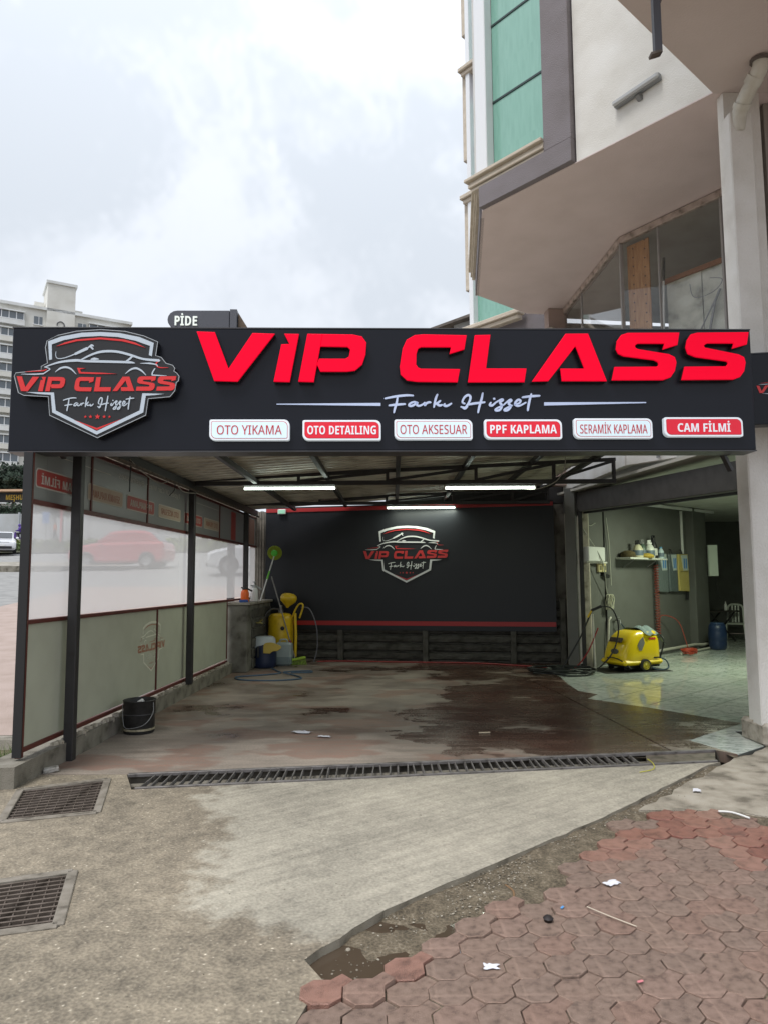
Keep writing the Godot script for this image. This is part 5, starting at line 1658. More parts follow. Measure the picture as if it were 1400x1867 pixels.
func build_props() -> void:
	var orange := mat(Color(0.78, 0.13, 0.015), 0.35)
	var yellow := mat(Color(0.74, 0.50, 0.015), 0.4, {tex = "plaster", scale = 2.0, world = false})
	spray_pump(7.02, 0.20, orange, M.black, "orange pump sprayer with black head on the ledge", 0.235, 0.075)
	spray_pump(7.35, 0.30, mat(Color(0.72, 0.73, 0.72), 0.4), mat(Color(0.35, 0.37, 0.37), 0.4), "white pump sprayer with grey head beside the orange one", 0.27, 0.07)
	single("sponge", MB.new().box(wp(6.76, 1.225, 0.24), Vector3(0.15, 0.05, 0.10), WB * yaw(0.3), 0.012), mat(Color(0.05, 0.10, 0.33), 0.9, {bump = "grain_h", scale = 6.0, depth = 0.5}), "small blue sponge on the near end of the ledge", "sponge")
	# long handled green wash brush leaning in the corner, standing on the ledge
	var br := thing("wash_brush", "green round wash brush on a white pole in the corner", "brush")
	var b0 := wp(7.75, 1.205, 0.33)
	var b1 := wp(8.25, 2.10, 0.50)
	part("pole", MB.new().tube([b0, b0.lerp(b1, 0.45)], 0.013, 8), M.white, br)
	part("pole_sleeve", MB.new().tube([b0.lerp(b1, 0.45), b0.lerp(b1, 0.62)], 0.017, 8), mat(Color(0.16, 0.55, 0.06), 0.4), br)
	part("pole", MB.new().tube([b0.lerp(b1, 0.62), b1], 0.012, 8), M.white, br)
	var bd := Basis(Vector3.RIGHT, PI / 2 + 0.15)
	part("head", MB.new().lathe([[0.0, -0.02], [0.05, -0.02], [0.065, 0.0], [0.05, 0.035], [0.0, 0.04]], b1 + Vector3(0, 0.02, 0.05), 16, bd), mat(Color(0.10, 0.62, 0.05), 0.5), br)
	part("bristles", MB.new().lathe([[0.0, -0.075], [0.12, -0.07], [0.145, -0.04], [0.135, -0.01], [0.05, 0.0], [0.0, 0.0]], b1 + Vector3(0, 0.02, 0.03), 22, bd), mat(Color(0.32, 0.40, 0.03), 0.95, {bump = "grain_h", scale = 8.0, depth = 1.5}), br)
	# yellow foam tank with funnel and lance
	var tk := thing("foam_tank", "tall yellow foam tank with funnel standing by the back wall", "tank", "", at(-2.02, 0.0, -14.05))
	part("vessel", MB.new().lathe([[0.0, 0.10], [0.19, 0.10], [0.235, 0.14], [0.245, 0.2], [0.245, 0.82], [0.235, 0.88], [0.18, 0.935], [0.08, 0.95], [0.0, 0.95]], Vector3.ZERO, 28), yellow, tk)
	part("foot_ring", MB.new().lathe([[0.21, 0.0], [0.23, 0.0], [0.23, 0.12], [0.21, 0.12]], Vector3.ZERO, 24), M.black, tk)
	part("valve", MB.new().lathe([[0.05, 0.94], [0.05, 1.0], [0.03, 1.03], [0.03, 1.1], [0.0, 1.1]], Vector3.ZERO, 12), M.galv, tk)
	part("funnel", MB.new().lathe([[0.02, 1.06], [0.04, 1.09], [0.15, 1.19], [0.165, 1.25], [0.15, 1.30], [0.09, 1.34], [0.0, 1.35]], Vector3(-0.02, 0.0, 0.03), 20, Basis(Vector3(0, 0, 1), -0.14)), yellow, tk)
	part("gauge", MB.new().lathe([[0.0, 0.0], [0.035, 0.0], [0.04, 0.02], [0.0, 0.025]], Vector3(0.07, 0.67, 0.238), 12, Basis(Vector3.RIGHT, PI / 2)), M.black, tk)
	part("handle", MB.new().tube(smooth([Vector3(0.22, 0.85, 0.05), Vector3(0.31, 1.05, 0.06), Vector3(0.38, 1.13, 0.06), Vector3(0.44, 1.08, 0.06), Vector3(0.37, 0.85, 0.06)], 4), 0.018, 8), yellow, tk)
	part("lance", MB.new().tube([Vector3(0.29, 0.95, 0.10), Vector3(0.31, 0.5, 0.12), Vector3(0.30, 0.12, 0.14)], 0.028, 8), yellow, tk)
	part("tank_hose", MB.new().tube(smooth([Vector3(-0.03, 1.02, 0.05), Vector3(-0.16, 1.03, 0.10), Vector3(-0.28, 0.9, 0.12), Vector3(-0.29, 0.6, 0.12), Vector3(-0.27, 0.3, 0.14)], 5), 0.014, 8), mat(Color(0.1, 0.1, 0.1), 0.5), tk)
	hose("grey_hose", [Vector3(-1.62, 1.06, -14.0), Vector3(-1.45, 1.02, -13.98), Vector3(-1.32, 0.7, -13.95), Vector3(-1.30, 0.3, -13.95), Vector3(-1.36, 0.02, -13.9)], 0.011, mat(Color(0.13, 0.13, 0.15), 0.5), "thin grey hose hanging from the yellow tank's handle")
	# lime broom leaning on the tank
	var bm := thing("broom", "broom with lime green head leaning against the yellow tank", "broom")
	var h0 := Vector3(-1.68, 0.10, -13.62)
	var h1 := Vector3(-2.20, 1.66, -14.0)
	part("handle", MB.new().tube([h0, h1], 0.012, 8), mat(Color(0.22, 0.21, 0.2), 0.5), bm)
	part("head", MB.new().box(Vector3(-1.66, 0.105, -13.60), Vector3(0.36, 0.05, 0.07), Basis.from_euler(Vector3(0.1, 0.25, 0.18)), 0.015), mat(Color(0.30, 0.45, 0.04), 0.5), bm)
	var brm := MB.new()
	for i in 14:
		for j in 3:
			var bx := -0.165 + i * 0.0255
			var q := Vector3(-1.66, 0.09, -13.60) + Basis.from_euler(Vector3(0.1, 0.25, 0.18)) * Vector3(bx, -0.02, (j - 1) * 0.02)
			brm.bar(q, Vector3(q.x + (bx * 0.12), 0.004, q.z + (j - 1) * 0.012), 0.012, 0.012)
	part("bristles", brm, mat(Color(0.24, 0.36, 0.06), 0.9), bm)
	# blue drum and pale jerrycan
	var bl := thing("blue_drum", "dark blue plastic drum with yellow cloth by the wall block", "drum", "", at(-2.20, 0.0, -13.25, 0.1))
	part("body", MB.new().lathe([[0.0, 0.0], [0.19, 0.0], [0.215, 0.03], [0.22, 0.1], [0.22, 0.32], [0.21, 0.40], [0.19, 0.43]], Vector3.ZERO, 22), mat(Color(0.014, 0.024, 0.065), 0.4), bl)
	part("white_top", MB.new().lathe([[0.225, 0.33], [0.228, 0.40], [0.215, 0.52], [0.17, 0.56], [0.0, 0.565]], Vector3(-0.02, 0, -0.03), 22), mat(Color(0.50, 0.55, 0.58), 0.5), bl)
	part("strap", MB.new().box(Vector3(-0.1, 0.3, 0.19), Vector3(0.05, 0.2, 0.06), Basis.IDENTITY, 0.01), M.black, bl)
	var cl := single("wiping_cloth", MB.new().prism(PackedVector2Array(smooth([Vector2(-0.12, -0.09), Vector2(-0.11, 0.07), Vector2(0.0, 0.10), Vector2(0.10, 0.075), Vector2(0.20, 0.02), Vector2(0.14, -0.05), Vector2(0.05, -0.06), Vector2(0.0, -0.10)], 3)), 0.0, 0.02, Transform3D(Basis.from_euler(Vector3(-0.2, 0.1, 0)), Vector3(-2.06, 0.37, -13.02)), 0.006), mat(Color(0.52, 0.38, 0.09), 0.95), "yellow cloth hung over the dark blue drum", "cloth")
	var jc := thing("jerrycan", "pale translucent jerrycan between blue drum and yellow tank", "jerrycan", "", at(-1.88, 0.0, -13.55, -0.08))
	part("body", MB.new().box(Vector3(0, 0.215, 0), Vector3(0.30, 0.43, 0.22), Basis.IDENTITY, 0.035), mat(Color(0.34, 0.40, 0.40), 0.35, {back = 0.3}), jc)
	part("liquid", MB.new().box(Vector3(0, 0.10, 0.0), Vector3(0.304, 0.19, 0.224), Basis.IDENTITY, 0.03), mat(Color(0.20, 0.25, 0.26), 0.3), jc)
	part("grip", MB.new().tube(smooth([Vector3(-0.09, 0.42, 0), Vector3(-0.07, 0.47, 0), Vector3(0.04, 0.475, 0), Vector3(0.06, 0.42, 0)], 4), 0.016, 8), mat(Color(0.34, 0.40, 0.40), 0.35), jc)
	part("lid", MB.new().lathe([[0.03, 0.42], [0.03, 0.46], [0.0, 0.46]], Vector3(0.11, 0, 0), 12), mat(Color(0.3, 0.05, 0.04), 0.4), jc)
	var wb := single("wall_tap", MB.new().tube([wp(7.2, 0.82, 0.37), wp(7.2, 0.82, 0.46), wp(7.25, 0.80, 0.47)], 0.012, 8).bar(wp(7.15, 0.82, 0.42), wp(7.5, 0.86, 0.42), 0.02, 0.02), mat(Color(0.38, 0.33, 0.12), 0.4, {metal = 0.6}), "small brass tap on the wall block above the drum", "tap")
	hose("blue_hose", [Vector3(-2.02, 0.02, -12.98), Vector3(-1.86, 0.014, -12.6), Vector3(-1.78, 0.014, -12.35), Vector3(-2.05, 0.014, -12.1), Vector3(-2.42, 0.014, -11.9), Vector3(-2.28, 0.014, -11.55), Vector3(-1.75, 0.014, -11.45), Vector3(-1.35, 0.014, -11.65), Vector3(-1.5, 0.016, -12.05), Vector3(-1.72, 0.030, -12.3), Vector3(-1.62, 0.014, -12.55), Vector3(-1.3, 0.014, -12.62), Vector3(-1.28, 0.014, -12.42), Vector3(-1.6, 0.016, -12.38)], 0.0125, mat(Color(0.055, 0.10, 0.16), 0.4), "blue grey hose looping on the floor before the drum")
	hose("red_hose", [Vector3(-1.30, 0.02, -13.95), Vector3(-0.9, 0.016, -14.06), Vector3(0.2, 0.016, -13.85), Vector3(1.6, 0.016, -13.62), Vector3(2.4, 0.016, -13.2), Vector3(2.9, 0.016, -12.85), Vector3(3.2, 0.02, -12.5), Vector3(3.42, 0.3, -12.3), Vector3(3.62, 0.75, -12.25)], 0.012, mat(Color(0.30, 0.025, 0.025), 0.4), "thin red hose along the foot of the back wall")
	# dented black bucket by the kerb
	var bk := thing("bucket", "old black bucket with wire handle by the kerb", "bucket", "", at(-2.60, 0.0, -7.72))
	part("shell", MB.new().lathe([[0.0, 0.012], [0.145, 0.012], [0.15, 0.0], [0.158, 0.02], [0.158, 0.19], [0.163, 0.20], [0.165, 0.33], [0.172, 0.338], [0.165, 0.345], [0.155, 0.335], [0.148, 0.03], [0.0, 0.022]], Vector3.ZERO, 30), mat(Color(0.022, 0.021, 0.021), 0.55, {tex = "stain", scale = 3.0}), bk)
	part("band", MB.new().lathe([[0.159, 0.192], [0.166, 0.197], [0.166, 0.205], [0.162, 0.21]], Vector3.ZERO, 30), M.steel_dark, bk)
	part("wire_handle", MB.new().tube(smooth([Vector3(0.16, 0.32, 0.05), Vector3(0.175, 0.22, 0.10), Vector3(0.12, 0.12, 0.17), Vector3(0.0, 0.08, 0.19), Vector3(-0.10, 0.10, 0.17), Vector3(-0.165, 0.30, 0.05)], 5), 0.004, 6), M.galv, bk)
	part("paint_spill", MB.new().lathe([[0.1505, 0.03], [0.1605, 0.036], [0.1608, 0.055], [0.151, 0.06]], Vector3(0, 0, 0.0), 30), mat(Color(0.46, 0.42, 0.30), 0.7, {tex = "stain", scale = 4.0}), bk, "pale paint dried round the foot")
	part("rag", MB.new().box(Vector3(0.02, 0.315, 0.02), Vector3(0.07, 0.05, 0.05), Basis.from_euler(Vector3(0.4, 0.5, 0.6)), 0.01), M.white, bk)
	# black hose coil at the foot of the column
	var coil := MB.new()
	var cp := []
	for i in 121:
		var a := i * 0.262
		var rr := 0.34 + 0.07 * sin(i * 0.37) + 0.02 * (i % 7)
		cp.append(Vector3(cos(a) * rr * 1.25, 0.02 + i * 0.0007 + 0.008 * sin(i * 0.9), sin(a) * rr * 0.8))
	coil.tube(cp, 0.014, 6)
	var co := single("hose_coil", coil, mat(Color(0.012, 0.014, 0.013), 0.45), "coil of black hose on the floor by the column", "hose")
	co.position = Vector3(2.95, 0.0, -12.15)
	# spray lance propped on its stand near the column
	var ln := thing("pressure_lance", "black pressure lance with hose leaning near the concrete column", "lance")
	part("lance_tube", MB.new().tube([Vector3(3.00, 0.03, -12.35), Vector3(3.33, 0.62, -12.25), Vector3(3.52, 1.06, -12.22)], 0.014, 8), M.black, ln)
	part("grip", MB.new().bar(Vector3(3.50, 1.04, -12.22), Vector3(3.68, 1.12, -12.2), 0.035, 0.045, Vector3.UP, 0.01), M.black, ln)
	part("yellow_clip", MB.new().bar(Vector3(3.44, 0.93, -12.22), Vector3(3.50, 1.04, -12.2), 0.03, 0.03), yellow, ln)
	part("lance_hose", MB.new().tube(smooth([Vector3(3.68, 1.12, -12.2), Vector3(3.86, 1.06, -12.2), Vector3(3.95, 0.75, -12.2), Vector3(3.84, 0.35, -12.2), Vector3(3.55, 0.06, -12.2), Vector3(3.2, 0.03, -12.1)], 6), 0.013, 8), M.black, ln)
	part("stand", MB.new().tube([Vector3(3.57, 0.02, -12.3), Vector3(3.53, 0.98, -12.24)], 0.016, 8), M.pvc, ln)
	# yellow pressure washer
	var W := thing("pressure_washer", "yellow wheeled hot water pressure washer on the tiled floor", "pressure washer", "", at(4.34, 0.0, -12.62, 0.42).scaled_local(Vector3(0.96, 0.87, 0.96)))
	var ys := mat(Color(0.86, 0.62, 0.01), 0.3, {coat = 0.4})
	# hood: lofted rounded box, sloping front to the left (-x is the front)
	var rows := [[0.13, -0.46, 0.36, 0.30], [0.22, -0.50, 0.38, 0.315], [0.36, -0.47, 0.385, 0.315], [0.52, -0.41, 0.385, 0.305], [0.66, -0.32, 0.375, 0.285], [0.745, -0.22, 0.35, 0.25], [0.775, -0.12, 0.30, 0.19]]
	var hood := MB.new()
	var ring := func(r: Array) -> Array:
		var out := []
		var cx: float = (r[1] + r[2]) * 0.5
		var hx: float = (r[2] - r[1]) * 0.5
		for k in 32:
			var a := TAU * k / 32
			var ca := cos(a)
			var sa := sin(a)
			out.append(Vector3(cx + signf(ca) * pow(absf(ca), 0.38) * hx, r[0], signf(sa) * pow(absf(sa), 0.38) * r[3]))
		return out
	var rr := []
	for r in rows:
		rr.append(ring.call(r))
	var mid := Vector3(0, 0.4, 0)
	var nrm := func(i: int, k: int) -> Vector3:
		var du: Vector3 = rr[mini(i + 1, rr.size() - 1)][k] - rr[maxi(i - 1, 0)][k]
		var dv: Vector3 = rr[i][(k + 1) % 32] - rr[i][(k + 31) % 32]
		var q := du.cross(dv).normalized()
		return q if q.dot(rr[i][k] - mid) > 0 else -q
	for i in rr.size() - 1:
		for k in 32:
			var l := (k + 1) % 32
			hood.tris(rr[i][k], rr[i + 1][k], rr[i + 1][l], nrm.call(i, k), nrm.call(i + 1, k), nrm.call(i + 1, l))
			hood.tris(rr[i][k], rr[i + 1][l], rr[i][l], nrm.call(i, k), nrm.call(i + 1, l), nrm.call(i, l))
	for k in range(1, 31):
		hood.tri(rr[-1][0], rr[-1][k], rr[-1][k + 1], Vector3.UP)
		hood.tri(rr[0][0], rr[0][k], rr[0][k + 1], Vector3.DOWN)
	part("hood", hood, ys, W)
	part("bumper", MB.new().box(Vector3(-0.06, 0.17, 0), Vector3(0.90, 0.10, 0.66), Basis.IDENTITY, 0.04), ys, W)
	part("chassis", MB.new().box(Vector3(-0.02, 0.095, 0), Vector3(0.78, 0.06, 0.5), Basis.IDENTITY, 0.015), M.black, W)
	part("front_grille", MB.new().box(Vector3(-0.425, 0.60, 0.02), Vector3(0.03, 0.10, 0.32), Basis(Vector3(0, 0, 1), -0.52), 0.012), mat(Color(0.06, 0.04, 0.03), 0.5), W)
	part("front_badge", MB.new().lathe([[0.0, 0.0], [0.07, 0.0], [0.085, -0.012], [0.085, -0.02]], Vector3(-0.492, 0.38, 0.03), 18, Basis(Vector3(0, 0, 1), PI / 2 - 0.12) * Basis.from_scale(Vector3(0.62, 1.0, 1.15))), mat(Color(0.08, 0.08, 0.07), 0.4), W)
	part("side_recess", MB.new().prism(PackedVector2Array([Vector2(-0.20, 0.50), Vector2(-0.14, 0.60), Vector2(-0.07, 0.66), Vector2(-0.04, 0.54), Vector2(-0.11, 0.40), Vector2(-0.17, 0.40)]), 0.300, 0.318), mat(Color(0.20, 0.20, 0.19), 0.5), W)
	part("red_badge", MB.new().box(Vector3(0.16, 0.62, 0.288), Vector3(0.16, 0.04, 0.012), Basis(Vector3.RIGHT, -0.22)), mat(Color(0.5, 0.04, 0.03), 0.4), W)
	part("side_print", MB.new().box(Vector3(0.24, 0.25, 0.316), Vector3(0.16, 0.025, 0.006)), M.black, W)
	for z in [-0.31, 0.335]:
		var wh := part("wheel", MB.new().lathe([[0.06, -0.025], [0.10, -0.028], [0.118, -0.02], [0.118, 0.02], [0.10, 0.028], [0.06, 0.025]], Vector3(-0.06, 0.118, z), 24, Basis(Vector3.RIGHT, PI / 2)), M.rubber, W)
		part("rim", MB.new().lathe([[0.0, 0.030], [0.02, 0.034], [0.03, 0.022], [0.065, 0.024], [0.078, 0.030], [0.080, 0.0]], Vector3(-0.06, 0.118, z), 20, Basis(Vector3.RIGHT, PI / 2)), mat(Color(0.55, 0.45, 0.03), 0.4), wh)
	for z in [-0.2, 0.2]:
		part("caster", MB.new().lathe([[0.0, -0.018], [0.055, -0.018], [0.06, 0.0], [0.055, 0.018], [0.0, 0.018]], Vector3(-0.36, 0.06, z), 14, Basis(Vector3.RIGHT, PI / 2)), M.rubber, W)
	part("push_handle", MB.new().tube(smooth([Vector3(0.30, 0.25, -0.26), Vector3(0.46, 0.60, -0.26), Vector3(0.46, 0.70, 0.0), Vector3(0.46, 0.60, 0.26), Vector3(0.36, 0.22, 0.26)], 5), 0.014, 8), M.black, W)
	part("machine_hose", MB.new().tube(smooth([Vector3(0.34, 0.25, 0.26), Vector3(0.46, 0.18, 0.30), Vector3(0.54, 0.06, 0.28), Vector3(0.40, 0.02, 0.36), Vector3(0.2, 0.02, 0.36), Vector3(0.1, 0.06, 0.33)], 5), 0.013, 8), mat(Color(0.03, 0.06, 0.10), 0.5), W)
	part("front_cable", MB.new().tube(smooth([Vector3(-0.50, 0.24, -0.14), Vector3(-0.535, 0.26, 0.05), Vector3(-0.50, 0.22, 0.20), Vector3(-0.40, 0.06, 0.36)], 5), 0.011, 7), M.black, W)
	var matt := thing("floor_mat", "black rubber mat under the yellow machine", "mat", "", at(4.22, 0.002, -12.55, 0.25))
	part("sheet", MB.new().box(Vector3(0, 0.004, 0), Vector3(1.25, 0.008, 0.7), Basis.IDENTITY, 0.003), mat(Color(0.014, 0.014, 0.014), 0.6), matt)
	W.position.y = 0.011
	# grey cloth over the back of the machine
	var cs := MB.new()
	var cg := []
	for i in 11:
		var row := []
		for j in 9:
			var u := i / 10.0
			var v := j / 8.0 - 0.5
			var x := 0.0 + u * 0.46
			var y := 0.83 + 0.02 * sin(i * 1.7 + j) + 0.02 * cos(j * 1.3)
			if x > 0.32:
				y -= (x - 0.32) * 1.5
			y -= pow(absf(v) * 2.0, 3.0) * 0.12
			row.append(Vector3(x, y, v * (0.60 + 0.05 * sin(i * 0.8))))
		cg.append(row)
	for i in 10:
		for j in 8:
			cs.quad(cg[i][j], cg[i + 1][j], cg[i + 1][j + 1], cg[i][j + 1], Vector3.UP)
			cs.quad(cg[i][j] - Vector3(0, 0.006, 0), cg[i + 1][j] - Vector3(0, 0.006, 0), cg[i + 1][j + 1] - Vector3(0, 0.006, 0), cg[i][j + 1] - Vector3(0, 0.006, 0), Vector3.DOWN)
	var ct := single("grey_towel", cs, mat(Color(0.26, 0.33, 0.33), 0.95, {bump = "grain_h", scale = 5.0, depth = 0.4}), "pale grey towel draped on the yellow machine", "towel")
	ct.transform = at(4.34, 0.011, -12.62, 0.42).scaled_local(Vector3(0.96, 0.87, 0.96))

func wall_bottle(s: float, off: float, h: float, r: float, body: Material, cap: Material, label: String, trigger := true) -> void:
	var o := thing("spray_bottle", label, "bottle", "bottles on the shop shelf", Transform3D(yaw(0.8), sp(s, 1.985, off)))
	part("body", MB.new().lathe([[0.0, 0.0], [r, 0.0], [r * 1.04, h * 0.08], [r, h * 0.55], [r * 0.62, h * 0.78], [r * 0.36, h * 0.86], [r * 0.36, h * 0.9]], Vector3.ZERO, 14), body, o)
	part("paper_label", MB.new().lathe([[r * 1.045, h * 0.14], [r * 1.05, h * 0.16], [r * 1.02, h * 0.46], [r * 1.01, h * 0.48]], Vector3.ZERO, 14), mat(Color(0.12, 0.16, 0.2) if body != M.black else Color(0.55, 0.55, 0.5), 0.5), o)
	part("neck_cap", MB.new().lathe([[r * 0.48, h * 0.87], [r * 0.48, h * 0.98], [0.0, h]], Vector3.ZERO, 10), cap, o)
	if trigger:
		part("spray_head", MB.new().box(Vector3(-0.02, h * 1.06, 0), Vector3(0.13, 0.05, 0.035), Basis(Vector3(0, 0, 1), 0.1), 0.01), cap, o)
		part("spray_trigger", MB.new().bar(Vector3(-0.06, h * 1.03, 0), Vector3(-0.085, h * 0.85, 0), 0.02, 0.02, Vector3.RIGHT), cap, o)

func build_shop_things() -> void:
	var d := (S1 - S0).normalized()
	var sb := Basis(d, Vector3.UP, d.cross(Vector3.UP))
	var sh := thing("wall_shelf", "white shelf with hooks on the grey shop wall", "shelf")
	part("board", MB.new().box(sp(2.27, 1.965, 0.16), Vector3(1.72, 0.035, 0.30), sb, 0.004), mat(Color(0.55, 0.56, 0.5), 0.6), sh)
	for s in [1.7, 2.75]:
		part("bracket", MB.new().bar(sp(s, 1.80, 0.02), sp(s, 1.94, 0.24), 0.02, 0.02), M.galv, sh)
	var cream := mat(Color(0.55, 0.52, 0.36), 0.45)
	var whitep := mat(Color(0.62, 0.64, 0.58), 0.45)
	wall_bottle(2.02, 0.18, 0.30, 0.10, cream, M.black, "cream spray bottle with black head at the shelf middle")
	wall_bottle(2.42, 0.10, 0.33, 0.075, mat(Color(0.08, 0.12, 0.09), 0.4), mat(Color(0.2, 0.2, 0.2), 0.5), "dark green bottle at the back of the shelf")
	wall_bottle(2.52, 0.20, 0.32, 0.10, whitep, M.white, "white spray bottle with white head on the shelf")
	wall_bottle(2.86, 0.14, 0.42, 0.075, M.black, M.black, "tall black spray bottle near the right shelf end")
	wall_bottle(3.02, 0.22, 0.24, 0.06, mat(Color(0.45, 0.55, 0.58), 0.4), mat(Color(0.1, 0.3, 0.5), 0.4), "small pale blue bottle at the right shelf end", false)
	var sp_m := mat(Color(0.10, 0.075, 0.03), 0.95, {bump = "grain_h", scale = 5.0, depth = 1.0})
	for q in [[1.62, 0.16, 0.10, "brown wool pad at the left end of the shelf"], [2.28, 0.24, 0.06, "yellow foam pad in front of the cream bottle"]]:
		var o := single("polishing_pad", MB.new().lathe([[0.0, 0.0], [0.13, 0.0], [0.15, 0.03], [0.13, q[2]], [0.06, q[2] + 0.03], [0.0, q[2] + 0.035]], Vector3.ZERO, 16), sp_m if q[1] < 0.2 else mat(Color(0.42, 0.30, 0.05), 0.95), q[3], "pad")
		o.position = sp(q[0], 1.984, q[1])
	# three wrapped mats on hooks
	var specs := [[3.42, 0.52, Color(0.16, 0.19, 0.19), "dark grey wrapped car mat hanging next to the shelf"], [3.95, 0.44, Color(0.12, 0.145, 0.15), "dark wrapped car mat hanging in the middle of three"], [4.48, 0.56, Color(0.52, 0.42, 0.14), "mustard yellow wrapped car mat hanging right of the dark ones"]]
	for i in 3:
		var q: Array = specs[i]
		var o := thing("hanging_mat", q[3], "car mat", "wrapped mats on the shop wall", Transform3D(sb, sp(q[0], 1.70, 0.06 + 0.015 * i)))
		var w: float = q[1]
		var mm := mat(q[2], 0.28, {bump = "mottle_h", scale = 2.0, depth = 0.8})
		part("sheet", MB.new().prism(PackedVector2Array([Vector2(-w * 0.47, 0.40), Vector2(w * 0.46, 0.41), Vector2(w * 0.5, 0.0), Vector2(w * 0.52, -0.42), Vector2(-w * 0.44, -0.40), Vector2(-w * 0.5, -0.05)]), -0.02, 0.02, Transform3D.IDENTITY, 0.01), mm, o)
		part("paper_insert", MB.new().prism(PackedVector2Array([Vector2(-w * 0.25, 0.38), Vector2(w * 0.38, 0.39), Vector2(w * 0.42, 0.05), Vector2(-w * 0.05, 0.04)]), 0.02, 0.026), mat(Color(0.50, 0.56, 0.54), 0.35), o)
		for k in 2:
			part("print_strip", MB.new().box(Vector3(w * (0.05 + 0.2 * k), 0.20, 0.027), Vector3(w * 0.12, 0.22, 0.004)), mat(Color(0.08, 0.24, 0.55), 0.4), o)
		if i == 2:
			part("fold_line", MB.new().box(Vector3(0.0, 0.02, 0.026), Vector3(w * 0.7, 0.012, 0.012)), mat(Color(0.2, 0.16, 0.06), 0.4), o)
		part("hook", MB.new().tube([Vector3(0, 0.40, 0), Vector3(0, 0.50, -0.03), Vector3(0, 0.50, -0.07)], 0.012, 6), M.black, o)
	single("squeegee", MB.new().bar(sp(4.72, 1.10, 0.06), sp(4.78, 1.34, 0.06), 0.06, 0.03), M.black, "black squeegee hanging below the mustard mat", "squeegee")
	# switch box, sockets, cables
	var bx := thing("switch_box", "white electrical box on the grey shop wall", "box")
	part("case", MB.new().box(sp(0.36, 2.02, 0.09), Vector3(0.62, 0.26, 0.16), sb, 0.012), M.white, bx)
	part("base", MB.new().box(sp(0.47, 1.875, 0.06), Vector3(0.78, 0.03, 0.10), sb), M.offwhite, bx)
	for k in 2:
		var so := thing("wall_socket", ["cream wall socket below the white box, left one", "cream wall socket below the white box, right one"][k], "socket", "sockets under the box")
		part("plate", MB.new().box(sp(0.70 + k * 0.16, 1.78, 0.03), Vector3(0.13, 0.16, 0.05), sb, 0.01), mat(Color(0.60, 0.52, 0.28), 0.5), so)
		part("face", MB.new().box(sp(0.70 + k * 0.16, 1.78, 0.058), Vector3(0.07, 0.08, 0.01), sb), mat(Color(0.2, 0.18, 0.1), 0.5), so)
	single("black_plug", MB.new().bar(sp(0.80, 1.66, 0.03), sp(0.98, 1.62, 0.06), 0.08, 0.06, Vector3.UP, 0.01), M.black, "black plug adaptor under the cream sockets", "plug")
	var wm := mat(Color(0.38, 0.38, 0.33), 0.5)
	single("wall_cable", MB.new().tube(smooth([sp(0.06, 2.72, 0.04), sp(0.20, 2.58, 0.05), sp(0.36, 2.54, 0.05), sp(0.58, 2.6, 0.04)], 5), 0.008, 6), wm, "thin pale cable sagging under the shutter box", "cable")
	single("wall_cable", MB.new().tube(smooth([sp(0.05, 2.5, 0.05), sp(0.5, 1.9, 0.19), sp(0.85, 1.35, 0.08), sp(1.0, 1.22, 0.08)], 5), 0.009, 6), wm, "pale cable crossing the wall from column to bundle", "cable")
	single("wall_cable", MB.new().tube(smooth([sp(1.0, 2.72, 0.04), sp(1.06, 2.3, 0.05), sp(1.10, 1.9, 0.04), sp(1.08, 1.45, 0.06)], 5), 0.012, 6), wm, "pale cable hanging straight beside the black strip", "cable")
	var tang := MB.new()
	var tp := []
	for i in 60:
		tp.append(sp(0.93, 1.15, 0.10) + sb * Vector3(0.12 * sin(i * 1.31) * cos(i * 0.23), 0.14 * cos(i * 1.07), 0.04 * sin(i * 0.77)))
	tang.tube(smooth(tp, 3), 0.007, 5)
	single("cable_bundle", tang, mat(Color(0.46, 0.45, 0.34), 0.6), "knotted bundle of pale cable on the grey wall", "cable")
	single("white_pipe", MB.new().tube([sp(0.86, 0.25, 0.06), sp(0.94, 0.82, 0.06), sp(1.02, 0.86, 0.06)], 0.022, 8), M.pvc, "short white water pipe behind the yellow machine", "pipe")
	single("water_tap", MB.new().tube([sp(1.26, 0.80, 0.02), sp(1.26, 0.80, 0.12), sp(1.26, 0.72, 0.13)], 0.016, 8).bar(sp(1.20, 0.85, 0.08), sp(1.32, 0.85, 0.08), 0.02, 0.02), M.galv, "small steel tap on the wall above the machine", "tap")
	hose("dark_hose", [sp(1.28, 0.76, 0.12), sp(1.45, 0.62, 0.14), sp(1.75, 0.30, 0.3), sp(1.8, 0.25, 0.42)], 0.012, mat(Color(0.03, 0.05, 0.07), 0.5), "dark hose from the tap down to the yellow machine")
	# coiled red air hose
	var spi := []
	for i in 330:
		var a := i * 0.55
		spi.append(sp(3.05 + 0.045 * cos(a), 1.86 - i * 0.0047, 0.09 + 0.045 * sin(a)))
	single("coiled_hose", MB.new().tube(spi, 0.010, 5), mat(Color(0.24, 0.05, 0.035), 0.4), "long red coiled air hose hanging below the shelf", "hose")
	var pile := []
	for i in 140:
		var a := i * 0.5
		pile.append(sp(3.55 + 0.13 * cos(a) + 0.1 * sin(i * 0.05), 0.03 + 0.09 * absf(sin(i * 0.21)), 0.50 + 0.12 * sin(a)))
	single("coiled_hose", MB.new().tube(pile, 0.011, 5), mat(Color(0.45, 0.06, 0.03), 0.4), "heap of orange red coiled hose on the tiles", "hose")
	single("coiled_hose", MB.new().tube(smooth([sp(3.06, 0.32, 0.09), sp(3.1, 0.75, 0.1), sp(3.35, 0.80, 0.15), sp(3.6, 0.65, 0.3), sp(3.62, 0.15, 0.45)], 6), 0.010, 6), mat(Color(0.30, 0.05, 0.03), 0.4), "loose loop of red hose above the heap", "hose")
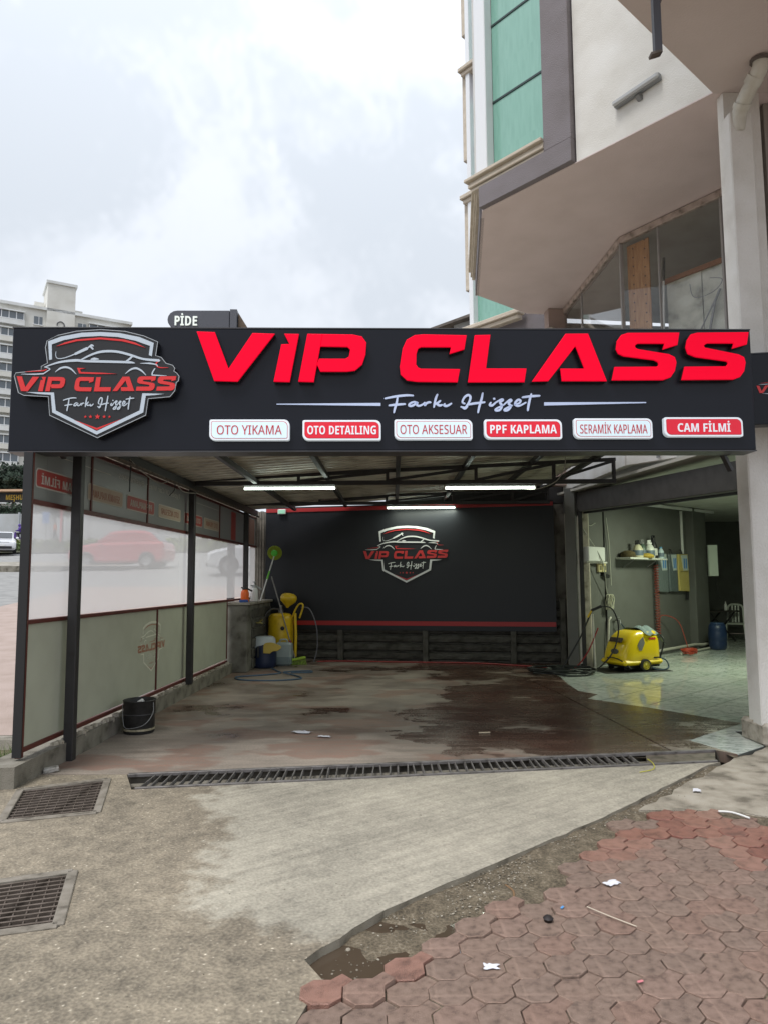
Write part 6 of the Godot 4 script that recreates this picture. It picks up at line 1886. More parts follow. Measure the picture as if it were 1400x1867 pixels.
	# far end: white box, blue barrel, table, plastic chair
	var fb := thing("white_cabinet", "tall white cabinet board at the dark doorway", "cabinet")
	part("board", MB.new().box(Vector3(7.62, 1.98, -16.6), Vector3(0.22, 0.72, 0.06), yaw(0.1), 0.006), mat(Color(0.60, 0.66, 0.58), 0.5), fb)
	part("cord", MB.new().tube([Vector3(7.66, 1.62, -16.58), Vector3(7.74, 1.1, -16.6)], 0.006, 5), M.black, fb)
	var ba := thing("blue_barrel", "blue plastic barrel beside the grey pilaster", "barrel", "", at(7.36, 0.0, -15.98).scaled_local(Vector3(0.68, 0.78, 0.68)))
	part("body", MB.new().lathe([[0.0, 0.0], [0.22, 0.0], [0.26, 0.05], [0.28, 0.2], [0.265, 0.24], [0.285, 0.28], [0.285, 0.48], [0.268, 0.52], [0.28, 0.56], [0.25, 0.70], [0.20, 0.73]], Vector3.ZERO, 22), mat(Color(0.014, 0.03, 0.08), 0.4), ba)
	part("lid", MB.new().lathe([[0.21, 0.72], [0.21, 0.76], [0.0, 0.765]], Vector3.ZERO, 20), mat(Color(0.03, 0.06, 0.13), 0.4), ba)
	var tb := thing("folding_table", "dark folding table in the unlit back room", "table", "", at(8.35, 0.0, -18.2, 0.2))
	part("top", MB.new().box(Vector3(0, 0.74, 0), Vector3(0.95, 0.04, 0.6), Basis.IDENTITY, 0.006), mat(Color(0.05, 0.045, 0.04), 0.5), tb)
	for sx in [-1.0, 1.0]:
		part("leg", MB.new().bar(Vector3(sx * 0.35, 0.0, 0.26), Vector3(-sx * 0.35, 0.72, 0.26), 0.03, 0.03), M.steel_dark, tb)
		part("leg", MB.new().bar(Vector3(sx * 0.35, 0.0, -0.26), Vector3(-sx * 0.35, 0.72, -0.26), 0.03, 0.03), M.steel_dark, tb)
	single("small_bottle", MB.new().lathe([[0.0, 0.0], [0.035, 0.0], [0.035, 0.14], [0.012, 0.18], [0.012, 0.22], [0.0, 0.22]], Vector3(8.55, 0.762, -18.05), 12), M.white, "small white bottle on the dark table", "bottle")
	var ch := thing("plastic_chair", "white plastic garden chair in the back room", "chair", "", at(8.80, 0.0, -18.1, -0.5))
	var cm := mat(Color(0.50, 0.52, 0.46), 0.4)
	part("seat", MB.new().box(Vector3(0, 0.43, 0), Vector3(0.46, 0.035, 0.44), Basis.IDENTITY, 0.012), cm, ch)
	for sx in [-1.0, 1.0]:
		part("leg", MB.new().bar(Vector3(sx * 0.20, 0.42, 0.19), Vector3(sx * 0.24, 0.0, 0.23), 0.045, 0.045, Vector3.FORWARD, 0.008), cm, ch)
		part("leg", MB.new().bar(Vector3(sx * 0.20, 0.42, -0.19), Vector3(sx * 0.23, 0.0, -0.26), 0.045, 0.045, Vector3.FORWARD, 0.008), cm, ch)
		part("back_upright", MB.new().bar(Vector3(sx * 0.19, 0.43, -0.19), Vector3(sx * 0.17, 0.86, -0.30), 0.045, 0.03, Vector3.FORWARD, 0.008), cm, ch)
	part("back_rail", MB.new().tube(smooth([Vector3(-0.17, 0.82, -0.29), Vector3(-0.10, 0.89, -0.31), Vector3(0.10, 0.89, -0.31), Vector3(0.17, 0.82, -0.29)], 4), 0.026, 8), cm, ch)
	for x in [-0.07, 0.0, 0.07]:
		part("back_slat", MB.new().bar(Vector3(x, 0.45, -0.2), Vector3(x, 0.87, -0.305), 0.035, 0.015, Vector3.FORWARD), cm, ch)

func crumple(w: float, d: float, fold: float) -> MB:
	# a creased scrap of paper: an uneven sheet with torn sides
	var n := 5
	var g := []
	for i in n + 1:
		var row := []
		for j in n + 1:
			var e := 0.0 if i > 0 and i < n and j > 0 and j < n else 0.10
			row.append(Vector3((i / float(n) - 0.5 + rng.randf_range(-0.05 - e, 0.05 + e)) * w, rng.randf() * fold * d * 0.5, (j / float(n) - 0.5 + rng.randf_range(-0.05 - e, 0.05 + e)) * d))
		g.append(row)
	var b := MB.new()
	for i in n:
		for j in n:
			b.quad(g[i][j], g[i + 1][j], g[i + 1][j + 1], g[i][j + 1], Vector3.UP)
			var t := Vector3(0, -0.001, 0)
			b.quad(g[i][j] + t, g[i + 1][j] + t, g[i + 1][j + 1] + t, g[i][j + 1] + t, Vector3.DOWN)
	return b

func build_litter() -> void:
	# paper scraps, twigs and pebbles on the ground
	var paper := mat(Color(0.66, 0.66, 0.70), 0.8, {back = 0.2})
	var scraps := [[0.297, -3.26, 0.07, 0.5, "crumpled white wrapper lying in the muddy puddle"], [1.18, -3.90, 0.075, 0.2, "flat white paper scrap on the brick pavers"], [0.43, -3.10, 0.055, 1.0, "torn white scrap beside the lifted pavers"], [2.33, -5.52, 0.09, 0.4, "lilac white scrap on the pillar's concrete apron"]]
	for q in scraps:
		var o := single("paper_scrap", crumple(q[2], q[2] * rng.randf_range(0.55, 0.8), 0.22), paper, q[4], "paper", "scraps on the ground")
		o.transform = at(q[0], 0.006 if q[0] > 0.35 else -0.018, q[1], q[3] * 3.0)
	var tiss := [[-0.86, -7.62, 0.20, "long white tissue on the wet bay floor"], [-0.62, -7.42, 0.14, "crumpled white tissue beside the long one"]]
	for q in tiss:
		var o := single("tissue", crumple(q[2], q[2] * 0.42, 0.3), paper, q[3], "tissue", "tissues on the bay floor")
		o.transform = at(q[0], 0.012, q[1], -0.5 + q[2])
	single("wood_chip", MB.new().box(Vector3(1.02, 0.012, -7.55), Vector3(0.12, 0.012, 0.022), yaw(0.1), 0.003), mat(Color(0.5, 0.42, 0.3), 0.8), "small pale wood chip on the wet bay floor", "chip")
	single("plastic_strip", MB.new().tube(smooth([Vector3(2.26, 0.012, -5.02), Vector3(2.33, 0.02, -4.97), Vector3(2.40, 0.012, -4.88)], 4), 0.008, 5), M.white, "white plastic strip at the far edge of the pavers", "strip")
	single("yellow_strap", MB.new().tube(smooth([Vector3(2.08, 0.01, -6.02), Vector3(2.22, 0.012, -6.1), Vector3(2.26, 0.03, -6.2), Vector3(2.27, 0.03, -6.36)], 4), 0.004, 5), mat(Color(0.45, 0.42, 0.04), 0.6), "thin yellow strap at the right end of the drain", "strap")
	single("dry_twig", MB.new().tube(smooth([Vector3(0.63, -0.03, -3.98), Vector3(0.66, -0.024, -3.88), Vector3(0.64, -0.03, -3.78)], 3), 0.006, 5), mat(Color(0.2, 0.12, 0.06), 0.9), "dry brown twig on the earth strip", "twig")
	single("straw", MB.new().tube(smooth([Vector3(0.97, 0.012, -3.62), Vector3(1.04, 0.016, -3.52), Vector3(1.14, 0.012, -3.42)], 3), 0.003, 5), mat(Color(0.55, 0.48, 0.38), 0.8), "pale straw lying across the pavers", "straw")
	single("dark_lump", MB.new().lathe([[0.0, -0.01], [0.02, -0.005], [0.026, 0.008], [0.014, 0.02], [0.0, 0.022]], Vector3(0.755, 0.006, -3.50), 7), mat(Color(0.015, 0.01, 0.01), 0.6), "small black lump on the pavers", "lump")
	single("pink_wrapper", MB.new().box(Vector3(1.0, 0.01, -2.98), Vector3(0.028, 0.006, 0.012), yaw(0.4), 0.003), mat(Color(0.6, 0.2, 0.22), 0.5), "tiny pink wrapper on the front pavers", "wrapper")
	single("plastic_bit", MB.new().box(Vector3(0.85, 0.01, -3.62), Vector3(0.024, 0.008, 0.012), yaw(0.9), 0.003), mat(Color(0.1, 0.3, 0.6), 0.5), "tiny blue plastic bit on the pavers", "plastic bit")
	single("crushed_box", MB.new().box(Vector3(-2.80, 0.025, -6.15), Vector3(0.12, 0.04, 0.06), Basis.from_euler(Vector3(0.1, 0.5, 0.1)), 0.008), mat(Color(0.45, 0.44, 0.42), 0.8, {tex = "stain", scale = 5.0}), "crushed white cigarette box beside the steel post", "box")
	# muddy puddle in the low corner of the earth strip
	structure("puddle", MB.new().sheet(poly([-0.42, -3.2, 0.0, -3.62, 0.7, -3.9, 0.8, -3.6, 0.3, -3.0, -0.2, -2.7, -0.42, -2.8]), -0.0385), mat(Color(0.075, 0.055, 0.038), 0.05, {spec = 0.5}))
	# pebbles: uncountable, one object
	var peb := MultiMesh.new()
	peb.transform_format = MultiMesh.TRANSFORM_3D
	peb.use_colors = true
	var pm := MB.new()
	pm.lathe([[0.0, -0.35], [0.75, -0.25], [1.0, 0.05], [0.7, 0.4], [0.0, 0.5]], Vector3.ZERO, 7)
	peb.mesh = pm.mesh()
	var strip := poly([-0.33, -3.12, 0.05, -3.70, 0.65, -4.22, 1.50, -5.0, 2.75, -6.28, 2.65, -5.7, 1.8, -5.1, 1.3, -4.75, 0.75, -3.95, 0.05, -3.25, -0.2, -3.02])
	var spots := []
	while spots.size() < 1500:
		var p := Vector2(rng.randf_range(-0.4, 2.8), rng.randf_range(-6.3, -2.9))
		if Geometry2D.is_point_in_polygon(p, strip) and (p.y < -3.6 or rng.randf() < 0.25):
			spots.append(Vector3(p.x, earth_y(p.y) + 0.003, p.y))
	while spots.size() < 2100:
		var p := Vector2(rng.randf_range(-3.0, 2.7), rng.randf_range(-6.0, -2.2))
		if rng.randf() < 0.35 and p.x < 0.4 + (-p.y - 3.6) * 1.05 and p.y > -5.9 + p.x * -0.12 and not Geometry2D.is_point_in_polygon(p, poly(GRATES[0])) and not Geometry2D.is_point_in_polygon(p, poly(GRATES[1])) and p.y > -5.6 - p.x * 0.14:
			spots.append(Vector3(p.x, 0.001, p.y))
	peb.instance_count = spots.size()
	for i in spots.size():
		var r := rng.randf_range(0.002, 0.0075) * (1.0 if spots[i].y < -0.01 else 0.6)
		if rng.randf() < 0.03:
			r *= 1.8
		peb.set_instance_transform(i, Transform3D(Basis.from_euler(Vector3(rng.randf() * 0.5, rng.randf() * TAU, 0)) * Basis.from_scale(Vector3(r, r * 0.7, r * 0.8)), spots[i]))
		var t := rng.randf()
		var c := Color(0.12, 0.10, 0.07).lerp(Color(0.42, 0.38, 0.31), t * t)
		peb.set_instance_color(i, c)
	var pmat := mat(Color(1, 1, 1), 0.85)
	pmat.vertex_color_use_as_albedo = true
	var mi := MultiMeshInstance3D.new()
	mi.name = numbered("pebbles")
	mi.multimesh = peb
	mi.material_override = pmat
	add_child(mi)
	mi.set_meta("kind", "stuff")
	tag(mi, "loose pebbles strewn over the earth strip and apron", "pebbles")
	# grass at the left edge beside the kerb end
	var gm := MultiMesh.new()
	gm.transform_format = MultiMesh.TRANSFORM_3D
	gm.use_colors = true
	var bl := MB.new()
	for k in 4:
		var y0 := k * 0.25
		var y1 := y0 + 0.25
		var x0 := 0.5 * (1.0 - y0 * 0.9)
		var x1 := 0.5 * (1.0 - y1 * 0.95)
		bl.quad(Vector3(-x0, y0, y0 * y0 * 0.5), Vector3(x0, y0, y0 * y0 * 0.5), Vector3(x1, y1, y1 * y1 * 0.5), Vector3(-x1, y1, y1 * y1 * 0.5), Vector3(0, 0.3, 1))
	gm.mesh = bl.mesh()
	gm.instance_count = 420
	for i in 420:
		var p := Vector3(-3.36 + rng.randfn() * 0.10, -0.02, -6.42 + rng.randfn() * 0.15)
		p.x = clampf(p.x, -3.8, -3.2)
		var h := rng.randf_range(0.06, 0.20)
		gm.set_instance_transform(i, Transform3D(yaw(rng.randf() * TAU) * Basis(Vector3.RIGHT, rng.randf_range(-0.1, 0.5)) * Basis.from_scale(Vector3(0.008, h, h)), p))
		gm.set_instance_color(i, Color(0.05, 0.10, 0.02).lerp(Color(0.16, 0.20, 0.06), rng.randf()))
	var gmat := mat(Color(1, 1, 1), 0.7, {back = 0.4})
	gmat.vertex_color_use_as_albedo = true
	var gi := MultiMeshInstance3D.new()
	gi.name = numbered("grass_tuft")
	gi.multimesh = gm
	gi.material_override = gmat
	add_child(gi)
	gi.set_meta("kind", "stuff")
	tag(gi, "tuft of long grass at the kerb's near end", "grass")

# ---------------------------------------------------------------- the street beyond
func car(called: String, label: String, paint: Material, pos: Vector3, turn: float, tall: bool) -> void:
	# -x is the front
	var o := thing(called, label, "car", "cars on the street", at(pos.x, pos.y, pos.z, turn))
	var k := 1.12 if tall else 1.0
	var body := PackedVector2Array(smooth([Vector2(-2.10, 0.34), Vector2(-2.14, 0.55), Vector2(-2.02, 0.76 * k), Vector2(-1.2, 0.93 * k), Vector2(-0.9, 0.97 * k), Vector2(0.4, 1.0 * k), Vector2(1.6, 1.02 * k), Vector2(2.0, 0.96 * k), Vector2(2.08, 0.6), Vector2(2.02, 0.34)], 3))
	body.append_array(PackedVector2Array([Vector2(1.7, 0.22), Vector2(-1.8, 0.22)]))
	var left := Transform3D(Basis.IDENTITY, Vector3.ZERO)
	var b := MB.new()
	b.prism(body, 0.0, 0.87, left, 0.10, false)
	b.prism(body, 0.0, -0.87, left, 0.10, false)
	part("body", b, paint, o)
	var cab := PackedVector2Array(smooth([Vector2(-1.05, 0.93 * k), Vector2(-0.45, 1.32 * k), Vector2(-0.1, 1.44 * k), Vector2(0.7, 1.47 * k), Vector2(1.35, 1.40 * k), Vector2(1.85, 0.98 * k)], 3))
	var c := MB.new()
	c.prism(cab, 0.0, 0.74, left, 0.10, false)
	c.prism(cab, 0.0, -0.74, left, 0.10, false)
	part("cabin", c, paint, o)
	var gl := mat(Color(0.02, 0.025, 0.03), 0.08, {spec = 0.7})
	for sgn in [-1.0, 1.0]:
		part("side_window", MB.new().prism(PackedVector2Array([Vector2(-0.80, 1.0 * k), Vector2(-0.32, 1.32 * k), Vector2(0.25, 1.37 * k), Vector2(0.25, 1.02 * k)]), sgn * 0.70, sgn * 0.735), gl, o)
		part("side_window", MB.new().prism(PackedVector2Array([Vector2(0.32, 1.02 * k), Vector2(0.32, 1.37 * k), Vector2(1.15, 1.34 * k), Vector2(1.55, 1.04 * k)]), sgn * 0.70, sgn * 0.735), gl, o)
		part("headlight", MB.new().box(Vector3(-1.98, 0.68 * k, sgn * 0.62), Vector3(0.22, 0.13, 0.30), Basis(Vector3.UP, sgn * 0.35), 0.03), mat(Color(0.6, 0.62, 0.65), 0.15), o)
		part("tail_light", MB.new().box(Vector3(1.98, 0.82 * k, sgn * 0.66), Vector3(0.16, 0.16, 0.22), Basis.IDENTITY, 0.03), mat(Color(0.3, 0.01, 0.01), 0.2), o)
		part("mirror", MB.new().box(Vector3(-0.72, 1.02 * k, sgn * 0.93), Vector3(0.12, 0.12, 0.16), Basis.IDENTITY, 0.03), paint, o)
		for x in [-1.32, 1.32]:
			part("wheel_arch", MB.new().lathe([[0.0, 0.0], [0.37, 0.0], [0.37, -0.02]], Vector3(x, 0.34, sgn * 0.872), 20, Basis(Vector3.RIGHT, sgn * PI / 2)), M.black, o)
			var w := part("wheel", MB.new().lathe([[0.0, -0.1], [0.30, -0.1], [0.32, -0.07], [0.32, 0.07], [0.30, 0.1], [0.2, 0.09]], Vector3(x, 0.32, sgn * 0.80), 20, Basis(Vector3.RIGHT, sgn * PI / 2)), M.rubber, o)
			part("rim", MB.new().lathe([[0.0, 0.085], [0.05, 0.095], [0.18, 0.08], [0.21, 0.1]], Vector3(x, 0.32, sgn * 0.80), 16, Basis(Vector3.RIGHT, sgn * PI / 2)), M.galv, w)
	part("windscreen", MB.new().bar(Vector3(-1.0, 0.99 * k, 0), Vector3(-0.43, 1.355 * k, 0), 1.28, 0.02, Vector3.UP), gl, o)
	part("rear_window", MB.new().bar(Vector3(1.44, 1.36 * k, 0), Vector3(1.78, 1.06 * k, 0), 1.25, 0.03, Vector3.UP), gl, o)
	part("grille", MB.new().box(Vector3(-2.10, 0.66 * k, 0), Vector3(0.05, 0.09, 1.0), Basis.IDENTITY, 0.01), M.black, o)
	part("lower_grille", MB.new().box(Vector3(-2.125, 0.36, 0), Vector3(0.05, 0.16, 1.3), Basis.IDENTITY, 0.02), M.black, o)
	part("badge", MB.new().lathe([[0.0, 0.0], [0.06, 0.0], [0.06, -0.02]], Vector3(-2.13, 0.66 * k, 0), 14, Basis(Vector3(0, 0, 1), PI / 2)), M.galv, o)
	part("number_plate", MB.new().box(Vector3(-2.155, 0.50, 0), Vector3(0.015, 0.11, 0.52)), M.white, o)

func figure(bones: Array, cell := 0.03) -> MB:
	# a body as one continuous surface: bones are [a, b, radius a, radius b], joined by a smooth minimum and meshed as surface nets
	var lo := Vector3.ONE * 99.0
	var hi := -lo
	for q in bones:
		for e in 2:
			lo = lo.min(q[e] - Vector3.ONE * (q[2 + e] + cell * 2))
			hi = hi.max(q[e] + Vector3.ONE * (q[2 + e] + cell * 2))
	var n := Vector3i(((hi - lo) / cell).ceil()) + Vector3i.ONE
	var f := PackedFloat32Array()
	f.resize(n.x * n.y * n.z)
	for z in n.z:
		for y in n.y:
			for x in n.x:
				var p := lo + Vector3(x, y, z) * cell
				var s := 0.0
				for q in bones:
					var a: Vector3 = q[0]
					var ab: Vector3 = q[1] - a
					var t := clampf((p - a).dot(ab) / maxf(ab.length_squared(), 1e-6), 0, 1)
					var d := p.distance_to(a + ab * t) - lerpf(q[2], q[3], t)
					s += exp(-d * 60.0)
				f[(z * n.y + y) * n.x + x] = -log(maxf(s, 1e-30)) / 60.0
	var ids := {}
	var vs := []
	var b := MB.new()
	for z in n.z - 1:
		for y in n.y - 1:
			for x in n.x - 1:
				var c := Vector3.ZERO
				var m := 0
				var vals := []
				for k in 8:
					vals.append(f[((z + (k >> 2)) * n.y + y + ((k >> 1) & 1)) * n.x + x + (k & 1)])
				for e in [[0, 1], [2, 3], [4, 5], [6, 7], [0, 2], [1, 3], [4, 6], [5, 7], [0, 4], [1, 5], [2, 6], [3, 7]]:
					var u: float = vals[e[0]]
					var w: float = vals[e[1]]
					if (u < 0) != (w < 0):
						var t := u / (u - w)
						var pa := Vector3(e[0] & 1, (e[0] >> 1) & 1, e[0] >> 2)
						var pb := Vector3(e[1] & 1, (e[1] >> 1) & 1, e[1] >> 2)
						c += pa.lerp(pb, t)
						m += 1
				if m:
					ids[Vector3i(x, y, z)] = vs.size()
					vs.append(lo + (Vector3(x, y, z) + c / m) * cell)
	var at_ := func(i: int, j: int, k: int) -> float: return f[(clampi(k, 0, n.z - 1) * n.y + clampi(j, 0, n.y - 1)) * n.x + clampi(i, 0, n.x - 1)]
	var grad := func(p: Vector3) -> Vector3:
		var q := Vector3i(((p - lo) / cell).round())
		return Vector3(at_.call(q.x + 1, q.y, q.z) - at_.call(q.x - 1, q.y, q.z), at_.call(q.x, q.y + 1, q.z) - at_.call(q.x, q.y - 1, q.z), at_.call(q.x, q.y, q.z + 1) - at_.call(q.x, q.y, q.z - 1)).normalized()
	for z in range(1, n.z - 1):
		for y in range(1, n.y - 1):
			for x in range(1, n.x - 1):
				var s := f[(z * n.y + y) * n.x + x] < 0
				for ax in 3:
					var st := Vector3i.ZERO
					st[ax] = 1
					if s != (f[((z + st.z) * n.y + y + st.y) * n.x + x + st.x] < 0):
						var u := Vector3i.ZERO
						u[(ax + 1) % 3] = 1
						var w := Vector3i.ZERO
						w[(ax + 2) % 3] = 1
						var o := Vector3i(x, y, z)
						var q := [ids.get(o - u - w, -1), ids.get(o - w, -1), ids.get(o, -1), ids.get(o - u, -1)]
						if q.min() >= 0:
							var g := []
							for k in q:
								g.append(grad.call(vs[k]))
							b.tris(vs[q[0]], vs[q[1]], vs[q[2]], g[0], g[1], g[2])
							b.tris(vs[q[0]], vs[q[2]], vs[q[3]], g[0], g[2], g[3])
	return b

func leaf_crown(count: int, center: Vector3, size: Vector3, leaf: float, seed_: int, droop := 0.0) -> MB:
	# many small leaf faces in clumps spread through an uneven volume
	var r := RandomNumberGenerator.new()
	r.seed = seed_
	var b := MB.new()
	var clumps := []
	for i in 26:
		var d := Vector3(r.randfn(), r.randfn(), r.randfn()).normalized() * pow(r.randf(), 0.45)
		clumps.append([center + d * size, r.randf_range(0.22, 0.42)])
	for i in count:
		var c: Array = clumps[r.randi() % clumps.size()]
		var p: Vector3 = c[0] + Vector3(r.randfn(), r.randfn(), r.randfn()) * c[1] * size * 0.55
		var bs := Basis.from_euler(Vector3(r.randf_range(-1.2, 1.2), r.randf() * TAU, r.randf_range(-1.0, 1.0)))
		var l := leaf * r.randf_range(0.6, 1.3)
		b.quad(p, p + bs * Vector3(l * 0.35, 0, l * 0.5), p + bs * Vector3(0, -droop * l, l), p + bs * Vector3(-l * 0.35, 0, l * 0.5), bs.y)
	return b

func build_far() -> void:
	# apartment block up the hill
	var o := Vector3(-64.6, 0, -120.0)
	var d := Vector3(0.858, 0, -0.514).normalized()
	var nb := Basis(d, Vector3.UP, d.cross(Vector3.UP))
	var base := 3.0
	var ap := thing("apartment_block", "tall cream apartment block with rows of glazed balconies", "building")
	var cream := mat(Color(0.74, 0.735, 0.70), 0.85, {tex = "plaster", scale = 0.06})
	var pale := mat(Color(0.76, 0.78, 0.79), 0.8, {tex = "plaster", scale = 0.08})
	var glass := mat(Color(0.10, 0.12, 0.14), 0.12, {spec = 0.7})
	var frame := mat(Color(0.74, 0.75, 0.76), 0.5)
	var roof_h := 49.5
	var q := func(s: float, h: float, off: float) -> Vector3: return o + d * s + Vector3(0, h, 0) + nb.z * off
	part("main_wall", MB.new().box(q.call(2.0, (base + roof_h) * 0.5, -6.0), Vector3(36.0, roof_h - base, 12.0), nb), cream, ap)
	part("cornice", MB.new().box(q.call(2.0, roof_h + 0.15, -5.9), Vector3(36.6, 0.5, 12.8), nb), pale, ap)
	part("stair_tower", MB.new().box(q.call(8.0, (base + roof_h + 5.0) * 0.5 + 0.0, -3.0), Vector3(4.6, roof_h + 5.0 - base, 7.0), nb), cream, ap)
	part("tower_cap", MB.new().box(q.call(8.0, roof_h + 5.2, -3.0), Vector3(5.1, 0.5, 7.4), nb), pale, ap)
	part("roof_box", MB.new().box(q.call(4.7, roof_h + 1.3, -5.0), Vector3(1.6, 2.2, 4.0), nb), cream, ap)
	part("roof_box", MB.new().box(q.call(11.2, roof_h + 1.1, -5.0), Vector3(1.6, 1.8, 4.0), nb), cream, ap)
	var lamp_ring := MB.new().tube(smooth([q.call(7.4, 46.9, 0.56), q.call(7.5, 47.4, 0.56), q.call(8.0, 47.7, 0.56), q.call(8.5, 47.4, 0.56), q.call(8.6, 46.9, 0.56)], 5), 0.10, 6)
	part("wall_emblem", lamp_ring, mat(Color(0.12, 0.12, 0.13), 0.6), ap)
	var floors := 14
	for fl in floors:
		var h := roof_h - 2.2 - fl * 3.12
		# balconies: left column pair and the right column
		for cx in [-13.5, -6.0, -0.2, 15.6]:
			var w := 4.6 if cx < 10 else 5.6
			var bal := Node3D.new()
			bal.name = "balcony"
			ap.add_child(bal, true)
			part("glazing", MB.new().box(q.call(cx, h + 0.15, 0.36), Vector3(w, 1.55, 0.1), nb), glass, bal)
			part("parapet", MB.new().box(q.call(cx, h - 1.05, 0.40), Vector3(w + 0.3, 0.85, 0.9), nb), cream if fl % 2 else pale, bal)
			part("rail", MB.new().box(q.call(cx, h - 0.52, 0.80), Vector3(w + 0.2, 0.12, 0.1), nb), frame, bal)
			for k in 5:
				part("frame_bar", MB.new().box(q.call(cx - w * 0.5 + w * k / 4.0, h + 0.15, 0.45), Vector3(0.13, 1.6, 0.12), nb), frame, bal)
			part("slab", MB.new().box(q.call(cx, h + 1.02, 0.35), Vector3(w + 0.3, 0.2, 0.9), nb), pale, bal)
		for cx in [4.4, 11.6]:
			var wv := Node3D.new()
			wv.name = "window"
			ap.add_child(wv, true)
			part("pane", MB.new().box(q.call(cx, h + 0.1, 0.03), Vector3(1.35, 1.45, 0.08), nb), glass, wv)
			part("frame", MB.new().box(q.call(cx, h - 0.68, 0.08), Vector3(1.6, 0.14, 0.2), nb), frame, wv)
			part("frame", MB.new().box(q.call(cx + 0.1, h + 0.1, 0.06), Vector3(0.09, 1.45, 0.1), nb), frame, wv)
	# fence wall and bank across the upper road
	var fy := street_y(-80.0)
	var fw := thing("boundary_fence", "long pale grey panel fence across the upper road", "fence")
	var fm := mat(Color(0.46, 0.48, 0.50), 0.7, {tex = "plaster", scale = 0.1})
	for i in 13:
		part("panel", MB.new().box(Vector3(-52 + i * 4.0, fy + 1.45, -82.0 + 0.05 * (i % 2)), Vector3(3.94, 3.3, 0.15)), fm, fw)
		part("post", MB.new().box(Vector3(-54 + i * 4.0, fy + 1.5, -81.85), Vector3(0.16, 3.5, 0.2)), mat(Color(0.36, 0.38, 0.4), 0.7), fw)
	var hd := thing("hedge", "dark clipped hedge behind the grey fence", "hedge")
	part("foliage", leaf_crown(2600, Vector3(-44, fy + 3.7, -84.0), Vector3(7.0, 0.9, 0.8), 0.35, 21), mat(Color(0.03, 0.055, 0.03), 0.8, {back = 0.3}), hd)
	part("core", MB.new().box(Vector3(-44, fy + 3.2, -84.2), Vector3(13, 1.4, 0.6)), mat(Color(0.02, 0.035, 0.02), 0.9), hd)
	var yb := thing("restaurant_board", "dark board with yellow lettering above the hedge", "sign")
	part("board", MB.new().box(Vector3(-43.2, fy + 5.35, -85.0), Vector3(7.5, 1.1, 0.3)), M.black, yb)
	text("lettering", "MEŞHUR BAFRA PİDE", yb, mat(Color(0.65, 0.40, 0.04), 0.5), Transform3D(Basis.IDENTITY, Vector3(-42.2, fy + 5.35, -84.82)), 0.6, 6.0, 0.03)
	part("awning_edge", MB.new().box(Vector3(-44.5, fy + 6.1, -84.6), Vector3(8.0, 0.25, 1.4)), mat(Color(0.55, 0.35, 0.22), 0.6), yb)
	var tr := thing("round_tree", "dark spreading conifer below the apartment block", "tree", "", Transform3D.IDENTITY)
	part("trunk", MB.new().tube([Vector3(-46.0, fy, -88), Vector3(-46.0, fy + 4.0, -88), Vector3(-45.9, fy + 8.0, -88)], 0.35, 8, 0.12), mat(Color(0.08, 0.06, 0.045), 0.9), tr)
	part("crown", leaf_crown(5200, Vector3(-46.0, fy + 7.6, -88), Vector3(3.6, 1.7, 2.4), 0.5, 5, -0.4), mat(Color(0.022, 0.042, 0.024), 0.8, {back = 0.25}), tr)
	# median and verge
	structure("kerb_median", grid_sheet(-40, -11, -33.5, -30.2, 3, 2, func(_x, z): return street_y(z) + 0.22), M.concrete)
	single("median_kerb", MB.new().bar(Vector3(-40, street_y(-30.1) + 0.10, -30.1), Vector3(-13.6, street_y(-30.1) + 0.10, -30.1), 0.18, 0.28), M.kerb, "long concrete kerb along the road median", "kerb")
	structure("verge", grid_sheet(-90, 6, -82, -47, 4, 12, func(_x, z): return street_y(z) + 0.05), mat(Color(0.16, 0.19, 0.075), 0.9, {tex = "earth", scale = 0.3}))
	structure("upper_road", grid_sheet(-90, 6, -79, -66, 4, 6, func(_x, z): return street_y(z) + 0.10), mat(Color(0.33, 0.31, 0.28), 0.85, {tex = "mottle", scale = 0.2}))
	var vg := MultiMesh.new()
	vg.transform_format = MultiMesh.TRANSFORM_3D
	vg.use_colors = true
	vg.mesh = leaf_crown(60, Vector3.ZERO, Vector3(0.5, 0.4, 0.5), 0.28, 77).mesh()
	vg.instance_count = 260
	for i in 260:
		var z := rng.randf_range(-62.0, -48.0)
		var x := rng.randf_range(-44.0, -10.0)
		vg.set_instance_transform(i, Transform3D(yaw(rng.randf() * TAU) * Basis.from_scale(Vector3.ONE * rng.randf_range(0.5, 1.3)), Vector3(x, street_y(z) + 0.2, z)))
		vg.set_instance_color(i, Color(0.06, 0.10, 0.03).lerp(Color(0.22, 0.25, 0.05), rng.randf()))
	var vm := mat(Color(1, 1, 1), 0.8, {back = 0.3})
	vm.vertex_color_use_as_albedo = true
	var vi := MultiMeshInstance3D.new()
	vi.name = numbered("verge_plants")
	vi.multimesh = vg
	vi.material_override = vm
	add_child(vi)
	vi.set_meta("kind", "stuff")
	tag(vi, "low green plants covering the verge beyond the road", "plants")
	# street furniture seen through the cloudy panes
	var rp := thing("striped_pole", "thin red pole standing on the verge beyond the road", "pole")
	var py := street_y(-58.0)
	part("pole", MB.new().tube([Vector3(-26.3, py, -58), Vector3(-26.3, py + 5.2, -58)], 0.09, 8), mat(Color(0.55, 0.06, 0.08), 0.5), rp)
	var bs := thing("blue_road_sign", "small blue road sign on a post by the verge", "sign")
	part("post", MB.new().tube([Vector3(-26.6, py, -56), Vector3(-26.6, py + 2.4, -56)], 0.04, 8), M.galv, bs)
	part("plate", MB.new().box(Vector3(-26.6, py + 2.2, -55.94), Vector3(0.55, 0.9, 0.03), Basis.IDENTITY, 0.01), mat(Color(0.04, 0.17, 0.45), 0.4), bs)
	var st := thing("street_tree", "small round tree behind the verge", "tree")
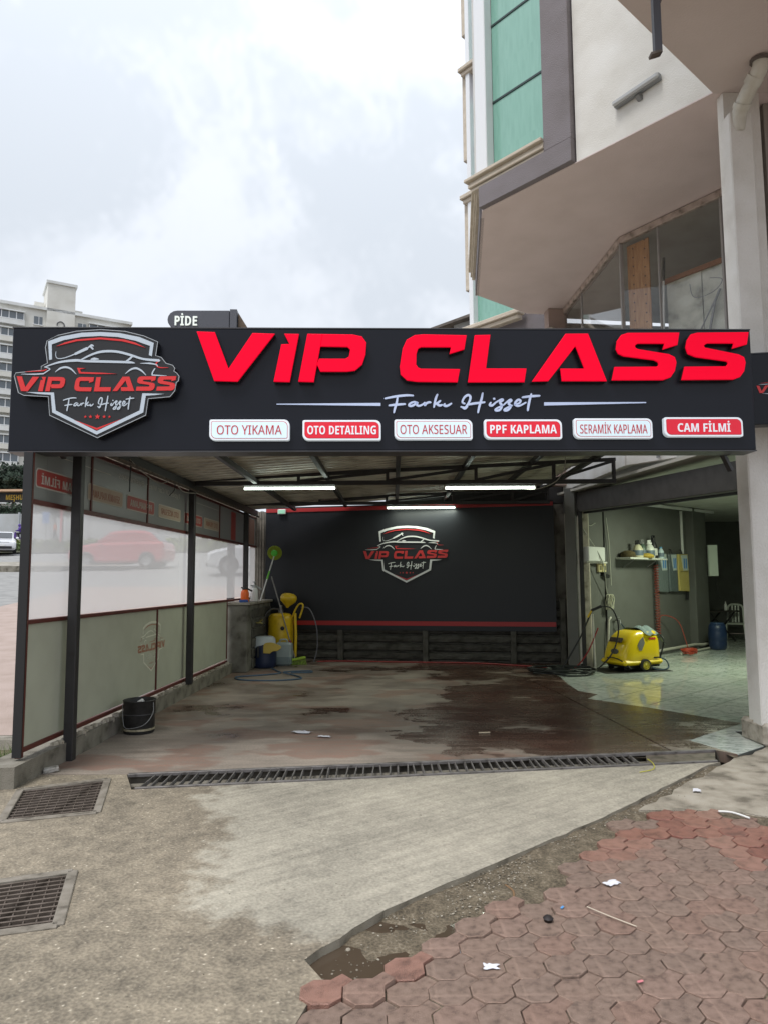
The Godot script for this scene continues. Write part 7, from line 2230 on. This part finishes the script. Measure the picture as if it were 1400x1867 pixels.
	part("trunk", MB.new().tube([Vector3(-28.9, py, -64), Vector3(-28.9, py + 3.0, -64)], 0.14, 8, 0.08), mat(Color(0.1, 0.08, 0.06), 0.9), st)
	part("crown", leaf_crown(1500, Vector3(-28.9, py + 3.7, -64), Vector3(1.2, 0.9, 1.2), 0.25, 31), mat(Color(0.03, 0.05, 0.03), 0.8, {back = 0.3}), st)
	# cars
	car("red_car", "red car passing behind the cloudy side screen", mat(Color(0.42, 0.015, 0.03), 0.25, {coat = 0.8}), Vector3(-11.6, street_y(-31.8) + 0.0, -31.8), 0.0, true)
	car("white_hatchback", "white hatchback facing the camera at the left edge", mat(Color(0.72, 0.73, 0.75), 0.25, {coat = 0.8}), Vector3(-24.2, street_y(-45.0) + 0.02, -45.0), 2.05, false)
	car("silver_car", "pale silver car behind the far end of the screen", mat(Color(0.62, 0.63, 0.64), 0.25, {coat = 0.6}), Vector3(-4.75, street_y(-28.0), -28.0), 0.25, true)
	# a walker in an orange top and a rider on a yellow and purple scooter
	var wy := street_y(-76.0) + 0.10
	var pz := -76.0
	var px := -35.1
	var pe := thing("person", "person in orange top and dark trousers walking by the fence", "person", "", at(px, wy, pz, -1.2))
	var bones := [[Vector3(0, 1.0, 0), Vector3(0, 1.42, 0), 0.155, 0.17], [Vector3(0, 1.46, 0), Vector3(0, 1.56, 0.01), 0.06, 0.055], [Vector3(0, 1.66, 0.02), Vector3(0, 1.72, 0.02), 0.095, 0.10], [Vector3(-0.09, 0.95, 0), Vector3(-0.10, 0.52, 0.16), 0.10, 0.07], [Vector3(-0.10, 0.52, 0.16), Vector3(-0.10, 0.09, 0.12), 0.065, 0.045], [Vector3(-0.10, 0.05, 0.10), Vector3(-0.10, 0.04, 0.28), 0.045, 0.035], [Vector3(0.09, 0.95, 0), Vector3(0.10, 0.50, -0.08), 0.10, 0.07], [Vector3(0.10, 0.50, -0.08), Vector3(0.10, 0.12, -0.34), 0.065, 0.045], [Vector3(0.10, 0.08, -0.34), Vector3(0.10, 0.04, -0.18), 0.042, 0.035], [Vector3(-0.19, 1.40, 0), Vector3(-0.25, 1.12, -0.06), 0.06, 0.045], [Vector3(-0.25, 1.12, -0.06), Vector3(-0.22, 0.92, 0.10), 0.042, 0.032], [Vector3(0.19, 1.40, 0), Vector3(0.25, 1.12, 0.04), 0.06, 0.045], [Vector3(0.25, 1.12, 0.04), Vector3(0.20, 1.28, 0.22), 0.042, 0.032]]
	part("skin", figure(bones), mat(Color(0.32, 0.19, 0.13), 0.6), pe)
	part("orange_top", figure([[Vector3(0, 0.98, 0), Vector3(0, 1.42, 0), 0.175, 0.185], [Vector3(-0.19, 1.40, 0), Vector3(-0.245, 1.16, -0.05), 0.075, 0.062], [Vector3(0.19, 1.40, 0), Vector3(0.245, 1.16, 0.03), 0.075, 0.062]]), mat(Color(0.52, 0.12, 0.03), 0.9), pe)
	part("trousers", figure([[Vector3(0, 1.0, 0), Vector3(0, 0.92, 0), 0.165, 0.16], [Vector3(-0.09, 0.92, 0), Vector3(-0.10, 0.52, 0.16), 0.115, 0.085], [Vector3(-0.10, 0.52, 0.16), Vector3(-0.10, 0.12, 0.12), 0.08, 0.065], [Vector3(0.09, 0.92, 0), Vector3(0.10, 0.50, -0.08), 0.115, 0.085], [Vector3(0.10, 0.50, -0.08), Vector3(0.10, 0.16, -0.31), 0.08, 0.062]]), mat(Color(0.018, 0.018, 0.02), 0.9), pe)
	part("hair", figure([[Vector3(0, 1.70, -0.01), Vector3(0, 1.755, 0.0), 0.098, 0.09]]), mat(Color(0.02, 0.015, 0.012), 0.8), pe)
	var sx := -34.9
	var sz := -68.5
	var sy := street_y(sz) + 0.10
	var sc := thing("delivery_scooter", "scooter with a yellow delivery box by the far kerb", "scooter", "", at(sx, sy, sz, 0.25))
	for x in [-0.62, 0.62]:
		part("wheel", MB.new().lathe([[0.0, -0.05], [0.24, -0.05], [0.27, 0.0], [0.24, 0.05], [0.0, 0.05]], Vector3(x, 0.27, 0), 18, Basis(Vector3.RIGHT, PI / 2)), M.rubber, sc)
	part("body", MB.new().prism(PackedVector2Array(smooth([Vector2(-0.55, 0.35), Vector2(-0.62, 0.75), Vector2(-0.45, 0.95), Vector2(-0.35, 0.5), Vector2(0.0, 0.4), Vector2(0.15, 0.72), Vector2(0.75, 0.78), Vector2(0.7, 0.4), Vector2(0.2, 0.25)], 3)), -0.16, 0.16, Transform3D.IDENTITY, 0.05), mat(Color(0.10, 0.05, 0.24), 0.4), sc)
	part("delivery_box", MB.new().box(Vector3(0.58, 1.06, 0), Vector3(0.5, 0.5, 0.5), Basis.IDENTITY, 0.04), mat(Color(0.70, 0.36, 0.02), 0.6), sc)
	part("handlebar", MB.new().tube([Vector3(-0.45, 1.05, -0.32), Vector3(-0.5, 1.08, 0), Vector3(-0.45, 1.05, 0.32)], 0.02, 6), M.black, sc)
	var rd := thing("person", "scooter rider in purple jacket leaning forward", "person", "", at(sx, sy, sz, 0.25))
	part("skin", figure([[Vector3(0.1, 0.88, 0), Vector3(-0.08, 1.30, 0), 0.15, 0.17], [Vector3(-0.11, 1.36, 0), Vector3(-0.14, 1.46, 0), 0.06, 0.055], [Vector3(-0.17, 1.56, 0), Vector3(-0.17, 1.62, 0), 0.09, 0.09], [Vector3(0.1, 0.84, -0.12), Vector3(-0.28, 0.80, -0.18), 0.10, 0.075], [Vector3(-0.28, 0.80, -0.18), Vector3(-0.20, 0.44, -0.18), 0.07, 0.05], [Vector3(0.1, 0.84, 0.12), Vector3(-0.28, 0.80, 0.18), 0.10, 0.075], [Vector3(-0.28, 0.80, 0.18), Vector3(-0.20, 0.44, 0.18), 0.07, 0.05], [Vector3(-0.06, 1.28, -0.2), Vector3(-0.22, 1.08, -0.28), 0.06, 0.045], [Vector3(-0.22, 1.08, -0.28), Vector3(-0.43, 1.06, -0.26), 0.042, 0.034], [Vector3(-0.06, 1.28, 0.2), Vector3(-0.22, 1.08, 0.28), 0.06, 0.045], [Vector3(-0.22, 1.08, 0.28), Vector3(-0.43, 1.06, 0.26), 0.042, 0.034]]), mat(Color(0.03, 0.03, 0.035), 0.8), rd)
	part("jacket", figure([[Vector3(0.1, 0.88, 0), Vector3(-0.08, 1.30, 0), 0.172, 0.19], [Vector3(-0.06, 1.28, -0.2), Vector3(-0.22, 1.08, -0.28), 0.08, 0.062], [Vector3(-0.06, 1.28, 0.2), Vector3(-0.22, 1.08, 0.28), 0.08, 0.062], [Vector3(-0.22, 1.08, -0.28), Vector3(-0.38, 1.065, -0.265), 0.06, 0.05], [Vector3(-0.22, 1.08, 0.28), Vector3(-0.38, 1.065, 0.265), 0.06, 0.05]]), mat(Color(0.09, 0.05, 0.26), 0.85), rd)
	part("helmet", figure([[Vector3(-0.17, 1.57, 0), Vector3(-0.16, 1.62, 0), 0.13, 0.125]]), mat(Color(0.09, 0.05, 0.26), 0.3), rd)
	# the neighbour's sign that rises behind the board
	var pd := thing("box_sign", "dark round ended box sign with white letters behind the signboard", "sign")
	var xf := at(-5.44, 8.17, -17.5, 0.06)
	var shp := PackedVector2Array()
	for k in 9:
		var a := PI / 2 + PI * k / 8
		shp.append(Vector2(0.24 + cos(a) * 0.24, sin(a) * 0.24))
	shp.append_array(PackedVector2Array([Vector2(1.55, -0.24), Vector2(1.55, 0.26)]))
	part("box", MB.new().prism(shp, -0.25, 0.0, xf, 0.01), mat(Color(0.075, 0.078, 0.095), 0.45), pd)
	part("end_box", MB.new().prism(poly([1.565, -0.28, 1.74, -0.28, 1.74, 0.29, 1.565, 0.29]), -0.45, 0.02, xf, 0.01), mat(Color(0.085, 0.088, 0.105), 0.45), pd)
	text("lettering", "PİDE", pd, mat(Color(0.8, 0.84, 0.8), 0.4, {emit = Color(0.8, 0.9, 0.8), power = 0.2}), xf * at(0.47, 0.0, 0.02), 0.24, 0.56, 0.03)
	part("frame", MB.new().prism(poly([1.76, 0.24, 2.15, -0.4, 1.76, -0.4]), -2.5, -0.1, xf), mat(Color(0.16, 0.12, 0.09), 0.8, {tex = "stain", scale = 0.8}), pd)
	part("mast", MB.new().bar(xf * Vector3(1.65, -0.29, -0.2), xf * Vector3(1.65, -7.2, -0.2), 0.16, 0.16, Vector3.FORWARD), M.steel_dark, pd)

func _ready() -> void:
	rng.seed = 7
	var cam := Camera3D.new()
	cam.name = "camera"
	add_child(cam)
	cam.position = Vector3(0, 1.6, 0)
	cam.basis = Basis(Vector3.RIGHT, deg_to_rad(5.36)) * Basis(Vector3.BACK, deg_to_rad(-0.35))
	cam.fov = 71.37
	cam.near = 0.05
	cam.far = 900.0
	cam.current = true
	var we := WorldEnvironment.new()
	we.name = "environment"
	var env := Environment.new()
	env.background_mode = Environment.BG_SKY
	env.sky = make_sky()
	env.tonemap_mode = Environment.TONE_MAPPER_LINEAR
	env.tonemap_exposure = 1.5
	env.ambient_light_source = Environment.AMBIENT_SOURCE_SKY
	env.sdfgi_enabled = true
	env.ssao_enabled = true
	env.ssil_enabled = true
	we.environment = env
	add_child(we)
	var sun := DirectionalLight3D.new()
	sun.name = "sun"
	sun.light_energy = 0.5
	sun.light_angular_distance = 22.0
	sun.light_color = Color(1.0, 0.985, 0.965)
	sun.shadow_enabled = true
	add_child(sun)
	sun.look_at_from_position(Vector3(-7, 20, 9), Vector3.ZERO, Vector3.UP)
	make_textures()
	make_materials()
	apron_texture()
	bay_texture()
	build_ground()
	build_pavers()
	build_drains()
	build_screen()
	build_canopy()
	build_back()
	build_building()
	build_shop()
	build_sign()
	build_side_sign()
	build_props()
	build_shop_things()
	build_litter()
	build_far()
